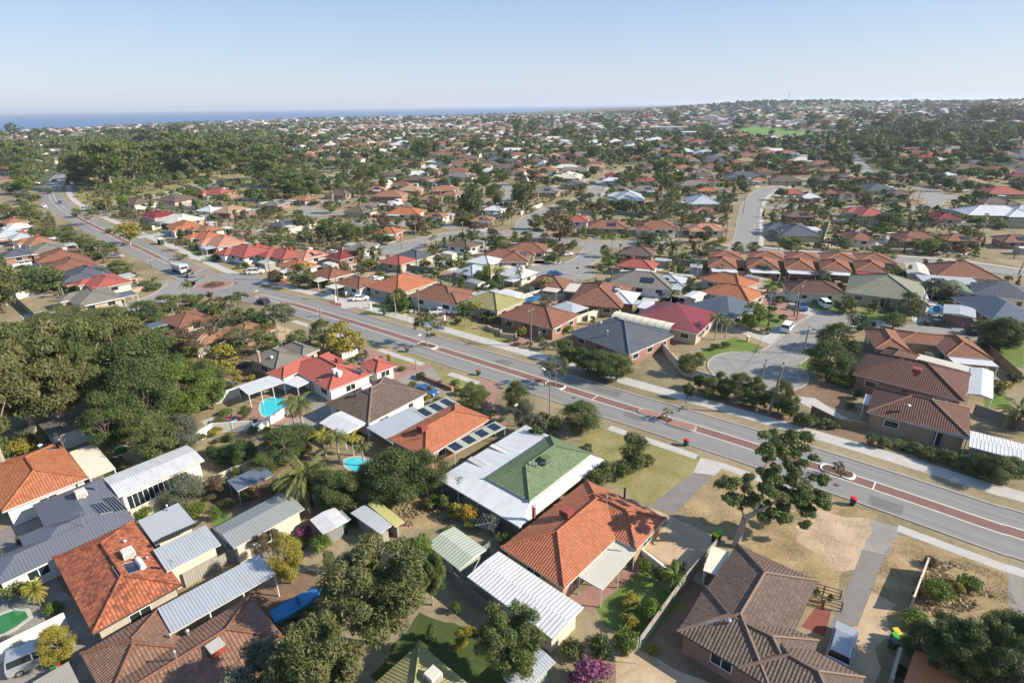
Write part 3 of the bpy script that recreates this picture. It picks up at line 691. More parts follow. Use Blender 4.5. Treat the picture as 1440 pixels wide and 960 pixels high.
def cooler(root, blks, px, py, mat="cooler_cream", s=1.1, a=None, k=0):
    px, py = pv(k, px, py); p = rz(blks, px, py); a = blks[0].a if a is None else a; mb = MB()
    mb.box((p.x, p.y, p.z - .35), (s * .6, s * .6, .55), mat, a); mb.box((p.x, p.y, p.z + .2), (s, s, .65), mat, a); mb.box((p.x, p.y, p.z + .85), (s * .9, s * .9, .08), mat, a)
    for q in range(4):
        an = a + q * math.pi / 2; d = Vector((math.cos(an), math.sin(an), 0)); t = Vector((-d.y, d.x, 0))
        for i in range(4):
            c = p + d * (s / 2 + .012) + Vector((0, 0, .3 + i * .13)); mb.bar(c - t * s * .42, c + t * s * .42, .02, .03, "dark_gutter")
    part(root, mb, "evaporative_cooler")
def vent(root, blks, px, py, h=.6, r=.09, k=0, mat="steel", name="vent_pipe"):
    px, py = pv(k, px, py); p = rz(blks, px, py); mb = MB(); mb.tube(p - Vector((0, 0, .2)), p + Vector((0, 0, h)), r, r, mat, 8); mb.tube(p + Vector((0, 0, h)), p + Vector((0, 0, h + .12)), r * 1.6, r * .8, mat, 8); part(root, mb, name)
def chimney(root, blks, px, py, h=1.2, s=.55, mat="red_brick", k=0):
    px, py = pv(k, px, py); p = rz(blks, px, py); mb = MB(); mb.box((p.x, p.y, p.z - .5), (s, s, .5 + h), mat, blks[0].a); mb.box((p.x, p.y, p.z + h), (s + .12, s + .12, .1), "concrete", blks[0].a); part(root, mb, "chimney")
def dish(root, blks, px, py, r=.45, k=0):
    px, py = pv(k, px, py); p = rz(blks, px, py); mb = MB(); mb.tube(p, p + Vector((0, 0, .7)), .03, .03, "steel", 6)
    c = p + Vector((0, 0, .8)); d = Vector((.3, .75, .55)).normalized(); x = d.orthogonal().normalized(); y = d.cross(x); n = 14
    R1 = [c + (x * math.cos(6.28 * i / n) + y * math.sin(6.28 * i / n)) * r + d * .12 for i in range(n)]
    for i in range(n): mb.poly([c, R1[i], R1[(i + 1) % n]], "white_paint")
    mb.tube(c, c + d * .4, .015, .015, "steel", 5); part(root, mb, "satellite_dish")
def panels(root, blks, pts, k=0, mat="solar_cell", name="solar_panel", up=.1, n=1, frame="steel"):
    P = [rz(blks, *pv(k, *q)) for q in pts]; A, B, C, D = P
    for i in range(n):
        a, b, c, d = A.lerp(B, (i + .04) / n), A.lerp(B, (i + .96) / n), D.lerp(C, (i + .96) / n), D.lerp(C, (i + .04) / n); mb = MB()
        nn = (b - a).cross(d - a).normalized(); nn = nn if nn.z > 0 else -nn; o = nn * up
        mb.poly([a + o, b + o, c + o, d + o], mat)
        for p, q in ((a, b), (b, c), (c, d), (d, a)): mb.bar(p + o - nn * .02, q + o - nn * .02, .05, .07, frame)
        part(root, mb, name)
def heater(root, blks, px, py, k=0, d=None):
    px, py = pv(k, px, py); p = rz(blks, px, py); b = blks[0]; u = Vector((b.ca, b.sa, 0)); v = Vector((-b.sa, b.ca, 0))
    if v.y > 0: v = -v
    mb = MB(); mb.tube(p - u * .9 + Vector((0, 0, .35)), p + u * .9 + Vector((0, 0, .35)), .27, .27, "white_paint", 12); part(root, mb, "water_tank")
    mb = MB(); q = [p - u * .95 + v * .3, p + u * .95 + v * .3, p + u * .95 + v * 2.1, p - u * .95 + v * 2.1]
    q = [Vector((t.x, t.y, max([h.h(t.x, t.y) for h in blks]) + .12)) for t in q]; mb.poly(q, "solar_cell")
    for i in range(4): mb.bar(q[i], q[(i + 1) % 4], .05, .08, "steel")
    part(root, mb, "solar_collector")
def aerial(root, blks, px, py, h=2.5, k=0):
    px, py = pv(k, px, py); p = rz(blks, px, py); mb = MB(); mb.tube(p, p + Vector((0, 0, h)), .03, .025, "steel", 6); t = p + Vector((0, 0, h))
    mb.bar(t - Vector((.6, .1, 0)), t + Vector((.6, .1, 0)), .03, .03, "steel")
    for i in range(6): q = t + Vector((-.5 + .2 * i, -.08 + .033 * i, 0)); mb.bar(q - Vector((-.05, .3, 0)), q + Vector((-.05, .3, 0)), .015, .015, "steel")
    part(root, mb, "tv_aerial")
def canopy(root, rect, mat, kind='flat', pitch=.05, posts=4, name="patio_roof", th=.12, k=0, postmat="white_paint", fascia="gutter"):
    b = Blk(rect, kind, pitch, .1); mb = MB(); roofmesh(mb, b, mat, fascia, None, th); part(root, mb, name); mark([(p.x, p.y) for p in b.corners(-.3)], 2)
    l, w = b.L / 2 - .15, b.W / 2 - .15; n = max(2, posts // 2)
    for sy in (-1, 1):
        for i in range(n):
            p = b.w(-l + 2 * l * i / (n - 1), sy * w, 0)
            if any(o.inside(p.x, p.y, .3) for r_, bl in HOUSES if r_ == root for o in bl): continue
            mb = MB(); mb.box((p.x, p.y, 0), (.11, .11, b.z - th), postmat); part(root, mb, "post")
    return b
def free_canopy(label, rect, mat, kind='flat', pitch=.05, posts=4, name="carport", cat="carport", **kw):
    root = bpy.data.objects.new(name, None); COL.objects.link(root); root.location = (rect[0], rect[1], 0); root['_o'] = (rect[0], rect[1], 0); tag(root, label, cat)
    canopy(root, rect, mat, kind, pitch, posts, "roof", **kw); return root
B = Blk
# ---- the orange-tiled house in the middle of the foreground
def H(label, k, specs, roof, wall, name="house", z=2.7, pitch=.42, kind='hip', **kw):
    bl = []
    for s in specs:
        kk = dict(kind=kind, pitch=pitch); kk.update(s[3] if len(s) > 3 and isinstance(s[3], dict) else {}); zz = kk.pop('z', z)
        bl.append(B(R3(k, *s[:3], zz), **kk))
    return house(label, name, bl, roof, wall, **kw)
r, b = H("orange terracotta tiled hip house between the green roof and the dry verge", 2, [((835,605),(597,450),(920,200)), ((1105,460),(1222,343),(920,200))], "terracotta", "tan_brick", cap="terracotta", name="tiled_house")
cooler(r, b, 845, 335, "cooler_red", 1.2, k=2); chimney(r, b, 722, 325, 1.0, .3, "cooler_red", k=2); vent(r, b, 995, 285, .9, k=2); vent(r, b, 1062, 260, 1.1, .13, k=2, mat="dark_gutter"); vent(r, b, 1100, 440, .5, k=2)
canopy(r, R3(2, (882,558),(1018,425),(1110,468), 2.45), "cream_metal", 'flat', .04, 6)
lm(820, 745, "the orange tiled house")
r, b = H("low striped zinc garage with cream walls below the orange tiled house", 2, [((467,560),(590,468),(912,675))], "rust_stripe", "cream_render", name="garage", kind='gable', pitch=.07, z=2.6, cat="garage", win=False)
lm(735, 835, "the striped zinc garage")
# green roof house with its wide white verandah
r, b = H("green tiled hip house ringed by a white metal verandah roof", 2, [((535,190),(705,275),(945,100), dict(z=3.15))], "green_tile", "cream_brick", cap="green_tile", name="tiled_house")
mb = MB(); vb = B(R3(2, (362,192),(668,375),(985,122), 2.5), 'flat'); gb = b[0]
ring = vb.corners(); inn = gb.corners(-.02)
ring = sorted(ring, key=lambda p: math.atan2(p.y - gb.y, p.x - gb.x)); inn = sorted(inn, key=lambda p: math.atan2(p.y - gb.y, p.x - gb.x))
for i in range(4):
    a, d, e, f = ring[i], ring[(i + 1) % 4], inn[(i + 1) % 4], inn[i]; mb.poly([(a.x, a.y, 2.45), (d.x, d.y, 2.45), (e.x, e.y, 2.9), (f.x, f.y, 2.9)], "white_metal"); mb.poly([(a.x, a.y, 2.25), (d.x, d.y, 2.25), (d.x, d.y, 2.45), (a.x, a.y, 2.45)], "gutter")
part(r, mb, "verandah_roof"); mark([(p.x, p.y) for p in ring], 2)
for i in range(4):
    for t in (0.02, .25, .5, .75):
        p = ring[i].lerp(ring[(i + 1) % 4], t); p = p.lerp(Vector((gb.x, gb.y, 0)), .02); mb = MB(); mb.box((p.x, p.y, 0), (.1, .1, 2.35), "white_paint"); part(r, mb, "post")
cooler(r, b, 765, 135, "green_tile", 1.1, k=2); aerial(r, b, 765, 190, 2.2, k=2); vent(r, b, 705, 145, .5, k=2); vent(r, b, 730, 150, .5, k=2)
panels(r, [B(R3(2, (362,192),(668,375),(985,122), 2.55), 'flat')], [(555,75),(570,65),(655,108),(640,118)], k=2, mat="cooler_cream", name="skylight_sheet", up=.12)
panels(r, [B(R3(2, (362,192),(668,375),(985,122), 2.55), 'flat')], [(472,125),(490,112),(570,160),(550,170)], k=2, mat="concrete", name="skylight_sheet", up=.1)
lm(770, 650, "the green-roofed house")
r, b = H("dark brown tiled hip house with stepped wings beside the paved drive", 3, [((-25,765),(205,440),(510,577)), ((-25,765),(88,605),(520,800)), ((200,905),(305,740),(690,940))], "brown_tile", "red_brick", cap="cap_tan", name="tiled_house", fascia="dark_gutter", pitch=.38)
vent(r, b, 172, 735, .4, .14, k=3); aerial(r, b, 100, 812, 2.6, k=3); lm(1060, 860, "the dark brown tiled house")
canopy(r, R3(3, (66,540),(118,455),(185,465), 2.3), "canvas", 'flat', .03, 4, name="shade_sail")
r, b = H("orange ribbed metal roof shed at the bottom right corner among dark trees", 3, [((760,1100),(885,853),(1170,978))], "orange_metal", "cream_render", name="house", kind='gable', pitch=.25, win=False); lm(1300, 950, "the orange ribbed roof")
r, b = H("low orange roof peeping from the bottom edge beside the dark trees", 3, [((1235,925),(1330,925),(1330,1000))], "orange_metal", "cream_render", name="shed", kind='gable', pitch=.2, cat="shed", win=False)
# yellow-green house at the bottom edge and sheds
r, b = H("yellow-green tiled hip roof cut by the bottom edge", 2, [((-100,1150),(293,818),(680,1120))], "olive_tile", "cream_brick", cap="olive_tile", name="tiled_house"); lm(590, 940, "the yellow-green tiled roof")
cooler(r, b, 345, 950, "cooler_cream", 1.1, k=2)
H("small rusty-white metal shed beside the pink bougainvillea", 2, [((598,940),(735,830),(812,880), dict(z=2.2))], "zinc_metal", "pale_green_metal", name="shed", kind='gable', pitch=.12, cat="shed", win=False, th=.1)
H("pale green garden shed left of the yellow shrubs", 2, [((520,460),(425,360),(345,440), dict(z=2.3))], "pale_green_metal", "pale_green_metal", name="shed", kind='gable', pitch=.16, cat="shed", win=False, th=.1); lm(648, 765, "the pale green shed")
H("small grey garden shed with skylights behind the big gum tree", 2, [((35,322),(86,290),(195,365), dict(z=2.2))], "zinc_metal", "fence_sheet", name="shed", kind='flat', cat="shed", win=False, th=.1); lm(515, 735, "the small grey garden shed")
H("yellow corrugated lean-to beside the small grey garden shed", 2, [((88,288),(128,278),(246,355), dict(z=2.25))], "yellow_metal", "fence_sheet", name="shed", kind='flat', cat="shed", win=False, th=.1)
H("little dark green shed at the left of the yellow lean-to", 2, [((-40,330),(0,310),(35,345), dict(z=2.1))], "grey_metal", "bin_green", name="shed", kind='flat', cat="shed", win=False, th=.1)
# bottom left
r, b = H("mottled terracotta tiled hip house with solar heater and cooler on its roof", 1, [((190,490),(495,357),(690,590))], "mottled", "cream_brick", cap="mottled", name="tiled_house", fascia="dark_gutter")
cooler(r, b, 485, 487, k=1); heater(r, b, 530, 520, k=1); dish(r, b, 645, 528, k=1); vent(r, b, 553, 497, .3, k=1); vent(r, b, 468, 432, .2, .15, k=1); lm(165, 790, "the mottled terracotta roof")
r, b = H("blue-grey ribbed metal roof house with solar panels and pale cooler", 1, [((115,292),(377,192),(510,346)), ((65,412),(435,262),(508,345)), ((-60,512),(450,285),(506,347))], "bluegrey_metal", "white_render", name="metal_roofed_house", fascia="bluegrey_metal", pitch=.36)
cooler(r, b, 308, 262, k=1); dish(r, b, 363, 240, .5, k=1); vent(r, b, 340, 205, .6, k=1)
panels(r, b, [(338,292),(380,283),(425,318),(370,330)], k=1, n=4); panels(r, b, [(385,268),(425,262),(480,312),(430,322)], k=1, n=4); aerial(r, b, 320, 375, 2.0, k=1); lm(70, 745, "the blue-grey metal roof")
r, b = H("plain orange tiled house with skylight at the left edge", 1, [((0,325),(322,190),(228,52))], "orange_tile", "white_render", cap="orange_tile", name="tiled_house", pitch=.35)
panels(r, b, [(150,68),(222,68),(228,84),(165,88)], k=1, n=2); vent(r, b, 152, 75, .3, .2, k=1, mat="white_paint"); lm(55, 665, "the plain orange tiled house")
canopy(r, R3(1, (252,95),(348,65),(441,155), 2.5), "canvas", 'flat', .02, 6); 
r, b = H("long white-roofed granny flat with a row of glazed doors", 1, [((385,193),(700,68),(768,124))], "white_metal", "white_render", name="granny_flat", kind='gable', pitch=.1, z=2.8, maxn=0, door=False)
bl = b[0]; cs = bl.corners(bl.over); cs = sorted(range(4), key=lambda i: (cs[i] + cs[(i + 1) % 4]).length)[0]; q = bl.corners(bl.over); A_, D_ = q[cs], q[(cs + 1) % 4]; nn = Vector(((D_ - A_).y, -(D_ - A_).x, 0)).normalized()
for i in range(6): window(r, A_.lerp(D_, .1 + i * .13), nn, 1.25, 2.0, .1, 2)
lm(220, 665, "the long white granny flat")
H("flat grey iron patio roof with black heating hoses", 1, [((505,352),(662,291),(750,366), dict(z=2.6))], "zinc_metal", "cream_render", name="patio_building", kind='flat', cat="patio", win=False, th=.12)
bb = HOUSES[-1]; mb = MB()
for i in range(14):
    p = rz(bb[1], *pv(1, 585 + i * 11, 438 - i * 4.8)); p2 = p + Vector((.35, .75, .12)); mb.tube(p + Vector((0, 0, .1)), p2, .17, .17, "black_rubber", 6)
part(bb[0], mb, "pool_heating_hose"); bb[0].children[-1]['kind'] = 'stuff'
vent(bb[0], bb[1], 630, 312, .7, k=1)
H("cream walled shed with a low grey roof below the flat patio", 1, [((575,466),(772,371),(828,440), dict(z=3.1))], "zinc_metal", "cream_render", name="shed", kind='mono', pitch=.04, cat="shed", win=False, th=.12); lm(270, 770, "the cream walled shed")
H("long grey corrugated shed behind the cream walled shed", 1, [((790,380),(1057,248),(1150,306), dict(z=3.0))], "grey_metal", "cream_render", name="shed", kind='gable', pitch=.2, cat="shed", win=True, maxn=2, door=False, th=.12); lm(365, 735, "the long corrugated shed")
free_canopy("dark blue shade-cloth carport beside the sandy path", R3(1, (850,200),(985,143),(1028,180), 2.4), "shadecloth", 'flat', .05, 6, postmat="steel")
H("small white lean-to shed right of the long corrugated shed", 1, [((1158,347),(1255,303),(1310,352), dict(z=2.2))], "white_metal", "grey_metal", name="shed", kind='gable', pitch=.12, cat="shed", win=False, th=.1)
free_canopy("long silver patio roof between the two tiled houses", R3(1, (590,680),(972,475),(1035,550), 3.0), "zinc_metal", 'flat', .05, 8); lm(305, 835, "the long silver patio roof")
r, b = H("large weathered brown and terracotta tiled house at the bottom left", 1, [((285,850),(590,690),(730,830)), ((310,1010),(940,630),(1065,790))], "weathered_tile", "red_brick", cap="terr_brown", name="tiled_house", fascia="gutter", pitch=.36)
chimney(r, b, 812, 835, .5, 1.1, "cooler_red", k=1); vent(r, b, 706, 778, .5, .12, k=1); vent(r, b, 662, 870, .9, k=1); vent(r, b, 640, 790, .4, k=1); lm(240, 900, "the large weathered tiled house")
H("pale corrugated lean-to beside the white van's drive", 1, [((120,955),(255,880),(300,960), dict(z=2.2))], "fence_sheet", "fence_sheet", name="shed", kind='flat', cat="shed", win=False, th=.1)
# red villa group
r, b = H("bright red tiled villa behind the swimming pool", 21, [((1005,848),(1285,745),(1000,612)), ((705,796),(660,738),(862,618))], "red_tile", "white_render", cap="red_tile", name="tiled_villa")
cooler(r, b, 1040, 745, "white_paint", .8, k=21); cooler(r, b, 1068, 757, "white_paint", .8, k=21); cooler(r, b, 1065, 675, "cooler_red", .9, k=21); panels(r, b, [(1100,712),(1190,708),(1230,738),(1160,742)], k=21, n=3); panels(r, b, [(1085,672),(1125,675),(1138,690),(1100,690)], k=21, n=1); vent(r, b, 945, 790, .3, k=21)
canopy(r, R3(21, (720,797),(800,752),(880,790), 2.4), "white_metal", 'flat', .03, 4); lm(455, 520, "the red villa")
free_canopy("white flat patio roof on posts left of the red villa", R3(21, (438,822),(655,740),(705,797), 2.6), "white_metal", 'flat', .04, 8)
r, b = H("small red tiled garage with a roof light right of the villa", 21, [((1182,682),(1300,742),(1428,692))], "red_tile", "white_render", cap="red_tile", name="garage", cat="garage", z=2.5); panels(r, b, [(1180,650),(1215,645),(1235,668),(1200,678)], k=21, n=1)
r, b = H("grey tiled hip house behind the red villa", 21, [((505,642),(660,727),(845,640)), ((700,580),(830,642),(930,592))], "grey_tile", "cream_brick", cap="grey_tile", name="tiled_house"); chimney(r, b, 562, 655, 1.6, .35, "tan_brick", k=21); vent(r, b, 640, 645, .3, .2, k=21, mat="white_paint"); vent(r, b, 703, 572, .7, k=21); lm(390, 503, "the grey tiled house")
r, b = H("dark brown lichen tiled house with white solar heater", 5, [((-75,620),(115,702),(370,577))], "brown_tile", "white_render", cap="cap_tan", name="tiled_house"); heater(r, b, 105, 560, k=5); vent(r, b, 63, 590, .6, .2, k=5, mat="dark_gutter"); lm(520, 560, "the dark lichen-tiled house")
canopy(r, R3(5, (-60,700),(30,632),(100,695), 2.5), "white_metal", 'gable', .15, 4)
r, b = H("vivid orange tiled house with slatted sunroofs on both sides", 5, [((190,770),(480,622),(642,682))], "terracotta", "red_brick", cap="terracotta", name="tiled_house", pitch=.4); cooler(r, b, 343, 738, "cooler_red", 1.1, k=5); aerial(r, b, 415, 790, 2.6, k=5); lm(617, 598, "the vivid orange house")
canopy(r, R3(5, (98,722),(300,635),(420,690), 2.55), "zinc_metal", 'flat', .03, 4)
for q, nn_ in ((((325,652),(448,585),(478,622)), 3), (((440,802),(650,692),(688,720)), 4)):
    cb = canopy(r, R3(5, *q, 2.6), "pale_green_metal", 'flat', .05, 4); 
    for i in range(nn_):
        mb = MB(); t0 = -cb.L / 2 + cb.L * (i + .2) / nn_; t1 = -cb.L / 2 + cb.L * (i + .75) / nn_
        mb.prism([tuple(cb.w(t0, -cb.W * .38, 0)[:2]), tuple(cb.w(t1, -cb.W * .38, 0)[:2]), tuple(cb.w(t1, cb.W * .38, 0)[:2]), tuple(cb.w(t0, cb.W * .38, 0)[:2])], 2.62, 2.67, "solar_cell"); part(r, mb, "roof_light")
r, b = H("long grey tiled house beneath the big gum trees", 4, [((180,712),(468,607),(508,660))], "grey_tile", "white_render", cap="grey_tile", name="tiled_house", pitch=.35); lm(110, 590, "the long grey tiled house")
# far side of the main road, one row
r, b = H("orange tiled hip house with silver patio roof, behind the white hatchback", 5, [((130,127),(237,168),(385,107))], "terracotta", "cream_brick", cap="terracotta", name="tiled_house", maxn=4, detail=1); canopy(r, R3(5, (185,100),(290,72),(330,85), 2.6), "zinc_metal"); lm(565, 402, "the orange hip house across the road")
r, b = H("brown tiled house behind the two parked white cars", 5, [((285,168),(470,203),(565,150)), ((380,190),(490,205),(560,165))], "terr_brown", "white_render", cap="brown_tile", name="tiled_house", maxn=4, detail=1); lm(630, 410, "the brown house behind the parked cars")
r, b = H("olive-brown tiled house beside the stone garden wall", 5, [((500,192),(658,236),(775,187))], "olive_tile", "cream_brick", cap="olive_tile", name="tiled_house", maxn=4, detail=1); vent(r, b, 690, 172, .4, k=5); lm(700, 422, "the olive tiled house")
H("pale grey iron shed roof behind the olive tiled house", 5, [((545,165),(590,182),(675,150))], "zinc_metal", "cream_render", name="shed", kind='gable', pitch=.15, cat="shed", win=False)
H("white flat-roofed garage behind the olive tiled house", 5, [((657,157),(722,176),(762,155))], "white_metal", "white_render", name="garage", kind='gable', pitch=.1, cat="garage", win=False)
r, b = H("warm brown tiled house behind the tall power pole and brick drive", 5, [((668,250),(895,312),(1000,248))], "terr_brown", "red_brick", cap="terr_brown", name="tiled_house", maxn=4, detail=1); canopy(r, R3(5, (880,212),(950,190),(1047,217), 2.7), "zinc_metal", 'hip', .3, 6); canopy(r, R3(5, (905,255),(950,268),(985,240), 2.6), "slate_metal"); lm(765, 450, "the warm brown house")
r, b = H("slate blue hip-roofed house behind the roadside bushes", 5, [((970,322),(1215,420),(1395,335))], "slate_tile", "red_brick", cap="bluegrey_metal", name="tiled_house", maxn=5, detail=1); vent(r, b, 1122, 330, .8, .12, k=5); vent(r, b, 1095, 287, .5, .15, k=5, mat="white_paint"); lm(875, 475, "the slate blue house")
def barrel(label, k, a, b_, c, mat):
    rc = R3(k, a, b_, c, 2.6); bb = B(rc, 'flat', over=.1); root = bpy.data.objects.new("shade_structure", None); COL.objects.link(root); root.location = (rc[0], rc[1], 0); root['_o'] = (rc[0], rc[1], 0); tag(root, label, "shade roof"); mb = MB(); n = 10
    for i in range(n):
        t0, t1 = math.pi * i / n, math.pi * (i + 1) / n
        for j in range(8):
            x0 = -bb.L / 2 + bb.L * j / 8; x1 = x0 + bb.L / 8 - .08
            q = [bb.w(x, math.cos(t) * bb.W / 2, 2.4 + math.sin(t) * bb.W * .33) for x, t in ((x0, t0), (x1, t0), (x1, t1), (x0, t1))]; mb.poly(q, mat)
    part(root, mb, "canopy")
    for sx in (-1, 0, 1):
        for sy in (-1, 1): p = bb.w(sx * bb.L * .48, sy * bb.W * .48, 0); mb = MB(); mb.box((p.x, p.y, 0), (.12, .12, 2.45), "white_paint"); part(root, mb, "post")
barrel("arched cream shade roof behind the slate blue house", 5, (1140,270), (1385,330), (1412,300), "canvas")
r, b = H("maroon metal roofed house right of the arched shade roof", 6, [((-180,265),(85,345),(115,245))], "maroon_metal", "cream_brick", name="metal_roofed_house", maxn=4, detail=1, fascia="white_paint"); lm(960, 455, "the maroon-roofed house")
H("white iron roofed extension above the maroon house", 6, [((-190,215),(-60,245),(-20,215))], "white_metal", "cream_render", name="extension", cat="extension", kind='gable', pitch=.15, win=False)
# right-hand group
r, b = H("chocolate brown tiled duplex, its front unit with white patio roofs", 6, [((765,657),(1200,757),(1222,640), dict(z=2.8))], "choc_tile", "tan_brick", cap="cap_tan", name="tiled_house", maxn=5, detail=1)
canopy(r, R3(6, (950,705),(1205,772),(1212,742), 2.5), "rust_stripe", 'flat', .03, 6); canopy(r, R3(6, (757,622),(800,630),(818,590), 2.3), "white_metal", 'flat', .03, 4); vent(r, b, 950, 635, .3, .2, k=6); lm(1300, 580, "the chocolate brown duplex")
r, b = H("chocolate brown tiled house with a red cooler on the ridge", 6, [((715,497),(1187,612),(1217,500), dict(z=2.8)), ((770,458),(862,385),(1000,420), dict(z=2.8))], "choc_tile", "red_brick", cap="choc_tile", name="tiled_house", maxn=4, detail=1)
cooler(r, b, 985, 495, "cooler_red", 1.2, k=6); canopy(r, R3(6, (1195,580),(1300,598),(1320,487), 2.7), "rust_stripe", 'gable', .2, 6); canopy(r, R3(6, (985,430),(1212,492),(1214,468), 2.6), "cream_metal"); lm(1280, 520, "the red-coolered brown house")
r, b = H("rust-orange tiled house with two hipped wings behind the brown duplex", 6, [((812,390),(765,305),(905,318)), ((1112,420),(1312,437),(1205,345)), ((905,318),(1180,338),(1192,385), dict(pitch=.3))], "terr_brown", "tan_brick", cap="orange_tile", name="tiled_house", maxn=4, detail=1); canopy(r, R3(6, (1120,422),(1145,452),(1330,465), 2.5), "white_metal"); lm(1310, 490, "the rust-orange winged house")
H("long pale ribbed iron shed at the right edge beside the road bushes", 6, [((1200,802),(1218,738),(1480,800))], "rust_stripe", "fence_sheet", name="shed", kind='gable', pitch=.12, cat="shed", win=False); lm(1400, 622, "the pale ribbed shed")
r, b = H("grey-green tiled house with pale patios behind the bright lawn", 6, [((700,150),(1040,203),(1000,118)), ((925,200),(1040,212),(1030,180))], "greygreen_tile", "cream_brick", cap="grey_tile", name="tiled_house", maxn=3, detail=1); canopy(r, R3(6, (960,170),(1050,185),(1000,118), 2.6), "white_metal"); lm(1250, 415, "the grey-green tiled house")
r, b = H("low dark brown tiled house with open verandah at the court's end", 6, [((445,153),(685,162),(650,118))], "choc_tile", "cream_render", cap="brown_tile", name="tiled_house", maxn=3, detail=1); lm(1147, 405, "the low brown verandah house")
r, b = H("upper of two bright orange roofs left of the brick forecourt", 6, [((75,92),(245,140),(325,112))], "orange_tile", "cream_brick", cap="orange_tile", name="tiled_house", maxn=3, detail=1)
r, b = H("lower of two bright orange roofs beside the brick forecourt", 6, [((85,150),(285,197),(350,157))], "orange_tile", "cream_brick", cap="orange_tile", name="tiled_house", maxn=3, detail=1); lm(1035, 405, "the two bright orange roofs")
r, b = H("slate roof house with hipped end in front of the bright orange roofs", 6, [((60,205),(205,275),(312,217))], "slate_metal", "cream_brick", name="metal_roofed_house", maxn=3, detail=1); lm(1020, 435, "the slate hip roof")
H("small pale shed roof left of the slate hip roof", 6, [((5,170),(60,185),(95,158))], "white_metal", "cream_render", name="shed", kind='gable', pitch=.15, cat="shed", win=False)
for i, (x, w_, lab) in enumerate([(170,125,"leftmost terraced unit with brown hip roof behind the orange roofs"), (340,140,"second terraced unit from the left with white verandah"), (495,130,"middle terraced unit with brown hip roof and white verandah"), (645,135,"fourth terraced unit from the left, brown hip roof"), (795,140,"rightmost terraced unit with a red patio roof")]):
    r, b = H(lab, 6, [((x - w_ / 2, 45 + i * 4),(x + w_ / 2, 54 + i * 4),(x + w_ / 2 - 10, 15 + i * 4), dict(axis='W')), ((x - w_ / 2 + 10, 12 + i * 3),(x + w_ / 2 + 22, 16 + i * 3),(x + w_ / 2 + 10, -16 + i * 3), dict(pitch=.3))], "terr_brown", "tan_brick", cap="orange_tile", name="terraced_house", maxn=2, detail=1, group="terraced units along the cross street")
    canopy(r, R3(6, (x - w_ * .4, 50 + i * 4),(x - w_ * .38, 66 + i * 4),(x + w_ * .5, 70 + i * 4), 2.4), "red_metal" if i == 4 else "white_metal", name="verandah_roof")
lm(1130, 365, "the terraced units")
r, b = H("broad blue-grey metal house at the right edge behind the truck yard", 6, [((1170,180),(1300,272),(1500,262))], "slate_metal", "cream_render", name="metal_roofed_house", maxn=3, detail=1)
r, b = H("dark blue-grey hip house behind the broad metal house", 6, [((1200,160),(1240,118),(1500,140))], "slate_tile", "cream_render", name="tiled_house", maxn=3, detail=1); lm(1410, 435, "the blue-grey metal houses")
H("mossy green shed roof left of the dark blue-grey hip house", 6, [((1150,150),(1235,160),(1180,112))], "green_tile", "cream_render", name="shed", kind='gable', pitch=.3, cat="shed", win=False)
r, b = H("low grey metal garage beside the parked boat", 6, [((1100,240),(1240,262),(1235,222))], "zinc_metal", "red_brick", name="garage", kind='gable', pitch=.12, cat="garage", win=False); lm(1350, 445, "the garage by the boat")
r, b = H("brown hip roof house right of the terraced units", 6, [((1060,85),(1320,93),(1275,45))], "terr_brown", "tan_brick", cap="terr_brown", name="tiled_house", maxn=3, detail=1); lm(1360, 385, "the brown hip house by the cross street")
H("cream gabled shed right of the rightmost terraced unit", 6, [((945,72),(1045,82),(1030,38))], "cream_metal", "cream_render", name="shed", kind='gable', pitch=.25, cat="shed", win=False)
r, b = H("long grey patio roof in front of the brown hip house", 6, [((1000,108),(1240,118),(1230,88))], "zinc_metal", "cream_render", name="patio_building", kind='flat', cat="patio", win=False)
# ---- middle distance: centre of the roof in the photograph, its width there, colour
ANG = [(75,370,-42),(230,330,-40),(400,370,-39),(640,380,-38),(480,300,-20),(600,300,-14),(250,290,-25),(800,340,-8),(850,300,-8),(850,380,-22),(980,300,-6),(1100,320,-7),(1300,340,-7),(1400,330,-8),(1200,290,-8),(1380,280,-8),(960,390,-20),(700,270,-20),(600,240,-12),(900,210,-8),(1300,210,-8),(150,200,-25),(20,320,-38),(1200,250,-8),(480,410,-38),(380,240,-15)]
RC = {'t': ("faded_terracotta", "terracotta"), 'o': ("orange_tile", "orange"), 'r': ("faded_red", "red"), 'm': ("maroon_tile", "maroon"), 'b': ("terr_brown", "brown"), 'k': ("brown_tile", "dark brown"), 'g': ("grey_tile", "grey"), 's': ("slate_tile", "slate blue"), 'w': ("white_metal", "white metal"), 'z': ("zinc_metal", "pale grey metal"), 'p': ("salmon_tile", "salmon pink"), 'y': ("olive_tile", "olive"), 'n': ("tan_tile", "tan"), 'c': ("cream_metal", "cream")}
WALLS = ["cream_brick", "cream_render", "red_brick", "tan_brick", "white_render", "cream_brick"]
def angle_at(px, py):
    a = min(ANG, key=lambda q: math.hypot(q[0] - px, (q[1] - py) * 3)); return R(a[2])
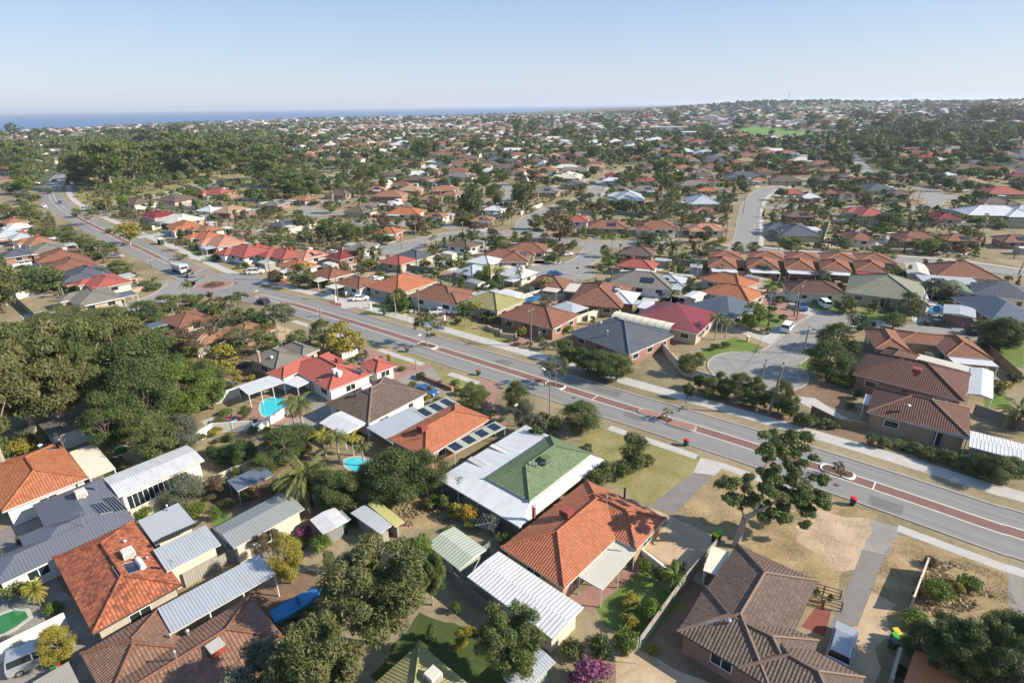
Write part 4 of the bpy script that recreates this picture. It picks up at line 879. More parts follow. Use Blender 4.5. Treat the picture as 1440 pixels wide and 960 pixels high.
def mid_house(px, py, wpx, c, asp=1.35, rnd=None, L=None, rot=None, detail=1, base=None, lab=True, kind='hip'):
    rg = rnd or random.Random(int(px * 31 + py * 17))
    p = at(px, py, 3.4 + (base or 0)); d = proj(p)[2]; ang = angle_at(px, py) + R(rg.uniform(-4, 4))
    view = math.atan2(p.y, p.x); wm = wpx * 1.12 * d / FPX
    if (rg.random() < .3 and L is None and rot is None) or rot: ang += math.pi / 2
    k = asp * abs(math.sin(ang - view)) + abs(math.cos(ang - view)); W = wm / k; L = W * asp
    L = min(max(L, 9), 24); W = min(max(W, 8), 15)
    blks = [B([p.x, p.y, ang, L, W, 2.5], kind, rg.uniform(.36, .44), over=.6)]
    if rg.random() < .75 and L > 11:
        sx = rg.choice((-1, 1)); w2 = L * rg.uniform(.35, .48); q = blks[0].w(sx * (L - w2) / 2, -W * .28, 0); q2 = blks[0].w(sx * (L - w2) / 2, W * .28, 0)
        if q2.length < q.length: q = q2
        blks.append(B([q.x, q.y, blks[0].a, w2, W * .8, 2.5], kind, rg.uniform(.36, .44), axis='W'))
    m_, cn = RC[c]; wl = rg.choice(WALLS)
    r, b = house(None, "house", blks, m_, wl, fascia=rg.choice(["gutter", "white_paint", "gutter", "dark_gutter"]), cap=m_ if detail else None, detail=detail, maxn=3, base=base or 0, door=False)
    if detail and rg.random() < .4:
        bb = b[0]; v = bb.w(L * rg.uniform(-.2, .2), W * .1, 0); h = max(q.h(v.x, v.y) for q in b); mb = MB(); cm = rg.choice(["cooler_cream", "cooler_cream", "cooler_red"]); mb.box((v.x, v.y, h - .2), (.7, .7, .4), cm); mb.box((v.x, v.y, h + .2), (1.1, 1.1, .6), cm, bb.a); part(r, mb, "evaporative_cooler")
    if detail and rg.random() < .3:
        bb = b[0]; P = [bb.w(L * .1 + x, -W * .28 + y, 0) for x, y in ((-1.7, -1), (1.7, -1), (1.7, 1), (-1.7, 1))]
        if P[0].length > P[2].length: P = [bb.w(L * .1 + x, W * .28 + y, 0) for x, y in ((-1.7, -1), (1.7, -1), (1.7, 1), (-1.7, 1))]
        P = [Vector((v.x, v.y, max(max(q.h(v.x, v.y) for q in b), bb.z) + .12)) for v in P]; mb = MB(); mb.poly(P, "solar_cell"); part(r, mb, "solar_panel")
    if detail and rg.random() < .85:
        bb = b[0]; q = bb.w(rg.choice((-1, 1)) * L * .25, rg.choice((-1, 1)) * (W / 2 + 1.6), 0)
        if not any(o.inside(q.x, q.y, -1) for o in b[1:]): canopy(r, [q.x, q.y, bb.a, L * .4, 3.4, 2.45], rg.choice(["white_metal", "zinc_metal", "cream_metal", "white_metal", "slate_metal"]))
    if detail and rg.random() < .35:
        bb = b[0]; vent(r, b, *proj(bb.w(0, 0, 4.5))[:2], .6, .12, mat=rg.choice(["steel", "white_paint"]))
    if lab: auto(r, f"{cn} roofed house", "house", "houses of the suburb beyond the main road" if py < 430 else "houses", (px, py))
    return r, b
lm(301, 400, "the roundabout"); lm(70, 270, "the far road bend"); lm(210, 235, "the gum wood by the park"); lm(453, 298, "the small cul-de-sac"); lm(562, 349, "the long court's end"); lm(785, 383, "the round court")
lm(1318, 276, "the right-hand round court"); lm(1065, 300, "the winding side street"); lm(865, 250, "the street climbing to the shops"); lm(942, 270, "the tall Norfolk pine"); lm(664, 282, "the broad dark fig tree"); lm(787, 320, "the brown-crowned tree"); lm(473, 320, "the wide dark street tree")
lm(860, 340, "the lone fan palm"); lm(1236, 358, "the round tree on the cross street"); lm(1068, 512, "the court beside the road bushes"); lm(1100, 186, "the green sports oval"); lm(930, 187, "the white school buildings"); lm(1210, 238, "the far right side street"); lm(130, 205, "the pale path through the park")
lm(384, 571, "the turquoise pool"); lm(1095, 670, "the leaning street gum"); lm(600, 462, "the left median tree"); lm(781, 515, "the right median tree"); lm(820, 925, "the pink bougainvillea"); lm(1215, 760, "the gravel driveway mouth"); lm(746, 460, "the tall power pole"); lm(1160, 500, "the dark court tree")
lm(535, 830, "the big brown-olive gum"); lm(25, 880, "the green pool"); lm(1050, 230, "the dark grey mansion roof"); lm(1385, 300, "the broad white hip roof"); lm(1125, 325, "the dark grey hip house"); lm(430, 650, "the big date palm"); lm(1300, 860, "the dry grass tufts")
MH = {11: "40,212,90,o 75,275,120,t 95,308,130,w 210,385,160,t 85,455,100,s 262,425,170,g 345,462,190,b 405,515,210,b 490,562,215,s 590,607,220,r 520,690,240,g 765,170,170,k 1000,150,180,k 1230,115,180,r 895,238,180,m 1300,212,180,n 1045,300,180,o 1165,315,160,t 1165,355,190,o 1260,388,210,p 1385,440,250,r 30,345,120,z 20,245,110,c 120,360,110,z 1010,265,220,c 1180,210,90,w",
 12: "15,430,120,r 165,455,220,r 235,515,190,o 300,460,90,p 425,560,200,b 570,610,230,b 30,85,110,k 110,175,150,g 270,148,150,t 475,118,150,k 680,95,110,t 820,70,120,b 590,208,180,k 845,222,210,o 1015,243,140,t 750,330,150,o 985,146,130,t 1100,122,95,t 145,288,150,s 595,412,170,g 490,462,110,m 800,490,130,r 890,462,200,s 1170,402,180,k 1390,455,200,b 1310,540,180,y 1150,20,150,g 1290,490,160,w 1275,262,120,t 760,178,80,w 1345,205,90,w 400,45,90,w 1225,545,80,z",
 13: "190,105,160,g 340,65,120,s 745,97,150,g 655,140,180,z 760,45,90,r 1100,100,110,o 1065,160,190,z 1075,215,125,t 1090,310,190,p 535,295,200,b 810,300,220,b 370,265,120,r 710,442,180,k 710,512,210,r 735,600,330,g 500,680,320,b 215,610,230,b 90,420,200,b 20,470,160,b 1100,50,130,b 1300,22,200,s 315,25,170,c 140,20,110,t 560,45,90,w 1390,45,100,t 880,600,90,z 610,690,110,w 30,560,80,w 560,20,60,m",
 14: "95,42,170,k 140,115,120,r 238,135,100,w 350,112,90,b 440,122,120,k 605,88,190,s 740,112,110,k 1115,48,220,n 1315,110,230,r 1270,165,200,k 985,245,180,m 560,222,200,r 175,238,170,k 150,322,250,s 505,355,190,b 830,360,230,b 1070,367,200,b 1390,372,190,b 550,400,1,x 1430,205,120,z 420,25,80,s 780,20,90,k 1010,15,90,w 1400,20,100,m"}
for k, s in MH.items():
    for q in s.split():
        x, y, w, c = q.split(',')
        if c == 'x': continue
        px, py = pv(k, float(x), float(y)); mid_house(px, py, float(w) / VIEWS[k][2], c)
for q_ in ((262,443,50,'b'), (345,460,44,'t'), (285,468,40,'t'), (215,470,44,'k')): mid_house(*q_)
mid_house(1395, 296, 92, 'w', asp=1.8, L=1)
# ---- farther houses: rows aligned with their streets
far_n = 0; FARH = []
rg = random.Random(5)
PAL = "bbbttkkkkkgggsssrmnnzwwccybb"
for row in range(60):
    y0 = 300 + row * 25
    for col in range(-70, 71):
        x0 = col * 21 + (row % 2) * 6 + rg.uniform(-2.5, 2.5); yy = y0 + rg.uniform(-3, 3) - x0 * .12
        if (col % 9 == 4): continue
        px, py, d = proj((x0, yy, 0))
        if d < 0 or px < -30 or px > 1470 or py < 160: continue
        if py > 262 and px < 1500:
            if occ(x0, yy, 10): continue
            if py > 345: continue
        if occ(x0, yy, 9) or math.hypot(x0, yy) > coast(x0 / yy) - 350: continue
        if 95 < px < 425 and 188 < py < 285 and not (px > 380 and py < 235): continue
        if px > 1180 and py < 225 and rg.random() < .2: continue
        if 850 < px < 1010 and 176 < py < 198: continue
        if rg.random() < .2: continue
        FARH.append((math.hypot(x0, yy), x0, yy, px, py))
FARH.sort()
N_IND = max(0, 292 - len(HOUSES))
def far_blocks(x0, yy, r_):
    ang = R(-7 + r_.uniform(-8, 8)) + (math.pi / 2 if r_.random() < .3 else 0); L, W = r_.uniform(13, 19), r_.uniform(9, 13)
    bl = [B([x0, yy, ang, L, W, 2.8], 'hip' if r_.random() < .85 else 'gable', r_.uniform(.34, .45))]
    if r_.random() < .6: q = bl[0].w(r_.choice((-1, 1)) * L * .28, -W * .3, 0); bl.append(B([q.x, q.y, ang, L * .42, W * .75, 2.8], 'hip', .4, axis='W'))
    return bl
for i, (d, x0, yy, px, py) in enumerate(FARH[:N_IND]):
    c = rg.choice(PAL); z0 = gz(x0, yy); bl = far_blocks(x0, yy, rg); r, b = house(None, "house", bl, RC[c][0], rg.choice(WALLS), detail=1, maxn=1, door=False, base=z0, cap=None, win=py > 235)
    auto(r, f"distant {RC[c][1]} roofed house", "house", "distant houses of the suburb", (px, py))
mbs = MB()
for d, x0, yy, px, py in FARH[N_IND:]:
    c = rg.choice(PAL + "wc"); z0 = gz(x0, yy)
    for q, bb in enumerate(far_blocks(x0, yy, rg)): bb.z += z0 + .03 * q; roofmesh(mbs, bb, RC[c][0], "gutter", None); wallmesh(mbs, bb, rg.choice(WALLS), z0=z0 - 1)
    mark([(x0 - 9, yy - 7), (x0 + 9, yy - 7), (x0 + 9, yy + 7), (x0 - 9, yy + 7)], 2)
# the coast and the ridge: small pale and red houses far away
for i in range(1500):
    a = rg.uniform(-.86, .86); dist = rg.uniform(1500, 3300) if a < .05 else rg.uniform(1300, 3400); y = dist / math.hypot(1, a); x = a * y
    if dist > coast(a) - 150: 
        dist = coast(a) - rg.uniform(150, 400); y = dist / math.hypot(1, a); x = a * y
    if a > .1 and rg.random() < .2: continue
    if a < -.2 and dist < 2000 and rg.random() < .6: continue
    z0 = gz(x, y); c = rg.choice("wcccotbrpzgbkn"); s = rg.uniform(1, 1.6)
    bb = B([x, y, rg.uniform(-.4, .4), 15 * s, 10 * s, z0 + rg.choice((3, 3, 6))], 'hip', .35); roofmesh(mbs, bb, RC[c][0], "gutter", None); wallmesh(mbs, bb, rg.choice(["white_render", "cream_render", "cream_brick"]), z0=z0 - 1)
o = mbs.build("distant_houses", weld=False); o['kind'] = 'stuff'
# school buildings beyond the suburb
for i, (px, py, L, W, h, lab) in enumerate([(900,186,44,16,5,"long white school building left of the sports oval"), (940,181,52,14,8,"two-storey white school building behind the long one"), (968,188,30,18,5,"small white school hall nearest the oval"), (905,181,26,12,6,"pale school block at the left of the campus")]):
    p = at(px, py, 0); z0 = gz(p.x, p.y); bb = B([p.x, p.y, R(-6), L, W, h], 'gable', .12); r, b = house(lab, "school_building", [bb], "white_metal", "white_render", detail=1, cat="school", group="school buildings", base=z0, maxn=6, door=False)
r, b = mid_house(872, 178, 6, 'w', lab=False); bpy.data.objects.remove(r.children[0]) if False else None
r['label'] = "slim white church building left of the school"; r['category'] = "church"
# mast on the far hill
p = Vector((1125, 2480, gz(1125, 2480))); mb = MB(); mb.tube(p, p + Vector((0, 0, 38)), 1.2, .6, "steel", 6); mb.tube(p + Vector((0, 0, 30)), p + Vector((0, 0, 36)), 2.2, 2.2, "white_paint", 8); o = mb.build("radio_mast", origin=p); tag(o, "thin mast on the wooded hill at the skyline", "mast")
# ================================================================== VEGETATION
def leaf_mesh(name, centers, radii, n, size, mat, flat=.8, elong=1.0, up=.35, fill=.35, seed=1, lump=None):
    g = np.random.default_rng(seed); centers = np.array(centers, float); radii = np.array(radii, float)
    w = radii ** 2; idx = g.choice(len(centers), n, p=w / w.sum())
    d = g.normal(size=(n, 3)); d /= np.linalg.norm(d, axis=1)[:, None]
    low = d[:, 2] < -.3; d[low, 2] *= -g.random(low.sum()); d /= np.linalg.norm(d, axis=1)[:, None]
    rr = 1 - fill * g.random(n) ** 1.5 + .32 * g.random(n) ** 5
    P = centers[idx] + d * (radii[idx] * rr)[:, None] * np.array([1, 1, flat])
    nr = d + g.normal(size=(n, 3)) * .8 + np.array([0, 0, up]); nr /= np.linalg.norm(nr, axis=1)[:, None]
    t = np.cross(nr, g.normal(size=(n, 3))); t /= np.linalg.norm(t, axis=1)[:, None]; b = np.cross(nr, t)
    s = size * (.4 + 1.2 * g.random(n) ** 1.4); a = t * (s * elong)[:, None]; c = b * (s * .6)[:, None]
    V = np.stack([P - a * .5, P + c * .5, P + a * .5, P - c * .5], 1).reshape(-1, 3)
    me = bpy.data.meshes.new(name); me.vertices.add(4 * n); me.vertices.foreach_set("co", V.astype(np.float32).ravel())
    me.loops.add(4 * n); me.loops.foreach_set("vertex_index", np.arange(4 * n, dtype=np.int32)); me.polygons.add(n)
    me.polygons.foreach_set("loop_start", np.arange(0, 4 * n, 4, dtype=np.int32)); me.polygons.foreach_set("loop_total", np.full(n, 4, np.int32))
    at_ = me.attributes.new("rnd", 'FLOAT', 'FACE'); cl = g.random(len(centers))[idx]
    at_.data.foreach_set("value", (.55 * g.random(n) + .45 * cl).astype(np.float32)); me.materials.append(M[mat]); me.update(); me.validate(); return me
def trunk_mesh(name, H, r, clumps, mat, lean=(0, 0), lim=9, seed=1, split=.35):
    g = random.Random(seed); mb = MB(); pts = []; n = 6
    for i in range(n + 1):
        t = i / n; pts.append(Vector((lean[0] * t * H + g.uniform(-.03, .03) * H * (t > 0), lean[1] * t * H + g.uniform(-.03, .03) * H * (t > 0), t * H * .75)))
    for i in range(n): mb.tube(pts[i], pts[i + 1], r * (1 - .8 * i / n), r * (1 - .8 * (i + 1) / n), mat, 7, False)
    cl = sorted(clumps, key=lambda c: -c[3])[:lim]
    for (x, y, z, rr) in cl:
        k = g.choice([int(n * split), int(n * split) + 1, int(n * split) + 2]); a = pts[min(k, n - 1)]; b = Vector((x, y, z)); m_ = a.lerp(b, .5) + Vector((g.uniform(-.1, .1), g.uniform(-.1, .1), -.06)) * H * .4
        r0 = r * .5; mb.tube(a, m_, r0, r0 * .65, mat, 5, False); mb.tube(m_, b, r0 * .65, r0 * .2, mat, 5, False)
        for _ in range(2): e = b + Vector((g.uniform(-1, 1), g.uniform(-1, 1), g.uniform(.2, 1))) * rr * .8; mb.tube(m_.lerp(b, .7), e, r0 * .3, r0 * .1, mat, 4, False)
    o = mb.build(name, weld=False); me = o.data; bpy.data.objects.remove(o); return me
def crown_clumps(kind, g):
    C = []
    if kind == 'gum':      # open crown, uneven lobes on a tall frame, real size about 9 m wide, 10 high
        for i in range(80):
            a = g.uniform(0, 6.28); q = g.random() ** .55; z = g.uniform(3.6, 9.6); R0 = 4.4 * math.sin(max(.12, min(1, (z - 2.6) / 7.8)) * 2.75) ** .6
            C.append((math.cos(a) * q * R0, math.sin(a) * q * R0, z, g.uniform(.55, 1.3)))
    elif kind == 'round':
        for i in range(56):
            a = g.uniform(0, 6.28); z = g.uniform(-1, 1); q = math.sqrt(1 - z * z) * g.uniform(.55, 1)
            C.append((math.cos(a) * q * 3.4, math.sin(a) * q * 3.4, 4.6 + z * 3.3, g.uniform(.8, 1.45)))
    elif kind == 'umbrella':
        for i in range(30):
            a = g.uniform(0, 6.28); q = g.random() ** .5; C.append((math.cos(a) * q * 4.4, math.sin(a) * q * 4.4, 5.4 - q * q * 1.6 + g.uniform(-.4, .5), g.uniform(.7, 1.2)))
    elif kind == 'shrub':
        for i in range(20):
            a = g.uniform(0, 6.28); q = g.random() ** .6; C.append((math.cos(a) * q * 1.1, math.sin(a) * q * 1.1, .45 + g.uniform(0, 1.35) * (1 - q * .5), g.uniform(.35, .65)))
    elif kind == 'upright':
        for i in range(26):
            a = g.uniform(0, 6.28); z = g.random(); q = g.random() ** .6 * (1.15 - .6 * z); C.append((math.cos(a) * q * 1.5, math.sin(a) * q * 1.5, .9 + z * 5, g.uniform(.5, .95)))
    elif kind == 'column':
        for i in range(16): z = i / 15; C.append((g.uniform(-.12, .12), g.uniform(-.12, .12), .3 + z * 3.6, .5 * (1.1 - z * .75)))
    elif kind == 'pine':
        for i in range(14):
            z = i / 13; rr = 3.6 * (1 - z) ** .8 + .2
            for j in range(max(3, int(9 * (1 - z) + 3))):
                a = j * 6.28 / max(3, int(9 * (1 - z) + 3)) + i; 
                for q in (.35, .7, 1): C.append((math.cos(a) * q * rr, math.sin(a) * q * rr, 1.5 + z * 13 + q * .2, .42 + .25 * q * (1 - z)))
    elif kind == 'sparse':
        for i in range(26):
            a = g.uniform(0, 6.28); q = g.random() ** .5; z = g.uniform(2.5, 8); C.append((math.cos(a) * q * 3.8, math.sin(a) * q * 3.8, z, g.uniform(.5, 1.0)))
    return C
DIM = {'gum': (9.6, 10.4), 'round': (8.2, 8.6), 'umbrella': (9.6, 6.4), 'shrub': (3, 2.2), 'upright': (4, 6.6), 'column': (1.1, 4.2), 'pine': (7.6, 15), 'sparse': (8.4, 8.6), 'palm': (5.2, 8), 'date': (7.6, 6.4)}
NL = {'gum': (42000, 3600, 500), 'round': (24000, 3200, 460), 'umbrella': (11000, 2000, 360), 'shrub': (3200, 700, 160), 'upright': (6500, 1200, 220), 'column': (2200, 600, 150), 'pine': (9000, 2600, 400), 'sparse': (4500, 1200, 260)}
SZ = {'shrub': (.16, .30, .55), 'column': (.16, .28, .5)}
PROTO = {}
def palm_mesh(name, kind, lod, seed):
    g = random.Random(seed); mb = MB(); nf, L, H, ll = (64, 3.6, 3.4, .6) if kind == 'date' else (22, 2.5, 6.4, .6)
    nseg = (9, 6, 4)[lod]; nf = int(nf * (1, .8, .6)[lod]); per = (7, 3, 1)[lod]
    for i in range(nf):
        az = g.uniform(0, 6.28); el = g.uniform(-.35, 1.35) if kind == 'date' else g.uniform(-.2, 1.2); d = Vector((math.cos(az), math.sin(az), 0)); s = Vector((-d.y, d.x, 0)); p = Vector((0, 0, H)); LL = L * g.uniform(.85, 1.1); e = el
        for k in range(nseg):
            q = p + (d * math.cos(e) + Vector((0, 0, math.sin(e)))) * LL / nseg; e -= (1.35 if kind == 'date' else 1.9) / nseg
            wd = ll * (1 - abs(k / nseg - .4) * 1.2) ; 
            for t in range(per):
                a, b = p.lerp(q, t / per), p.lerp(q, (t + .62) / per)
                for sg in (-1, 1):
                    tip = s * sg * wd * .75 + (q - p) * .5 + Vector((0, 0, -.16 - .25 * wd))
                    mb.poly([a, b, b + tip, a + tip * .9], "leaf_palm")
            p = q
    o = mb.build(name, weld=False); me = o.data; bpy.data.objects.remove(o)
    at_ = me.attributes.new("rnd", 'FLOAT', 'FACE'); r_ = np.random.default_rng(seed); at_.data.foreach_set("value", r_.random(len(me.polygons)).astype(np.float32)); return me
def palm_trunk(name, kind):
    mb = MB(); H, r = (3.3, .42) if kind == 'date' else (6.3, .17); n = 8
    for i in range(n): mb.tube((0, 0, H * i / n), (0, 0, H * (i + 1) / n), r * (1.12 - .25 * i / n), r * (1 - .25 * i / n), "bark_pale" if kind != 'date' else "bark_dark", 8, False)
    if kind == 'date': mb.tube((0, 0, H - .5), (0, 0, H + .35), .5, .35, "bark_dark", 8)
    o = mb.build(name, weld=False); me = o.data; bpy.data.objects.remove(o); return me
def proto(kind, mat, lod, var):
    key = (kind, lod, var)
    if key not in PROTO:
        sd = hash((kind, var)) % 1 + {'gum': 11, 'round': 23, 'umbrella': 37, 'shrub': 41, 'upright': 53, 'column': 61, 'pine': 71, 'sparse': 83, 'palm': 91, 'date': 97}[kind] * 10 + var
        if kind in ('palm', 'date'): PROTO[key] = (palm_mesh("crown", kind, lod, sd), palm_trunk("trunk", kind))
        else:
            C = crown_clumps(kind, random.Random(sd)); s = SZ.get(kind, (.19, .44, .95))[lod]
            cm = leaf_mesh("crown", [c[:3] for c in C], [c[3] for c in C], NL[kind][lod], s, "leaf_gum", flat=.55 if kind in ('pine',) else .85, elong=2.0 if kind in ('gum', 'sparse') else 1.25, fill=.75 if kind != 'pine' else .4, seed=sd)
            W, Hh = DIM[kind]; tm = None
            if kind not in ('shrub', 'column'): tm = trunk_mesh("trunk", Hh, {'gum': .3, 'round': .28, 'umbrella': .22, 'upright': .12, 'pine': .3, 'sparse': .2}[kind], [c for c in C if kind != 'pine'], "bark_pale" if kind in ('gum', 'sparse') else "bark_dark", seed=sd, lim=(12 if lod == 0 else 5))
            else: tm = trunk_mesh("trunk", Hh * .9, .07, C, "bark_dark", seed=sd, lim=4)
            PROTO[key] = (cm, tm)
    return PROTO[key]
KN = {'gum': ("gum_tree", "gum tree", "tree"), 'round': ("leafy_tree", "rounded tree", "tree"), 'umbrella': ("spreading_tree", "flat-topped spreading tree", "tree"), 'shrub': ("shrub", "shrub", "shrub"), 'upright': ("tall_shrub", "upright bush", "bush"), 'column': ("cypress", "columnar cypress", "cypress"), 'pine': ("norfolk_pine", "tiered pine", "pine"), 'sparse': ("thin_tree", "thin open-crowned tree", "tree"), 'palm': ("palm_tree", "slender palm", "palm"), 'date': ("date_palm", "thick-crowned date palm", "palm")}
LC = {'gum': ("leaf_gum", "brown-olive"), 'oli': ("leaf_olive", "olive green"), 'drk': ("leaf_dark", "dark green"), 'bri': ("leaf_bright", "bright green"), 'gry': ("leaf_grey", "grey-green"), 'brn': ("leaf_brown", "brownish"), 'yel': ("leaf_yellow", "yellow-green"), 'gld': ("leaf_gold", "golden yellow"), 'mag': ("leaf_magenta", "magenta-flowering"), 'pal': ("leaf_palm", "green"), 'red': ("twig_red", "nearly bare reddish")}
TN = 0; TREES = []
def tree(kind, col, px, py, ty, wpx, label=None, lean=None, group=None, base=None):
    """px, py: foot in the photograph; ty: row of its top; wpx: crown width in the photograph"""
    global TN
    p = at(px, py); d = proj(p)[2]; W = wpx * d / FPX
    lo, hi = .3, 45
    for _ in range(24):
        m_ = (lo + hi) / 2
        if proj((p.x, p.y + W * .3, m_))[1] > ty: lo = m_
        else: hi = m_
    lo = max(lo, W * .4)
    return tree_at(kind, col, p.x, p.y, 0, W, lo, label, (px, (py + ty) / 2), group)
def tree_at(kind, col, x, y, z, W, H, label=None, px=None, group=None, rnd=None):
    global TN
    TN += 1; g = random.Random(TN * 7 + 3); r = math.hypot(x, y); lod = 0 if r < 105 + 75 * (W > 7.5) else (1 if r < 430 + 200 * (W > 11) else 2)
    cm, tm = proto(kind, col, lod, TN % 3 if lod else TN % 4 if kind in ('gum', 'round') else TN % 2)
    w0, h0 = DIM[kind]; nm, ds, cat = KN[kind]; root = bpy.data.objects.new(nm, None); COL.objects.link(root); root.location = (x, y, z); root.empty_display_size = .2
    root.rotation_euler = (0, 0, g.uniform(0, 6.28)); root.scale = (W / w0 * g.uniform(.95, 1.05), W / w0 * g.uniform(.95, 1.05), H / h0)
    t = bpy.data.objects.new("trunk", tm); COL.objects.link(t); t.parent = root
    c = bpy.data.objects.new("crown", cm); COL.objects.link(c); c.parent = root
    c.material_slots[0].link = 'OBJECT'; c.material_slots[0].material = M[LC[col][0]]
    mark([(x - W * .35, y - W * .35), (x + W * .35, y - W * .35), (x + W * .35, y + W * .35), (x - W * .35, y + W * .35)], 4)
    TREES.append(root)
    if label: tag(root, label, cat, group)
    else: auto(root, f"{LC[col][1]} {ds}", cat, group or f"{ds}s of the suburb", px or proj((x, y, z + H / 2))[:2])
    return root
def rows(k, s):
    for q in s.split(';'):
        q = q.split()
        if len(q) < 6: continue
        o = VIEWS[k]; f = [float(v) for v in q[2:6]]; tree(q[0], q[1], o[0] + f[0] / o[2], o[1] + f[1] / o[2], o[1] + f[2] / o[2], f[3] / o[2])
# near and large
tree('gum', 'gum', 540, 905, 750, 140, "big brown-olive gum tree filling the yard left of the striped garage"); tree('gum', 'gum', 465, 1045, 865, 120); tree('gum', 'gry', 395, 1035, 895, 120); tree('gum', 'oli', 608, 850, 772, 48)
tree('gum', 'oli', 720, 960, 843, 92, "olive tree standing in shade between the striped garage and the yellow-green roof")
rows(0, """upright oli 891 662 597 44;shrub oli 835 690 645 36;shrub oli 852 680 640 34;shrub oli 872 670 637 36;shrub oli 893 664 632 34;shrub oli 908 655 632 26;round drk 560 708 622 90;round drk 605 695 625 60;round oli 490 718 655 58;
date pal 436 712 620 90;round drk 402 655 592 62;palm pal 428 612 545 62;round drk 425 640 590 50;palm yel 458 640 595 46;palm pal 415 600 548 44;palm pal 478 650 598 44;palm yel 497 640 600 40;round drk 345 655 612 48;round drk 318 650 622 40;round oli 372 672 632 40;shrub drk 300 640 622 30;round drk 468 722 655 50;round oli 455 700 648 44;shrub gry 330 690 668 26;round oli 525 690 640 50;round drk 540 715 650 56;shrub oli 350 702 684 24;shrub oli 318 712 698 22;palm pal 512 655 612 36;shrub bri 392 690 668 26;shrub oli 470 735 715 26;shrub drk 500 735 712 30;upright oli 650 700 668 28;shrub oli 665 745 722 26;shrub drk 640 690 668 26;shrub oli 610 712 690 30;round gry 262 708 660 58;shrub bri 275 722 700 34;upright brn 308 698 662 32;shrub bri 206 728 702 30;
round yel 409 820 742 50;shrub mag 428 756 733 26;umbrella brn 380 785 740 42;shrub bri 456 775 742 34;date yel 57 850 805 34;shrub bri 78 860 838 28;round yel 90 934 872 46;shrub oli 18 838 802 46;shrub bri 40 830 806 44;
upright bri 596 795 742 46;shrub yel 643 728 700 32;shrub gld 661 732 698 30;shrub gry 690 748 715 34;shrub oli 708 770 742 30;shrub oli 625 715 690 26;shrub bri 641 862 840 16;
shrub mag 828 962 908 72;shrub oli 803 925 888 40;shrub drk 842 925 880 42;shrub bri 876 915 868 44;shrub bri 915 872 832 38;date bri 945 830 785 36;shrub yel 884 885 855 30;shrub bri 905 800 780 24;shrub oli 925 815 790 22;
gum gum 60 620 452 150;gum gum 8 660 470 120;gum oli 130 590 440 110;gum gum 175 560 430 90;round drk 200 585 470 110;round drk 232 560 462 70;round bri 262 588 505 88;round bri 300 575 512 50;round drk 160 640 545 60;round oli 230 650 572 66;round gry 265 640 575 46;round bri 170 590 555 40;
round oli 62 408 372 62;round gum 8 440 362 60;umbrella gum 92 462 425 74;gum gum 135 475 432 70;round drk 203 450 420 40;umbrella oli 243 440 416 64;sparse brn 285 515 436 80;gum oli 35 590 468 110;gum gum 95 615 478 105;gum oli 150 545 447 92;round drk 218 610 492 84;gum gum 110 520 440 90;round oli 185 625 540 70;gum oli 25 545 450 90;round oli 300 560 500 50;round oli 255 520 470 60;umbrella oli 150 470 425 70;round drk 330 500 470 44;round oli 60 480 440 60;round oli 400 445 425 30;upright oli 350 475 448 24;sparse oli 345 500 452 62;round yel 320 530 478 40;shrub oli 163 448 430 34;
umbrella drk 336 433 408 34;umbrella oli 383 448 424 24;round oli 334 456 432 32;round oli 365 460 434 30;round oli 375 480 452 38;shrub drk 400 496 478 30;round oli 420 492 460 40;round oli 455 488 446 36;round yel 482 500 450 48;column yel 450 500 478 11;column yel 464 500 474 10;column yel 480 502 485 8;upright yel 505 492 462 22;
shrub drk 283 422 411 15;round oli 228 492 455 46;round drk 252 505 468 40;upright oli 300 482 458 26;shrub oli 318 478 462 30;round oli 375 500 466 40;shrub bri 330 482 468 22;round yel 212 500 466 36;shrub oli 240 462 446 28;shrub oli 290 445 430 30;round oli 268 432 412 26;round oli 408 520 492 30;upright gry 45 625 590 40;shrub yel 30 640 608 44;shrub oli 8 650 600 34;shrub oli 152 618 598 40;shrub brn 120 605 592 30;
sparse gum 601 487 436 38;sparse gum 781 543 490 40;round oli 727 578 532 42;round oli 665 574 536 46;round gry 738 610 556 34;shrub gry 757 612 575 30;round oli 817 606 558 62;shrub drk 755 630 590 34;shrub drk 780 612 575 26;shrub oli 764 594 575 24;
round drk 840 530 487 62;round oli 866 533 492 50;round drk 820 520 486 34;round oli 795 505 474 30;shrub gry 765 492 475 18;shrub bri 798 468 452 20;round oli 800 512 485 24;
palm yel 674 448 420 22;shrub oli 690 452 434 24;shrub oli 680 450 436 20;shrub gry 718 460 445 20;shrub yel 735 472 452 14;shrub drk 556 436 420 26;shrub drk 572 434 418 20;shrub bri 568 424 412 16;shrub oli 705 455 445 16;
palm pal 702 402 372 24;palm pal 731 404 374 22;palm yel 767 415 386 24;palm pal 757 412 390 20;round drk 690 420 392 26;round drk 652 388 372 20;round oli 656 396 378 18;
date pal 1426 605 548 62;round drk 1403 495 442 58;round drk 1432 480 450 30;round oli 1380 470 446 30""")
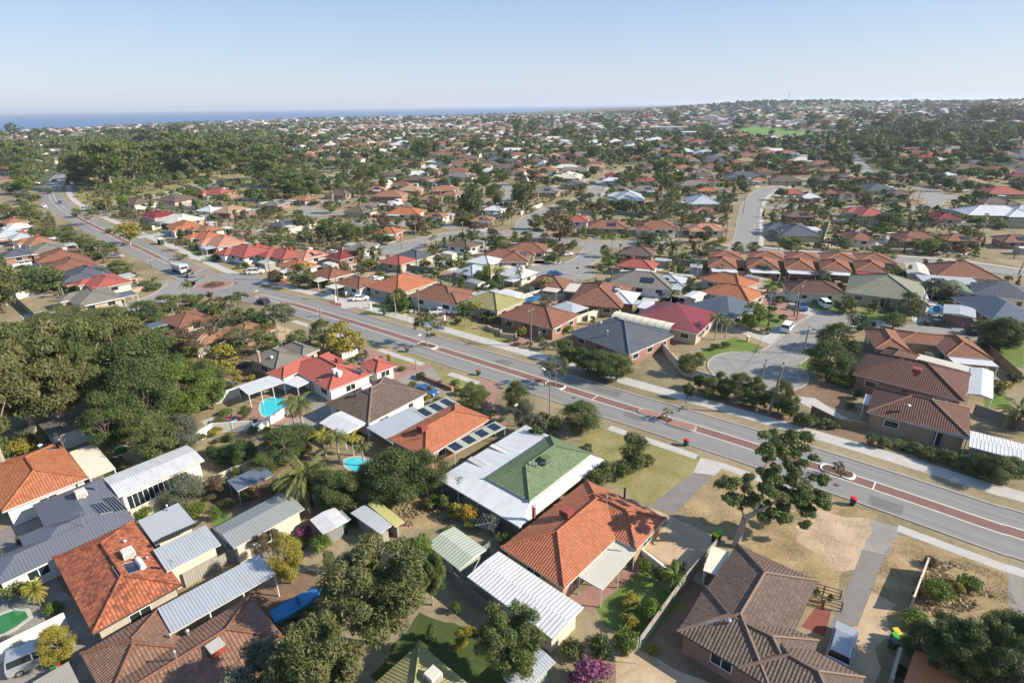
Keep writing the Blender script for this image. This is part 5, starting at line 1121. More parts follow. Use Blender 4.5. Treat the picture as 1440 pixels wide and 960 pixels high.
rows(6, """round oli 20 500 400 110;round oli 60 470 400 70;shrub oli 20 600 520 60;shrub drk 60 560 470 60;upright oli 110 600 490 90;round oli 150 580 480 80;round oli 235 610 480 110;shrub oli 180 600 540 70;shrub drk 290 640 560 90;round oli 300 610 500 80;shrub oli 340 640 560 60;
round oli 400 660 510 100;shrub drk 450 690 590 90;round oli 440 670 560 80;shrub oli 500 720 640 80;shrub oli 540 720 650 80;shrub oli 600 720 670 70;shrub oli 640 730 690 50;
round oli 640 400 270 130;round drk 605 510 345 190;round drk 680 480 390 90;round oli 590 380 300 70;round drk 740 320 240 80;shrub drk 790 300 260 40;round oli 885 305 230 100;round bri 668 545 480 100;round drk 680 240 160 110;round oli 715 420 350 60;
palm pal 135 355 220 90;palm pal 178 350 245 80;palm pal 368 205 120 60;shrub drk 130 395 355 45;shrub drk 180 385 345 40;shrub oli 330 250 215 50;shrub oli 310 300 270 40;shrub oli 365 260 230 40;shrub drk 330 325 305 25;shrub drk 355 330 312 22;
upright gry 590 105 50 90;upright gry 345 90 25 80;round drk 895 95 45 50;column oli 948 95 30 32;round gry 1060 170 85 110;round brn 1130 190 115 90;shrub yel 1107 220 170 40;round bri 1190 80 25 60;shrub oli 920 260 225 50;shrub oli 870 235 205 40;shrub bri 880 210 190 30;
round drk 1330 390 250 170;round drk 1290 330 265 90;round oli 1400 370 290 80;shrub drk 1290 400 350 90;shrub yel 1350 560 505 60;shrub oli 1330 590 530 50;shrub oli 1400 540 470 80;shrub drk 740 600 550 45;shrub oli 700 640 600 45;shrub oli 730 600 575 30;
upright gry 1050 450 390 110;shrub oli 1210 330 300 60;shrub oli 545 195 165 50;shrub oli 20 140 125 60;shrub bri 260 290 240 50;shrub drk 1190 265 245 30""")
rows(3, """round oli 700 70 20 40;shrub oli 745 75 25 70;shrub oli 820 80 40 80;shrub oli 870 95 45 80;shrub oli 930 120 60 90;shrub oli 990 140 70 90;shrub oli 1040 160 85 90;round drk 1090 180 85 100;round oli 1160 210 90 130;round oli 1220 200 100 110;shrub drk 1130 190 120 80;
gum drk 960 960 690 230;gum drk 1080 1010 700 230;round drk 1180 900 660 200;round drk 1260 960 680 170;shrub bri 870 745 665 130;round drk 860 880 700 130;gum gry 1150 1030 760 180;shrub bri 940 640 540 110;shrub bri 970 630 560 80;shrub bri 1070 610 535 90;shrub yel 1030 620 570 60;shrub brn 930 520 470 60;shrub oli 1100 600 560 50;shrub bri 500 640 590 30;shrub bri 550 660 615 26;shrub drk 820 930 880 50;sparse brn 580 195 120 50""")
rows(11, """round oli 180 300 185 160;round oli 60 300 180 110;sparse oli 530 305 205 95;round oli 435 262 210 60;shrub yel 30 320 260 70;gum yel 735 420 288 145;round oli 560 495 385 190;round oli 420 425 330 160;round oli 270 390 305 180;round oli 500 430 380 120;shrub bri 620 350 315 50;round drk 250 680 540 250;round drk 160 620 520 120;
round oli 690 590 495 150;shrub bri 660 585 530 90;shrub drk 1028 400 320 55;shrub bri 1088 435 395 60;round oli 705 260 205 80;round oli 760 270 225 70;shrub drk 1385 550 498 50;shrub drk 1250 500 455 130;shrub drk 1220 500 470 60;shrub oli 860 670 615 110;shrub oli 830 640 600 80;sparse gum 1020 500 460 80;shrub gry 1210 280 220 60;shrub oli 655 225 185 50;shrub bri 860 210 155 40;round oli 1105 160 85 80;shrub oli 1420 400 360 60;
gum oli 40 760 470 190;gum drk 20 700 500 120;palm pal 340 690 630 60;shrub bri 1180 460 420 50;shrub oli 820 330 280 70;upright oli 520 480 430 70;shrub oli 1280 350 330 60;shrub drk 205 170 120 90;round oli 140 130 40 120;round oli 60 130 60 80;round oli 280 130 95 60""")
rows(12, """round drk 1212 250 78 168;round drk 1345 190 70 120;round drk 440 390 260 190;round drk 530 390 290 120;round oli 422 240 165 85;round brn 725 320 238 100;round brn 910 350 235 130;round oli 985 330 255 70;umbrella brn 1250 370 290 110;upright oli 1320 380 310 60;shrub drk 740 415 345 110;round drk 75 265 190 90;round oli 260 325 245 100;shrub oli 135 240 195 60;shrub oli 235 255 205 70;
palm pal 170 400 305 70;palm pal 325 420 345 60;palm pal 380 410 345 50;palm pal 440 430 365 60;date pal 600 520 390 80;palm pal 690 520 420 70;palm yel 295 600 510 60;palm pal 1060 560 470 70;shrub oli 650 550 480 80;shrub oli 720 530 495 60;column drk 1016 450 385 18;round oli 1175 300 248 90;shrub yel 1170 290 250 90;shrub oli 610 280 235 60;shrub oli 590 290 260 50;
round drk 235 170 60 100;gum oli 180 160 0 220;gum oli 320 150 10 100;round oli 590 150 60 90;round oli 640 110 30 80;shrub drk 335 195 155 70;shrub oli 300 190 160 40;round drk 1060 110 40 60;shrub oli 880 110 75 50;round oli 895 205 145 70;palm pal 870 180 120 40;round oli 1390 60 -10 110;round drk 1200 600 560 60;round drk 1260 640 560 80;palm pal 1370 650 540 90;shrub bri 1180 620 565 60;shrub bri 110 620 560 110;shrub bri 160 600 530 80;column oli 305 590 515 22;upright oli 320 660 570 90;shrub bri 480 690 620 40;shrub oli 420 660 610 60;shrub oli 380 650 600 50;shrub oli 700 600 550 60;shrub oli 1100 540 480 80;palm pal 1040 550 470 50;shrub drk 960 540 490 60;palm yel 945 540 480 60""")
rows(13, """pine oli 888 250 -30 110;round brn 268 395 240 170;sparse oli 840 200 10 120;gum oli 60 240 60 150;date pal 895 490 360 120;palm pal 560 475 330 75;round drk 1315 130 88 58;round oli 1352 460 395 85;round drk 130 330 240 90;round oli 110 240 190 70;round drk 390 180 110 80;round oli 400 110 65 70;round drk 290 210 160 100;round drk 250 250 200 80;shrub oli 350 195 150 60;round oli 640 235 155 140;round drk 600 230 170 90;round oli 490 220 165 90;round drk 440 215 170 60;round drk 740 260 210 60;shrub drk 800 205 165 50;shrub oli 670 300 260 90;shrub oli 790 285 250 80;
shrub oli 480 370 320 60;shrub bri 400 370 300 50;shrub oli 650 375 345 50;shrub oli 770 380 325 90;shrub oli 850 375 330 70;shrub drk 1040 380 345 50;shrub oli 930 420 385 80;shrub drk 780 415 390 180;round oli 1130 470 395 140;shrub drk 1080 490 430 60;shrub oli 970 500 450 70;upright oli 497 575 515 50;shrub drk 565 510 475 30;shrub drk 455 550 530 25;shrub drk 320 440 395 70;shrub drk 230 420 370 60;shrub oli 235 520 450 90;shrub oli 190 520 460 70;palm pal 90 600 520 70;palm pal 30 620 530 60;palm pal 180 690 600 80;palm pal 220 690 610 60;
shrub bri 10 640 600 60;round drk 1000 680 640 70;shrub oli 1100 560 500 90;shrub oli 1180 590 510 120;shrub drk 950 580 500 60;shrub oli 1400 570 500 100;round bri 890 700 640 80;round oli 840 710 670 50;shrub oli 1190 230 195 90;shrub drk 1220 160 130 40;column drk 1412 260 212 16;shrub yel 1190 400 355 70;shrub oli 1230 240 210 30;round oli 620 90 30 70;round oli 680 70 10 80;round oli 940 60 0 60;shrub bri 720 430 390 40""")
rows(14, """gum oli 125 480 365 150;round drk 625 520 420 155;round bri 900 465 372 120;shrub drk 780 430 380 70;shrub drk 985 475 395 90;round drk 350 215 140 80;round drk 690 315 225 170;round oli 640 290 235 80;round oli 860 290 205 80;shrub oli 1220 310 225 180;shrub oli 1320 330 285 80;palm pal 355 390 310 60;shrub oli 260 310 260 90;shrub oli 250 220 175 90;shrub drk 545 190 130 80;round drk 480 100 40 100;round oli 410 110 50 80;round drk 300 100 50 70;shrub oli 640 180 140 50;round drk 930 90 40 90;round drk 1010 100 50 70;round oli 1040 90 60 50;shrub drk 1180 100 60 90;shrub oli 130 180 150 60;
column drk 1205 430 365 22;shrub drk 1150 450 390 80;shrub drk 1080 445 390 60;column oli 790 590 530 24;round drk 718 600 540 80;shrub oli 500 620 570 60;shrub yel 560 620 585 90;shrub gry 290 630 540 120;shrub gry 350 620 560 60;shrub oli 60 590 530 130;shrub oli 1080 520 490 60;column oli 1400 650 580 24;shrub oli 1350 620 575 50;shrub oli 890 225 190 60;shrub oli 940 225 200 50;round drk 1400 130 30 120;shrub oli 20 270 225 60;shrub oli 600 350 300 80;shrub oli 550 400 350 50;shrub drk 460 410 360 40;shrub oli 1350 250 220 60;shrub oli 970 390 350 50""")
rows(7, """gum oli 640 590 300 230;gum gum 500 580 370 200;gum oli 760 560 320 200;gum oli 560 470 310 180;gum oli 420 560 400 100;gum gum 840 520 370 130;gum oli 900 480 320 160;gum oli 1000 500 290 200;gum oli 1120 530 300 210;gum oli 1230 520 380 170;gum oli 1300 480 300 160;gum oli 1400 440 290 150;gum oli 1060 430 260 160;gum oli 1250 400 270 150;gum oli 960 400 250 130;gum drk 1180 460 300 130;gum oli 700 480 310 130;
round oli 120 500 330 160;round oli 60 430 320 130;round oli 150 560 430 150;round drk 30 480 400 100;round oli 230 500 420 120;shrub oli 350 500 455 60;round oli 330 370 275 110;round oli 230 320 240 90;round drk 90 290 210 90;round oli 160 400 300 120;round oli 20 360 260 90;gum oli 200 450 340 100;shrub drk 420 350 300 90;sparse oli 1035 590 510 50;round drk 1310 570 520 110;shrub drk 1420 500 455 40;gum drk 860 330 245 130;gum drk 640 300 240 130;gum oli 760 310 240 130;gum drk 1000 290 210 120""")
rows(8, """gum oli 60 560 360 180;gum oli 40 480 330 150;gum oli 180 600 440 190;gum oli 320 600 480 100;gum oli 120 450 330 100;gum oli 940 450 290 110;gum drk 1010 400 310 70;round drk 520 425 360 115;round drk 625 410 365 45;gum oli 390 350 270 90;gum drk 1240 385 300 110;round oli 490 470 420 90;round drk 480 560 490 80;round oli 680 530 440 110;round oli 600 540 430 110;round drk 1260 490 435 110;round drk 1060 580 520 60;round oli 1380 520 475 80;round drk 980 520 460 70;round oli 200 320 270 70;round drk 190 350 315 60;gum oli 870 210 170 40""")
rows(10, """gum drk 880 320 195 140;gum drk 780 260 160 120;gum drk 620 250 155 130;gum drk 500 240 140 110;gum oli 420 290 180 100;gum oli 310 280 190 70;gum drk 1010 250 160 120;gum drk 900 170 100 90;gum drk 1180 240 100 150;gum drk 1290 250 130 120;gum drk 1380 230 130 110;gum drk 1240 300 200 100;gum drk 1100 260 180 100;gum oli 1420 300 200 90;gum drk 240 250 150 90;gum drk 90 220 150 80;gum drk 750 300 230 100;gum oli 680 230 150 80;gum drk 1190 350 290 120;gum drk 1350 380 300 110;sparse gum 395 370 280 40;sparse gum 910 370 300 40;palm pal 1140 420 330 60;palm pal 240 500 440 60;palm pal 335 520 450 50;round drk 800 480 400 130;round drk 160 500 420 170;round drk 620 540 485 120;round drk 380 310 270 60;round drk 530 370 325 90;gum oli 880 390 230 70;column drk 208 350 305 15""")
rows(9, """gum drk 1270 270 180 90;gum drk 1340 250 160 80;gum drk 1100 330 255 70;gum oli 1180 360 290 90;gum drk 900 240 150 90;gum drk 490 230 165 60;gum oli 540 270 190 80;gum oli 320 300 210 100;gum drk 240 300 240 80;gum oli 410 300 240 70;gum drk 660 290 220 90;gum oli 40 290 180 90;gum oli 120 280 190 80;gum oli 840 600 410 130;gum drk 930 360 270 70;gum oli 740 420 320 100;gum oli 660 420 340 70;gum oli 460 430 340 80;gum drk 1300 360 310 50;round drk 10 370 290 60;sparse gum 1410 220 170 60""")
# the leaning street gum, its own shape
def street_gum():
    foot = at(1034, 768); root = bpy.data.objects.new("gum_tree", None); COL.objects.link(root); root.location = foot; root['_o'] = tuple(foot)
    tag(root, "tall leaning street gum with clumped foliage in front of the main road", "tree"); d = Vector((0, 1, 0))
    def q(px, py, dy): # a place above the ground at the given depth offset from the foot
        y = foot.y + dy; a = at(px, py, 0); b = Vector((0, 0, CAMH)); t = y / a.y; return b.lerp(a, t)
    cl = [(1083,618,2,1.0),(1073,640,2.2,.75),(1110,618,3,1.3),(1128,628,3.5,1.2),(1108,640,3,1.1),(1026,684,-1,1.05),(1038,697,-.6,1.0),(1048,676,-1,.75),(1018,676,-1,.6),(1070,692,0,1.1),(1088,676,1,1.2),(1105,690,1,1.4),(1125,680,1.5,1.3),(1143,695,2,1.15),(1160,708,2.2,.8),(1120,708,1,1.2),(1098,712,0,1.1),(1075,715,0,.9),(1135,722,1,.9),(1060,702,-.5,.8),(1150,680,2,.8),(1090,728,0,.6),(1128,735,1,.6),(1085,655,1.5,.6),(1122,652,2,.9),(1095,664,.5,.8),(1148,712,1.5,.7),(1046,708,-.5,.6)]
    C = [(q(x, y, dy) - foot, r) for x, y, dy, r in cl]
    C2 = []
    g = random.Random(4)
    for c, r in C:
        for _ in range(5): C2.append((c + Vector((g.uniform(-1, 1), g.uniform(-1.2, 1.2), g.uniform(-.8, .8))) * r * .95, r * g.uniform(.42, .72)))
    me = leaf_mesh("crown", [tuple(c) for c, r in C2], [r for c, r in C2], 60000, .18, "leaf_gum", flat=.75, elong=1.7, seed=44, fill=.6); me.materials.clear(); me.materials.append(M["leaf_olive"])
    c = bpy.data.objects.new("crown", me); COL.objects.link(c); c.parent = root
    mb = MB(); f = lambda x, y, dy: q(x, y, dy)
    def limb(P, r0, r1, n=8):
        for i in range(len(P) - 1): mb.tube(P[i], P[i + 1], r0 + (r1 - r0) * i / (len(P) - 1), r0 + (r1 - r0) * (i + 1) / (len(P) - 1), "bark_pale", n, False)
    base = [foot, f(1042,745,0), f(1047,728,0), f(1060,722,0)]; limb(base, .38, .26, 10)
    limb([f(1060,722,0), f(1075,690,.5), f(1073,662,1.2), f(1082,645,1.8), f(1072,632,2.2)], .2, .05); limb([f(1073,662,1.2), f(1090,642,2), f(1108,628,3)], .12, .04); limb([f(1047,728,0), f(1042,705,-.5), f(1030,688,-1)], .18, .05)
    limb([f(1060,722,0), f(1085,708,.2), f(1110,694,1), f(1145,694,2)], .22, .05); limb([f(1060,722,0), f(1092,718,0), f(1130,718,1)], .14, .04); limb([f(1110,694,1), f(1125,672,1.6), f(1130,645,3)], .1, .03); limb([f(1042,705,-.5), f(1050,684,-1)], .08, .03)
    part(root, mb, "trunk"); me = None
street_gum()
# ---- low planting in the foreground gardens
rg = random.Random(77); nn_ = 0
for _ in range(3000):
    x, y = rg.uniform(-60, 30), rg.uniform(36, 112); q = proj((x, y, 0))
    if not (0 < q[0] < 1000 and 440 < q[1] < 955) or nn_ > 140: continue
    if math.hypot(q[0] - 385, q[1] - 571) < 32 or math.hypot(q[0] - 500, q[1] - 652) < 30: continue
    if occ(x, y, 1) or (q[0] > 900 and q[1] < 800) or (830 < q[0] and q[1] < 730): continue
    if occ(x, y, 3) == 0 and rg.random() < .6: continue
    nn_ += 1; k_ = rg.choice(['shrub', 'shrub', 'shrub', 'upright']); s_ = rg.uniform(.5, 1.1); tree_at(k_, rg.choice(['oli', 'drk', 'bri', 'gry', 'oli', 'yel']), x, y, 0, (2.6 if k_ == 'shrub' else 1.8) * s_, (1.5 if k_ == 'shrub' else 2.8) * s_, px=(q[0], q[1] - 8))
# ---- farther trees, placed among the houses
for o in list(TREES):
    if o.scale.x < .02: 
        for c in list(o.children): bpy.data.objects.remove(c)
        AUTO[:] = [a for a in AUTO if a[0] != o]; TREES.remove(o); bpy.data.objects.remove(o)
rg = random.Random(12); CNT = {}
for o in TREES: CNT[o.name.split('.')[0]] = CNT.get(o.name.split('.')[0], 0) + 1
cand = []
for i in range(42000):
    px = rg.uniform(-10, 1450); r = 120 * math.exp(rg.random() ** .8 * 2.35); a = (px - 720) / 870; y = r / math.hypot(1, a); x = a * y
    q = proj((x, y, gz(x, y)))
    if not (-20 < q[0] < 1460) or q[1] > 470: continue
    o_ = occ(x, y, 1.5 if r < 500 else 0)
    if o_ & 1 or (o_ & 2 and r < 600) or (o_ & 2 and rg.random() < .8): continue
    cand.append((r, x, y, q))
def far_style(r, px, py):
    wood = (95 < px < 425 and 188 < py < 262) or (px > 1150 + 90 * math.sin(py / 7) and 168 < py < 222 + 12 * math.sin(px / 31)) or py < 182
    if r < 330:
        k = rg.choice(['shrub', 'shrub', 'shrub', 'upright', 'round', 'round', 'palm', 'sparse', 'shrub', 'column'])
    else: k = rg.choice(['round', 'gum', 'round', 'shrub', 'shrub', 'upright', 'palm', 'upright']) if not wood else rg.choice(['gum', 'gum', 'round', 'gum'])
    c = 'pal' if k == 'palm' else rg.choice(['oli', 'oli', 'drk', 'drk', 'gry', 'brn', 'bri', 'gum'] if not wood else ['oli', 'drk', 'gum', 'drk'])
    w0, h0 = DIM[k]; s = rg.uniform(.5, 1.15) * (1.25 if wood and k == 'gum' else 1) * (.72 if r < 450 else .95); return k, c, w0 * s, h0 * s * rg.uniform(.85, 1.1)
cand.sort(); LIM = 280; accepted = []; 
GRID = {}
for r, x, y, q in cand:
    k, c, W, H_ = far_style(r, q[0], q[1]); wood = (95 < q[0] < 425 and 188 < q[1] < 262) or (q[0] > 1150 and 168 < q[1] < 232) or q[1] < 182
    keep = .85 if r < 330 else ((.48 if r < 480 else .45) if not wood else (.36 if q[0] > 450 or q[1] < 205 else .16))
    if rg.random() > keep: continue
    sp = max(2.2 if W < 3.5 else 3.5, W * (.75 if r < 330 else .55)); ce = (int(x // 6), int(y // 6)); bad = False
    for i in (-1, 0, 1):
        for j in (-1, 0, 1):
            for (u, v) in GRID.get((ce[0] + i, ce[1] + j), ()):
                if (u - x) ** 2 + (v - y) ** 2 < sp * sp: bad = True
    if bad: continue
    GRID.setdefault(ce, []).append((x, y)); accepted.append((r, x, y, q, k, c, W, H_))
rest = []
for r, x, y, q, k, c, W, H_ in accepted:
    nm = KN[k][0]
    if CNT.get(nm, 0) >= LIM or r > 620: rest.append((x, y, gz(x, y), W, H_, c, k)); continue
    CNT[nm] = CNT.get(nm, 0) + 1; tree_at(k, c, x, y, gz(x, y), W, H_, px=(q[0], q[1]))
# far woods: read as one mass
g = np.random.default_rng(3)
extra = []
for i in range(6300):
    a = rg.uniform(-.9, .92); lo = 900 if a > .35 or a < -.1 else 1100; dist = rg.uniform(lo, 3500) if rg.random() < .6 else rg.uniform(1500, 3600); y = dist / math.hypot(1, a); x = a * y
    if dist > coast(a) - 60: continue
    if dist < 1200 and occ(x, y, 0): continue
    px, py, _ = proj((x, y, gz(x, y)))
    if 1005 < px < 1215 and 172 < py < 199: continue
    if math.sin(x / 140) * math.sin(y / 190) < -.35 and rg.random() < .7: continue
    s = rg.uniform(.55, 1.25); extra.append((x, y, gz(x, y), 10 * s, 9 * s * rg.uniform(.8, 1.15), rg.choice(['oli', 'drk', 'gum']), 'gum'))
for i in range(120):
    x, y = rg.gauss(1125, 260), rg.gauss(2480, 160); s = rg.uniform(1, 1.6); extra.append((x, y, gz(x, y), 10 * s, 9 * s, 'drk', 'gum'))
def mass(name, items, mats_far=True):
  T_ = np.array([t[:5] for t in items]); cols = [t[5] for t in items]
  dist = np.hypot(T_[:, 0], T_[:, 1]); nl = np.clip(150000 / np.maximum(dist, 300), 50, 260).astype(int)
  idx = np.repeat(np.arange(len(T_)), nl); n = len(idx); lob = 6
  lc = g.normal(size=(len(T_), lob, 3)); lc /= np.linalg.norm(lc, axis=2)[:, :, None]; lc[:, :, 2] = np.abs(lc[:, :, 2]) * .8 - .1
  li = g.integers(0, lob, n); d = g.normal(size=(n, 3)); d /= np.linalg.norm(d, axis=1)[:, None]; d[:, 2] = np.abs(d[:, 2]) * .9 - .15
  cc = lc[idx, li] * .55 + d * .48
  P = np.stack([T_[idx, 0] + cc[:, 0] * T_[idx, 3] * .5, T_[idx, 1] + cc[:, 1] * T_[idx, 3] * .5, T_[idx, 2] + T_[idx, 4] * (.5 + cc[:, 2] * .5)], 1)
  nr = d + g.normal(size=(n, 3)) * .4 + np.array([0, 0, .2]); nr /= np.linalg.norm(nr, axis=1)[:, None]; t = np.cross(nr, g.normal(size=(n, 3))); t /= np.linalg.norm(t, axis=1)[:, None]; b = np.cross(nr, t)
  s = (T_[idx, 3] * np.sqrt(60 / nl[idx]) * .26 * (.6 + .8 * g.random(n)))[:, None]
  V = np.stack([P - t * s, P + b * s * .8, P + t * s, P - b * s * .8], 1).reshape(-1, 3)
  me = bpy.data.meshes.new(name); me.vertices.add(4 * n); me.vertices.foreach_set("co", V.astype(np.float32).ravel()); me.loops.add(4 * n); me.loops.foreach_set("vertex_index", np.arange(4 * n, dtype=np.int32)); me.polygons.add(n)
  me.polygons.foreach_set("loop_start", np.arange(0, 4 * n, 4, dtype=np.int32)); me.polygons.foreach_set("loop_total", np.full(n, 4, np.int32))
  for q in ("leaf_olive", "leaf_dark", "leaf_gum", "leaf_far"): me.materials.append(M[q])
  mi = {'oli': 0, 'drk': 1, 'gum': 2, 'gry': 0, 'brn': 2, 'bri': 0, 'pal': 0, 'yel': 0}; tm_ = np.array([mi[c] for c in cols]); tm_[dist > 1500] = 3; me.polygons.foreach_set("material_index", tm_[idx].astype(np.int32))
  at_ = me.attributes.new("rnd", 'FLOAT', 'FACE'); at_.data.foreach_set("value", (g.random(len(T_))[idx] * .6 + g.random(n) * .4).astype(np.float32)); me.update(); me.validate()
  o = bpy.data.objects.new(name, me); COL.objects.link(o); o['kind'] = 'stuff'
mass("garden_shrubbery", [t for t in rest if math.hypot(t[0], t[1]) < 620]); mass("distant_woods", [t for t in rest if math.hypot(t[0], t[1]) >= 620] + extra)
# grass tufts on the near verges
def tufts(name, polys, n, h, mat, seed):
    g = random.Random(seed); P = []
    for pts in polys:
        Q = [at(*p) for p in pts]; x0, x1 = min(q.x for q in Q), max(q.x for q in Q); y0, y1 = min(q.y for q in Q), max(q.y for q in Q); k = 0
        while k < n:
            x, y = g.uniform(x0, x1), g.uniform(y0, y1); ins = False; k += 1
            for i in range(len(Q)):
                a, b = Q[i], Q[(i + 1) % len(Q)]
                if (a.y > y) != (b.y > y) and x < (b.x - a.x) * (y - a.y) / (b.y - a.y) + a.x: ins = not ins
            if ins and math.sin(x * 1.3) + math.sin(y * 1.7 + x * .6) + g.uniform(-1.2, 1.2) > .1: P.append((x, y))
    m_ = len(P); gg = np.random.default_rng(seed); C = np.array([(x, y, 0) for x, y in P]); a = gg.random(m_) * 6.28; w = h * (.5 + gg.random(m_)); dx = np.stack([np.cos(a), np.sin(a), 0 * a], 1); up = np.stack([gg.normal(size=m_) * .5, gg.normal(size=m_) * .5, .2 + .5 * gg.random(m_)], 1)
    V = np.stack([C - dx * w[:, None] * .35, C + dx * w[:, None] * .35, C + dx * w[:, None] * .25 + up * w[:, None] * .7, C - dx * w[:, None] * .25 + up * w[:, None] * .7], 1).reshape(-1, 3)
    me = bpy.data.meshes.new(name); me.from_pydata([tuple(v) for v in V], [], [(4 * i, 4 * i + 1, 4 * i + 2, 4 * i + 3) for i in range(m_)]); at_ = me.attributes.new("rnd", 'FLOAT', 'FACE'); at_.data.foreach_set("value", gg.random(m_).astype(np.float32)); me.materials.append(M[mat]); me.update(); o = bpy.data.objects.new(name, me); COL.objects.link(o); o['kind'] = 'stuff'
tufts("dry_grass_tufts", [[(1010,662),(1232,728),(1190,800),(1160,850),(1130,820),(1040,764),(945,712)], [(1255,755),(1410,805),(1430,850),(1290,870),(1225,830)]], 42000, .085, "straw", 1)
tufts("green_grass_tufts", [[(838,605),(975,645),(950,700),(912,710),(840,668)], [(820,830),(900,795),(950,850),(905,900)]], 12000, .08, "leaf_yellow", 2)
tufts("weed_tufts", [[(1290,790),(1350,790),(1400,840),(1330,870),(1280,850)], [(560,700),(640,690),(640,735),(560,740)]], 6000, .3, "straw", 3)
# ================================================================== FENCES, POLES, VEHICLES AND SMALL THINGS
def fence(label, k, pts, h=1.8, mat="fence_sheet", th=.06, post=2.4, cap=None, cat="fence", name="fence", postmat=None, auto_=False):
    P = [at(*pv(k, *p)) for p in pts]; root = bpy.data.objects.new(name, None); COL.objects.link(root); root.location = P[0]; root['_o'] = tuple(P[0]); mb = MB(); pm = MB()
    for a, b in zip(P, P[1:]):
        d = (b - a).normalized(); n = Vector((-d.y, d.x, 0)) * th / 2; mb.prism([tuple((a - n)[:2]), tuple((b - n)[:2]), tuple((b + n)[:2]), tuple((a + n)[:2])], 0, h, mat)
        if cap: mb.bar(a + Vector((0, 0, h + .03)), b + Vector((0, 0, h + .03)), th + .08, .07, cap)
        m_ = max(1, int((b - a).length / post))
        for i in range(m_ + 1):
            q = a.lerp(b, i / m_); s = th + .06; pm.box((q.x, q.y, 0), (s, s, h + .04), postmat or mat, math.atan2(d.y, d.x))
    part(root, mb, "panel"); part(root, pm, "post_row"); root.children[-1]['kind'] = 'stuff'
    if auto_: auto(root, label, cat, "fences between the yards", ((pv(k, *pts[0])[0] + pv(k, *pts[-1])[0]) / 2, (pv(k, *pts[0])[1] + pv(k, *pts[-1])[1]) / 2))
    else: tag(root, label, cat)
    return root
fence("grey sheet fence bent around the left side of the striped garage", 2, [(560,715),(425,595),(425,575),(555,480)], 1.8, "fence_grey")
fence("tall pale timber fence between the orange tiled house and the dark brown house", 2, [(1060,860),(1115,840),(1285,600),(1400,470)], 1.8, "fence_sheet")
fence("low white wall with garden bed at the edge of the orange house's lawn", 2, [(1115,475),(1235,570)], 1.0, "white_render", .25)
fence("thin white-capped wall casting a long shadow on the vacant verge", 3, [(905,545),(850,690)], 1.9, "cream_render", .15, 3)
fence("brick gate wall beside the three wheelie bins", 3, [(800,880),(770,985)], 1.6, "cream_brick", .25)
fence("tall white slatted fence between the green pool and the drive", 1, [(-20,895),(258,755)], 1.9, "white_render", .12, 2, "white_paint")
fence("pale sheet fence behind the yellow-leaved shrubs", 2, [(345,215),(665,400)], 1.7, "fence_sheet"); fence("grey sheet fence under the big gum tree", 2, [(30,320),(150,420)], 1.7, "fence_grey")
fence("cream wall running along the back of the granny flat garden", 1, [(505,358),(700,255),(790,235),(960,160)], 1.8, "cream_render", .15, 3)
fence("long sheet fence behind the long silver patio roof", 1, [(700,600),(860,510),(1030,480)], 1.8, "fence_sheet")
fence("white wall around the pool terrace of the red villa", 4, [(1075,745),(1180,690),(1240,650)], 1.5, "white_render", .15, 3)
fence("white boundary wall left of the pool deck", 4, [(860,640),(1010,590)], 1.8, "white_render", .15, 3); fence("white rendered wall below the pool deck", 4, [(810,800),(900,745),(1070,735)], 1.7, "white_render", .15, 3)
fence("cream boundary wall along the bushes of the main road", 6, [(-175,300),(0,500),(200,560),(420,620)], 1.7, "cream_render", .15, 3)
fence("grey fence behind the court's corner tree", 6, [(680,385),(800,405)], 1.7, "fence_sheet"); fence("dark timber fence beneath the brown duplex", 6, [(540,665),(650,720),(775,740)], 1.5, "timber", postmat="timber")
fence("cream brick balcony wall of the brown duplex yard", 6, [(775,715),(905,750)], 1.1, "tan_brick", .2)
fence("grey sheet fence right of the brown duplex", 6, [(1225,665),(1440,740)], 1.7, "fence_grey"); fence("long dark sheet fence right of the rust-orange house", 6, [(1240,365),(1420,530)], 1.7, "timber", postmat="timber")
fence("stone-coloured retaining wall below the sloping lawn", 6, [(235,298),(340,330),(360,330)], .6, "stone", .3, 4, name="garden_wall", cat="wall"); fence("white picket wall in front of the brick forecourt", 6, [(395,165),(470,195)], 1.2, "white_render", .15)
fence("pink stone garden wall with a zigzag front beside the olive house", 22, [(545,300),(600,300),(640,320),(690,330),(700,355),(790,365),(800,340)], .9, "stone", .4, 2.2, name="garden_wall", cat="wall")
fence("cream side wall along the brick drive", 22, [(950,370),(1080,300),(1330,215)], 1.7, "cream_render", .15); fence("cream wall between the brown house and the olive house", 22, [(690,200),(830,140),(960,80)], 1.7, "cream_render", .15)
fence("cream wall in front of the red-roofed carport", 21, [(680,155),(760,140),(920,150)], 1.3, "cream_render", .15); fence("white stepped wall beside the brown house across the road", 21, [(1110,260),(1200,225),(1260,205)], 1.4, "white_render", .15)
fence("low brick garden wall beside the parked blue car", 5, [(325,508),(465,565)], .7, "red_brick", .5, 6, name="garden_wall", cat="wall"); fence("small white gate wall by the red villa's forecourt", 21, [(1090,650),(1180,622)], 1.2, "white_render", .25)
fence("cream wall along the corner lot left of the roundabout", 4, [(365,215),(560,160),(620,140)], 1.2, "tan_brick", .2, 4); fence("long cream fence left of the roundabout", 4, [(75,185),(210,140),(320,110)], 1.8, "cream_render", .12)
fence("dark fence at the bare brown yard on the left", 4, [(65,190),(160,275)], 1.8, "fence_grey"); fence("cream fence edging the bare brown yard", 4, [(160,265),(330,270)], 1.6, "cream_render", .1)
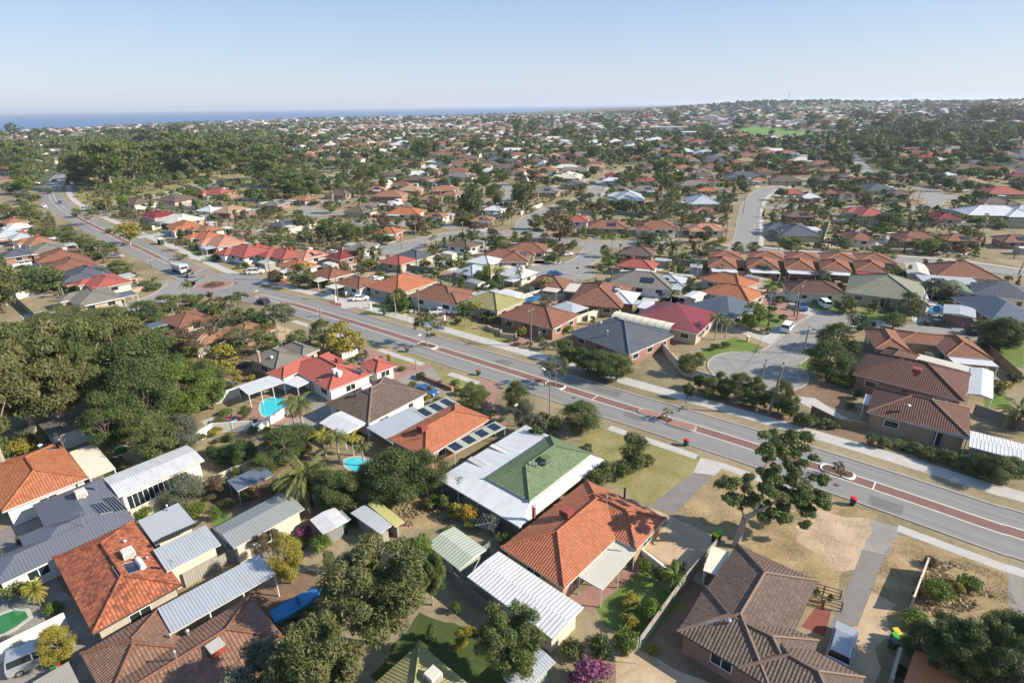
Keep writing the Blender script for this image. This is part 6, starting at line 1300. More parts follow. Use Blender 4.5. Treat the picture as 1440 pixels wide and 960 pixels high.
for k, a, b, h, m_ in [(12,(520,560),(800,530),1.8,"cream_render"),(12,(800,555),(1000,580),1.8,"fence_grey"),(12,(360,95),(560,105),1.8,"cream_render"),(12,(620,200),(760,195),1.7,"fence_sheet"),(12,(200,345),(340,320),1.8,"cream_render"),(13,(870,525),(1120,545),1.7,"fence_grey"),(13,(560,245),(740,262),1.8,"fence_grey"),(13,(400,245),(560,245),1.8,"fence_sheet"),(13,(1200,170),(1270,175),1.6,"fence_grey"),(13,(800,145),(560,130),1.6,"fence_sheet"),(13,(50,250),(170,200),1.7,"cream_render"),(13,(960,360),(1210,350),1.6,"red_brick"),(13,(1120,560),(1300,600),1.6,"fence_sheet"),
    (14,(350,300),(580,305),1.8,"fence_sheet"),(14,(580,305),(900,320),1.8,"cream_render"),(14,(950,325),(1240,320),1.8,"fence_sheet"),(14,(1240,320),(1440,328),1.8,"fence_sheet"),(14,(590,175),(800,180),1.6,"fence_sheet"),(14,(1060,175),(1200,180),1.8,"fence_sheet"),(14,(300,440),(350,290),1.7,"cream_render"),(14,(680,520),(760,600),1.7,"fence_sheet"),(14,(930,600),(1080,640),1.6,"fence_grey"),(14,(640,380),(670,415),1.5,"cream_render"),
    (11,(880,215),(1120,225),2.0,"cream_render"),(11,(860,335),(960,310),1.8,"white_render"),(11,(1140,475),(1190,460),1.6,"cream_render"),(11,(640,590),(760,575),1.2,"red_brick"),(11,(110,710),(420,630),1.8,"cream_render"),(11,(380,360),(470,355),1.7,"fence_grey"),(11,(1120,205),(1140,240),1.8,"cream_render"),(5,(760,190),(900,150),1.7,"cream_render"),(5,(1040,275),(1130,235),1.7,"cream_render"),(5,(560,110),(660,90),1.7,"fence_sheet"),(5,(800,185),(940,190),1.8,"fence_sheet"),(5,(940,180),(1060,205),1.8,"fence_grey")]:
    fence({"cream_render": "cream sheet fence", "white_render": "white wall", "fence_grey": "grey sheet fence", "fence_sheet": "weathered fibre fence", "red_brick": "red brick wall", "timber": "timber fence"}[m_], k, [a, b], h, m_, .1, 3, auto_=True)
# yard fences between the procedural lots
rg = random.Random(44)
for r_, bl in HOUSES[40:]:
    b = bl[0]; q = Vector((b.x, b.y, 0))
    if not (130 < q.length < 330) or rg.random() < .45 or r_.get('_nofence'): continue
    sd = rg.choice((-1, 1)); a = b.w(-b.L * .55, sd * (b.W / 2 + 7), 0); c = b.w(b.L * .62, sd * (b.W / 2 + 7), 0); e = b.w(b.L * .62, sd * (b.W / 2 - 3), 0); ok = True
    for u, v in ((a, c), (c, e)):
        for t in np.linspace(0, 1, 9):
            w_ = u.lerp(v, t)
            if occ(w_.x, w_.y, 1) & 3: ok = False
    if not ok: continue
    mm = rg.choice(["cream_render", "fence_sheet", "fence_grey", "fence_sheet", "cream_render"]); pp = [proj(v)[:2] for v in (a, c, e)]
    fence({"cream_render": "cream backyard fence", "fence_grey": "grey backyard fence", "fence_sheet": "weathered backyard fence"}[mm], 0, pp, 1.75, mm, .08, 3, auto_=True)
    # paved or grassed yard behind
    y = [b.w(-b.L * .5, sd * (b.W / 2 + .2), .0058), b.w(b.L * .6, sd * (b.W / 2 + .2), .0058), b.w(b.L * .6, sd * (b.W / 2 + 6.8), .0058), b.w(-b.L * .5, sd * (b.W / 2 + 6.8), .0058)]
    mb = MB(); mb.poly(y if sd > 0 else y[::-1], rg.choice(["concrete", "lawn", "pink_paving", "sand", "bare_brown", "gravel"])); struct(mb.build("yard"))
# front gardens, drives and sheds of the middle distance
ns = 0; DRV = []
for r_, bl in HOUSES[40:]:
    b = bl[0]; d_ = math.hypot(b.x, b.y)
    if not (110 < d_ < 520) or r_.location.z: continue
    for sd in (-1, 1):
        def free(pts): return all(not (occ(p.x, p.y) & 1) for p in pts)
        l0, l1, w0, w1 = -b.L * .55, b.L * .6, sd * (b.W / 2 + .3), sd * (b.W / 2 + rg.uniform(4.5, 7))
        q = [b.w(l0, w0, .0053), b.w(l1, w0, .0053), b.w(l1, w1, .0053), b.w(l0, w1, .0053)]
        if free(q): mb = MB(); mb.poly(q if sd > 0 else q[::-1], rg.choice(["lawn", "green_verge", "sand", "pink_paving", "concrete", "gravel", "dry_grass", "lawn"])); struct(mb.build("garden_ground"))
        e = rg.choice((-1, 1)) * b.L * .33; q = [b.w(e - 1.9, w0, .0068), b.w(e + 1.9, w0, .0068), b.w(e + 1.9, w1 * 1.35, .0068), b.w(e - 1.9, w1 * 1.35, .0068)]
        if rg.random() < .7: mb = MB(); mb.poly(q if sd > 0 else q[::-1], rg.choice(["concrete", "concrete", "pink_paving", "gravel", "red_paving"])); struct(mb.build("driveway")); DRV.append(((q[0] + q[2]) / 2, b.a + math.pi / 2, d_))
    for _ in range(2):
        if rg.random() < .7 and ns < 260 and d_ < 420:
            p = b.w(rg.uniform(-.6, .6) * b.L, rg.choice((-1, 1)) * (b.W / 2 + rg.uniform(3, 7)), 0)
            if not occ(p.x, p.y, 2):
                ns += 1; m_ = rg.choice(["zinc_metal", "white_metal", "cream_metal", "grey_metal", "pale_green_metal", "white_metal"]); cn = {"zinc_metal": "grey iron", "white_metal": "white metal", "cream_metal": "cream metal", "grey_metal": "dark grey iron", "pale_green_metal": "pale green"}[m_]
                sh, _ = house(None, "garden_shed", [B([p.x, p.y, b.a, rg.uniform(3, 6), rg.uniform(2.4, 3.6), 2.2], 'gable', .15, over=.05)], m_, rg.choice(["cream_render", "fence_sheet", m_]), detail=0, th=.1, win=False); auto(sh, f"{cn} garden shed", "shed", "garden sheds in the backyards", proj((p.x, p.y, 2))[:2])
# ---- poles, lamps and wires
def wpole(label, px, py, ty, arm=2.2, lean=0, k=0, r=.15):
    px, py = pv(k, px, py); ty = pv(k, 0, ty)[1]; p = at(px, py); lo, hi = 2, 16
    for _ in range(20):
        m_ = (lo + hi) / 2
        if proj((p.x, p.y, m_))[1] > ty: lo = m_
        else: hi = m_
    root = bpy.data.objects.new("power_pole", None); COL.objects.link(root); root.location = p; root['_o'] = tuple(p); tag(root, label, "power pole"); t = p + Vector((lean, 0, lo)); mb = MB(); mb.tube(p, t, r * 1.25, r * .75, "pole_wood", 10); part(root, mb, "pole")
    if arm:
        d = Vector((.61, .79, 0)); mb = MB(); mb.bar(t - Vector((0, 0, .5)) - d * arm / 2, t - Vector((0, 0, .5)) + d * arm / 2, .12, .12, "pole_wood"); part(root, mb, "crossarm")
        for s in (-.45, -.2, .2, .45): q = t - Vector((0, 0, .44)) + d * arm * s; mb = MB(); mb.tube(q, q + Vector((0, 0, .22)), .05, .035, "white_paint", 6); part(root, mb, "insulator")
    return t
def lampost(label, px, py, ty, k=0, dirv=(.6, .79), arm=1.6):
    px, py = pv(k, px, py); ty = pv(k, 0, ty)[1]; p = at(px, py); lo, hi = 2, 14
    for _ in range(20):
        m_ = (lo + hi) / 2
        if proj((p.x, p.y, m_))[1] > ty: lo = m_
        else: hi = m_
    root = bpy.data.objects.new("street_lamp", None); COL.objects.link(root); root.location = p; root['_o'] = tuple(p); tag(root, label, "street lamp"); t = p + Vector((0, 0, lo)); d = Vector((*dirv, 0)); mb = MB(); mb.tube(p, t, .12, .07, "steel", 8); part(root, mb, "pole")
    mb = MB(); mb.tube(t - Vector((0, 0, .1)), t + d * arm + Vector((0, 0, .25)), .045, .04, "steel", 6); part(root, mb, "arm"); mb = MB(); q = t + d * arm + Vector((0, 0, .25)); mb.box((q.x, q.y, q.z - .12), (.75, .3, .14), "lamp_glass", math.atan2(d.y, d.x)); part(root, mb, "lamp_head"); return t
tops = [wpole("tall power pole with a short crossarm beside the brick drive", 895, 420, 160, 2, k=22), wpole("tall timber power pole behind the road bushes, leaning right", 1060, 590, 235, 2.4, .9, k=23, r=.19), wpole("darker timber pole with wide crossarm at the head of the court", 990, 420, 215, 2.4, .5, k=23),
        wpole("power pole at the court's corner beside the green lawn", 1290, 180, -10, 2, .3, k=23), wpole("timber pole beside the brick forecourt", 470, 255, 155, 1.8, k=6), wpole("thin power pole in front of the brown house across the road", 140, 195, 35, 0, k=22), wpole("power pole left of the parked white hatchback", 1060, 280, 135, 1.5, k=21),
        wpole("pale pole beside the orange hip house", 1272, 250, 140, 0, k=21), wpole("power pole beside the drive of the red roofed house", 637, 155, 5, 1.5, k=21), wpole("pole at the corner shed with pale top", 555, 655, 585, 0, k=21),
        wpole("small timber pole standing behind the median on the main road", 948, 385, 330, 1.2, k=21), wpole("power pole beside the street climbing at the far right", 842, 182, 95, 2, k=14), wpole("timber power pole at the right edge by the cross street", 1383, 495, 400, 1.8, k=14), wpole("leaning power pole at the far right of the cross street", 1408, 585, 490, 1.6, .6, k=14),
        wpole("pole in the middle of the small bulb court", 805, 375, 330, 0, k=12) if False else wpole("power pole beside the long court", 1163, 365, 285, 1.6, k=12), wpole("pole on the lawn of the long court", 820, 440, 345, 1.4, k=12), wpole("power pole in the park corner by the second bend", 615, 265, 175, 1.6, k=11), wpole("power pole beside the row of villas near the bend", 780, 300, 240, 1.6, k=11), wpole("power pole by the corner shrubs left of the roundabout", 870, 600, 495, 1.6, k=11), wpole("power pole on the near verge left of the truck", 685, 480, 410, 1.4, k=11), wpole("power pole in the park behind the road junction", 885, 160, 70, 1.6, k=11)]
lampost("street lamp on the near verge in front of the grey-barked shrubs", 1021, 880, 600, k=22, dirv=(-.6, .79)); lampost("street lamp on the near verge left of the brick garden wall", 120, 570, 365, k=22, dirv=(.6, .79)); lampost("dark street lamp at the mouth of the roundabout's side road", 148, 270, 125, k=21, dirv=(-.3, .9))
lampost("bent street lamp on the median near the dark blue car", 520, 305, 235, k=21); lampost("thin lamp post among the white-barked shrub beside the orange house", 790, 955, 825, k=22, arm=.3); lampost("street lamp beside the winding side street", 1395, 215, 160, k=13, arm=1.2); lampost("street lamp near the far bend of the road", 340, 120, 60, k=11)
lampost("tall lamp on the road edge by the second bend", 265, 265, 215, k=11, arm=1)
def wire(label, a, b, sag=1.0):
    mb = MB(); n = 10; P = [a.lerp(b, i / n) - Vector((0, 0, sag * 4 * (i / n) * (1 - i / n) + .3)) for i in range(n + 1)]
    for i in range(n): mb.tube(P[i], P[i + 1], .022, .022, "dark_gutter", 4, False)
    o = mb.build("power_line", origin=tuple(a)); tag(o, label, "power line")
wire("power line from the leaning tall pole to the dark pole in the court", tops[1], tops[2]); wire("power line from the dark court pole to the corner lawn pole", tops[2], tops[3]); wire("power line along the road from the brick drive pole to the court pole", tops[0], tops[1], 2.2); wire("power line from the brick drive pole to the thin pole on the left", tops[0], tops[5], 1.8)
wire("power line from the thin pole to the pole by the white hatchback", tops[5], tops[7], 1); wire("power line from the forecourt pole to the court corner pole", tops[3], tops[4], 1)
# darker repair patches on the road
for s_, t0, t1, L in ((22+68, 1.6, 4.2, 3.2), (61+68, -4.1, -2.2, 5), (88, 2.4, 4.6, 2.2), (120, 1.3, 3.0, 6), (47, 2.2, 3.2, 1.2), (150, -3.4, -1.4, 4)):
    mb = MB(); strip(mb, MAIN, t0, t1, .0145, "old_asphalt", s_, s_ + L + 3); struct(mb.build("road_patch"))
for s_, t in ((98, 2.9), (143, -3.0), (104, 3.4), (53, -2.2), (135, 2.2)):
    i = min(range(len(S_)), key=lambda k: abs(S_[k] - s_)); p = MAIN[i] + N_[i] * t; mb = MB(); mb.poly([(p.x + .35 * math.cos(q), p.y + .35 * math.sin(q), .0165) for q in np.linspace(0, 6.283, 13)[:-1]], "dark_gutter"); struct(mb.build("manhole_cover"))
# ---- signs on the road
def sign(label, k, px, py, h, panel, mat, w=.6, ph=.6, rnd=False, yaw=-.7, name="road_sign", cat="sign"):
    p = at(*pv(k, px, py)); root = bpy.data.objects.new(name, None); COL.objects.link(root); root.location = p; root['_o'] = tuple(p); tag(root, label, cat); mb = MB(); mb.tube(p, p + Vector((0, 0, h)), .04, .04, "steel", 6); part(root, mb, "post")
    mb = MB(); c = p + Vector((0, 0, h - ph / 2)); t = Vector((math.cos(yaw), math.sin(yaw), 0)); n = Vector((t.y, -t.x, 0)); n_ = 16 if rnd else 4
    if rnd: Q = [c + (t * math.cos(6.283 * i / n_) + Vector((0, 0, 1)) * math.sin(6.283 * i / n_)) * w / 2 for i in range(n_)]
    else: Q = [c + t * x * w / 2 + Vector((0, 0, y * ph / 2)) for x, y in ((-1, -1), (1, -1), (1, 1), (-1, 1))]
    mb.poly([q + n * .06 for q in Q], mat); mb.poly([q + n * .045 for q in reversed(Q)], "steel")
    part(root, mb, "panel")
sign("keep-left sign on the splitter island above the roundabout", 21, 218, 130, 2.2, 0, "white_paint"); sign("red and white sign on the splitter island right of the roundabout", 21, 425, 220, 2.6, 0, "bin_red", .7, .7); sign("dark blue street name sign in the round court", 5, 995, 80, 2.4, 0, "car_blue", 1.1, .5)
sign("small white marker post with yellow base beside the road bushes", 23, 975, 590, 1.2, 0, "bin_yellow", .3, .5, name="marker_post", cat="marker"); sign("hazard sign on the roundabout island facing the main road", 21, 300, 190, 1.4, 0, "bin_yellow", .8, .4)
sign("keep-left sign on the planted median island", 23, 405, 625, 1.6, 0, "car_blue", .45, .45, True)
# median planter islands
def island(label, a, b, tip, red=True):
    A, B_ = at(*a), at(*b); d = (B_ - A).normalized(); n = Vector((-d.y, d.x, 0)); L = (B_ - A).length; P = []
    for i in range(9): t = -math.pi / 2 + math.pi * i / 8; P.append(B_ + d * math.cos(t) * .95 * .6 + n * math.sin(t) * .95)
    for i in range(9): t = math.pi / 2 + math.pi * i / 8; P.append(A + d * math.cos(t) * .95 * .6 + n * math.sin(t) * .95)
    mb = MB(); mb.prism([(p.x, p.y) for p in P], .018, .15, "kerb_concrete" if red else "white_paint"); c = (A + B_) / 2
    Q = [(c.x + (p.x - c.x) * .9, c.y + (p.y - c.y) * .8) for p in P]; mb.prism(Q, .15, .19, "mulch" if not red else "retic_red"); o = struct(mb.build("traffic_island")); return c
island("", (1160,657), (1196,670), 0, False); island("", (903,578), (926,587), 0); island("", (942,594), (974,603), 0); c = island("", (929,588), (940,592), 0, False)
island("", (592,483), (610,489), 0, False); island("", (772,539), (790,545), 0, False)
tree('sparse', 'brn', 1177, 668, 646, 17, "small brown-leaved sapling in the white-edged median island"); tree('sparse', 'yel', 937, 591, 569, 18, "small yellow-green sapling in the red median island"); tree('umbrella', 'yel', 301, 401, 394, 8, "tiny tree on the roundabout island")
lm(937, 580, "the red median island"); lm(1177, 660, "the white-edged median island")
# ---- wheelie bins
def bin_(label, k, px, py, lid, yaw=.3, body="bin_green"):
    p = at(*pv(k, px, py)); root = bpy.data.objects.new("wheelie_bin", None); COL.objects.link(root); root.location = p; root['_o'] = tuple(p); tag(root, label, "wheelie bin"); ca, sa = math.cos(yaw), math.sin(yaw)
    f = lambda x, y, z: (p.x + x * ca - y * sa, p.y + x * sa + y * ca, z); mb = MB(); b0 = [(-.22, -.2), (.22, -.2), (.22, .24), (-.22, .24)]; b1 = [(-.29, -.34), (.29, -.34), (.29, .34), (-.29, .34)]
    for i in range(4): a, c, d, e = b0[i], b0[(i + 1) % 4], b1[(i + 1) % 4], b1[i]; mb.poly([f(*a, .06), f(*c, .06), f(*d, .96), f(*e, .96)], body)
    mb.poly([f(*q, .06) for q in reversed(b0)], body); mb.poly([f(*q, .96) for q in b1], body); part(root, mb, "body"); mb = MB()
    q = [(-.31, -.38, .97), (.31, -.38, .97), (.31, .36, 1.06), (-.31, .36, 1.06)]; up = [(x * .9, y * .9, z + .06) for x, y, z in q]; mb.poly([f(*v) for v in up], lid)
    for i in range(4): j = (i + 1) % 4; mb.poly([f(*q[i]), f(*q[j]), f(*up[j]), f(*up[i])], lid)
    mb.bar(f(-.25, .4, 1.0), f(.25, .4, 1.0), .04, .04, body); part(root, mb, "lid")
    for s in (-.26, .26): mb = MB(); mb.tube(f(s - .03, .22, .1), f(s + .03, .22, .1), .1, .1, "black_rubber", 10); part(root, mb, "wheel")
bin_("red-lidded wheelie bin on the verge by the gravel driveway mouth", 3, 637, 293, "bin_red", .7); bin_("red-lidded wheelie bin on the verge beside the concrete driveway", 3, 13, 70, "bin_red", .7); bin_("dark red-lidded bin on the verge near the pink driveway", 22, 543, 612, "cooler_red", .7); bin_("dark bin on the verge under the near street lamp", 22, 62, 455, "cooler_red", .7)
bin_("dark bin on the verge near the roundabout's dark blue car", 21, 768, 375, "cooler_red", .7)
bin_("green-lidded bin behind the low wall of the brick forecourt", 3, 135, 420, "bin_lime", .7); bin_("yellow-lidded bin next to the green-lidded one by the forecourt", 3, 120, 430, "bin_yellow", .7)
bin_("yellow-lidded bin, farthest of three beside the gate wall", 3, 795, 795, "bin_yellow", .1); bin_("lime-lidded bin, middle of three beside the gate wall", 3, 791, 812, "bin_lime", .1); bin_("dark-lidded bin, nearest of three beside the gate wall", 3, 786, 832, "car_dark", .1)
bin_("bright green-lidded bin behind the blue van's drive", 1, 212, 945, "bin_lime", .2); bin_("red-lidded bin beside the bright green one at bottom left", 1, 242, 928, "bin_red", .2)
# ---- vehicles
def car(label, k, px, py, yaw, mat="car_white", kind='hatch', cat="car", name="parked_car", scale=1, detail=True):
    p = at(*pv(k, px, py)); root = bpy.data.objects.new(name, None); COL.objects.link(root); root.location = p; root['_o'] = (0, 0, 0); root.rotation_euler = (0, 0, R(yaw)); root.scale = (scale,) * 3; tag(root, label, cat)
    L, W = {'hatch': (4.2, 1.74), 'sedan': (4.7, 1.8), 'suv': (4.9, 1.95), 'van': (4.9, 1.9), 'ute': (5.1, 1.85)}[kind]; l = L / 2
    pr = {'hatch': [(-l, .45), (-l, .95), (-l + .12, 1.05), (-l + .55, 1.08), (l - 1.15, 1.0), (l - .25, .82), (l, .65), (l, .35)],
          'sedan': [(-l, .4), (-l, .95), (-l + .9, 1.02), (l - 1.3, .98), (l - .2, .8), (l, .6), (l, .35)], 'suv': [(-l, .5), (-l, 1.1), (-l + .2, 1.18), (l - 1.3, 1.15), (l - .15, 1.02), (l, .8), (l, .45)],
          'van': [(-l, .45), (-l, 1.15), (-l + .1, 1.2), (l - .9, 1.12), (l - .1, .85), (l, .6), (l, .4)], 'ute': [(-l, .5), (-l, 1.1), (-l + .1, 1.12), (l - 1.3, 1.1), (l - .15, .98), (l, .75), (l, .45)]}[kind]
    cab = {'hatch': (-l + .25, -l + .75, l - 1.95, l - 1.1, 1.05, 1.48), 'sedan': (-l + .8, -l + 1.35, l - 2.05, l - 1.25, 1.0, 1.42), 'suv': (-l + .12, -l + .3, l - 1.9, l - 1.25, 1.15, 1.8), 'van': (-l + .08, -l + .2, l - 1.5, l - .8, 1.15, 1.9), 'ute': (-l + 1.9, -l + 2.1, l - 1.95, l - 1.25, 1.1, 1.68)}[kind]
    def loft(mb, secs, m_, cap=True):
        for A, B_ in zip(secs, secs[1:]):
            for i in range(len(A)): j = (i + 1) % len(A); mb.poly([A[i], A[j], B_[j], B_[i]], m_)
        if cap: mb.poly(list(reversed(secs[0])), m_); mb.poly(secs[-1], m_)
    mb = MB(); secs = []
    for y, ins, lift in ((-W / 2, .08, .12), (-W / 2 + .06, 0, .0), (W / 2 - .06, 0, 0), (W / 2, .08, .12)):
        secs.append([(x * (1 - ins * .12), y, z - (lift * .25 if z > .7 else -lift)) for x, z in pr + [(l - .1, .25), (-l + .1, .25)]])
    loft(mb, secs, mat); part(root, mb, "body")
    x0, x1, x2, x3, zb, zt = cab; wt, wb = W * .40, W * .475; mb = MB()
    top = [(x1, -wt, zt), (x2, -wt, zt), (x2, wt, zt), (x1, wt, zt)]; bot = [(x0, -wb, zb - .06), (x3, -wb, zb - .06), (x3, wb, zb - .06), (x0, wb, zb - .06)]
    mb.poly(top, mat); rim = [(x * .99 + (x1 + x2) * .005, y * 1.02, z - .05) for x, y, z in top]
    for i in range(4): j = (i + 1) % 4; mb.poly([rim[i], rim[j], top[j], top[i]], mat)
    for a, b in zip(rim, bot): mb.bar(Vector(a), Vector(b), .09, .09, mat)
    for s in (-1, 1): xm = (x0 + x3) / 2; mb.bar(Vector((xm - .1, s * wt * 1.02, zt - .04)), Vector((xm - .1, s * wb * 1.01, zb)), .09, .05, mat)
    part(root, mb, "roof")
    for nm, a, b in (("side_window", 0, 1), ("windscreen", 1, 2), ("side_window", 2, 3), ("rear_window", 3, 0)):
        mb = MB(); mb.poly([bot[a], bot[b], rim[b], rim[a]], "glass"); part(root, mb, nm)
    wr = .33 if kind not in ('suv', 'ute') else .38
    for sx in (-l + .85, l - .88):
        for sy in (-1, 1):
            mb = MB(); y = sy * (W / 2 - .1); mb.tube((sx, y - .11, wr), (sx, y + .11, wr), wr, wr, "black_rubber", 14); part(root, mb, "wheel"); w_ = root.children[-1]
            mb = MB(); mb.tube((sx, y + sy * .112 - .005, wr), (sx, y + sy * .112 + .005, wr), wr * .62, wr * .62, "steel", 12); o = part(root, mb, "rim"); o.parent = w_
    for sy in (-1, 1):
        mb = MB(); mb.box((l - .09, sy * (W / 2 - .3), .62), (.2, .34, .14), "lamp_glass"); part(root, mb, "headlight"); mb = MB(); mb.box((-l + .04, sy * (W / 2 - .2), .78), (.1, .22, .2), "red_lamp"); part(root, mb, "tail_light")
        mb = MB(); mb.box((l - 1.45 if kind != 'van' else l - 1.0, sy * (W / 2 + .08), .98), (.12, .2, .14), mat); part(root, mb, "mirror")
    if kind == 'suv':
        mb = MB()
        for sy in (-.6, .6): mb.bar((x1 + .2, sy, zt + .12), (x2 - .1, sy, zt + .12), .05, .05, "steel")
        for i in range(5): x = x1 + .3 + i * .5; mb.bar((x, -.62, zt + .15), (x, .62, zt + .15), .05, .04, "steel")
        part(root, mb, "roof_rack")
    if kind == 'ute':
        mb = MB(); mb.prism([(-l + .12, -W / 2 + .1), (-l + 1.8, -W / 2 + .1), (-l + 1.8, W / 2 - .1), (-l + .12, W / 2 - .1)], 1.08, 1.13, "car_dark"); part(root, mb, "tray_cover")
    return root
car("silver four-wheel drive with roof rack beside the dark brown house", 3, 592, 838, 52, "car_silver", 'suv')
car("blue-silver people mover half hidden by the yellow-green tree", 1, 165, 870, 35, "car_silver", 'van'); car("dark blue sedan parked on the forecourt of the lichen-tiled house", 22, 190, 735, -35, "car_blue", 'sedan')
car("left one of two white cars outside the olive tiled house", 22, 283, 198, 10, "car_white", 'ute'); car("right one of two white cars outside the olive tiled house", 22, 400, 192, 12, "car_white", 'sedan')
car("white hatchback on the concrete drive across the main road", 21, 1205, 280, 12, "car_white", 'hatch'); car("white wagon on the drive nearest the roundabout", 21, 540, 112, 12, "car_white", 'suv', name="parked_car"); car("dark blue car driving toward the roundabout on the main road", 21, 588, 300, 140, "car_navy", 'hatch', name="moving_car")
car("white van on the steep drive beside the sloping lawn", 6, 440, 312, 52, "car_white", 'van'); car("black car parked beside the boat", 6, 1070, 292, -10, "car_dark", 'sedan'); car("silver ute among the trailers at the garage", 6, 1225, 300, -20, "car_silver", 'ute')
car("white truck-like ute with blue tarp by the court's lawn", 6, 595, 212, 85, "car_white", 'van', cat="truck", name="delivery_van"); car("silver car in the carport mouth of the white-roofed house", 6, 1110, 780, 10, "car_silver", 'hatch') if False else None
car("silver car on the left verge before the bend trees", 11, 657, 490, 5, "car_silver", 'hatch'); car("dark car driving on the main road near the far bend", 11, 338, 185, -55, "car_dark", 'hatch', name="moving_car"); car("white van turning at the far junction", 11, 490, 222, 0, "car_white", 'van', name="moving_car"); car("bright blue car by the far bend footpath", 11, 135, 142, 0, "car_blue", 'sedan'); car("white car on the far bend of the main road", 11, 245, 205, -30, "car_white", 'hatch', name="moving_car"); car("dark car under the trees past the far bend", 11, 305, 60, -80, "car_dark", 'hatch', name="moving_car"); car("white car left of the far bend", 11, 205, 75, 5, "car_white", 'hatch')
car("white car in the yard behind the long verge", 11, 600, 240, 20, "car_white", 'hatch'); car("dark car beside the white one behind the long verge", 11, 575, 215, 10, "car_dark", 'sedan')
car("silver car parked at the edge of the long court", 12, 950, 432, 5, "car_silver", 'hatch'); car("blue car next to the silver one at the long court", 12, 1050, 435, 5, "car_blue", 'sedan'); car("blue car by the house behind the dark fig trees", 12, 833, 130, 0, "car_blue", 'hatch')
car("white hatchback at the corner of the round court", 13, 308, 478, 8, "car_white", 'hatch'); car("pale car by the hedge under the salmon house", 13, 800, 388, 10, "car_silver", 'hatch'); car("teal car in the driveway of the round court", 13, 240, 588, 5, "car_blue", 'sedan'); car("dark car under the brown-crowned tree", 13, 150, 342, -15, "car_dark", 'sedan'); car("white van outside the orange roof by the winding street", 13, 1182, 125, 5, "car_white", 'van'); car("blue van on the lawn of the climbing street", 13, 455, 80, 5, "car_blue", 'van')
car("white car in the right-hand round court", 14, 1020, 105, 5, "car_white", 'hatch'); car("white wagon on the brown forecourt of the right-hand court", 14, 1100, 118, 8, "car_white", 'suv'); car("grey car in front of the low terracotta house on the cross street", 14, 385, 405, 5, "car_dark", 'sedan'); car("white car outside the small red roof at right", 14, 130, 150, 0, "car_silver", 'hatch'); car("dark car at the low brown forecourt", 14, 570, 190, 0, "car_dark", 'sedan'); car("white car at the right edge of the cross court", 14, 1230, 240, 0, "car_white", 'hatch') if False else None
nc = 0
for p, a, d_ in DRV:
    if d_ > 330 or rg.random() > .35 or nc > 45 or occ(p.x, p.y, 1) & 7: continue
    px_, py_ = proj(p)[:2]; m_, cn = rg.choice([("car_white", "white"), ("car_silver", "silver"), ("car_dark", "black"), ("car_white", "white"), ("car_blue", "blue"), ("car_red", "red")]); kd = rg.choice(['hatch', 'sedan', 'suv', 'ute']); nc += 1
    c_ = car("x", 0, px_, py_, math.degrees(a) + rg.choice((0, 180)), m_, kd); del c_['label']; mark([(p.x - 2, p.y - 2), (p.x + 2, p.y - 2), (p.x + 2, p.y + 2), (p.x - 2, p.y + 2)], 2)
    auto(c_, f"{cn} {dict(hatch='hatchback', sedan='sedan', suv='four-wheel drive', ute='pickup')[kd]} on a drive", "car", "cars parked on the drives", (px_, py_))
for i, (x, y, t) in enumerate([(520,300,276),(640,300,278),(720,318,295),(600,262,242),(812,300,276),(905,250,228),(1045,300,274),(1095,352,322),(1180,300,278),(1255,290,268),(1290,358,330),(1020,340,310),(705,345,318),(585,335,312),(470,285,262),(380,262,240),(440,252,232),(980,262,240),(1215,262,242),(1350,262,242),(935,352,322),(860,395,365),(1120,450,400),(1290,455,405)]):
    wpole("x", x, y, t, 1.8, r=.13); o_ = [o for o in COL.objects if o.name.startswith("power_pole")][-1]
for o_ in [o for o in COL.objects if o.get('label') == "x" and o.name.startswith("power_pole")]: del o_['label']; auto(o_, "timber power pole", "power pole", "power poles along the side streets", proj(o_.location)[:2])
car("white car half hidden beside the hedge of the red roofs", 21, 610, 85, 20, "car_white", 'hatch')
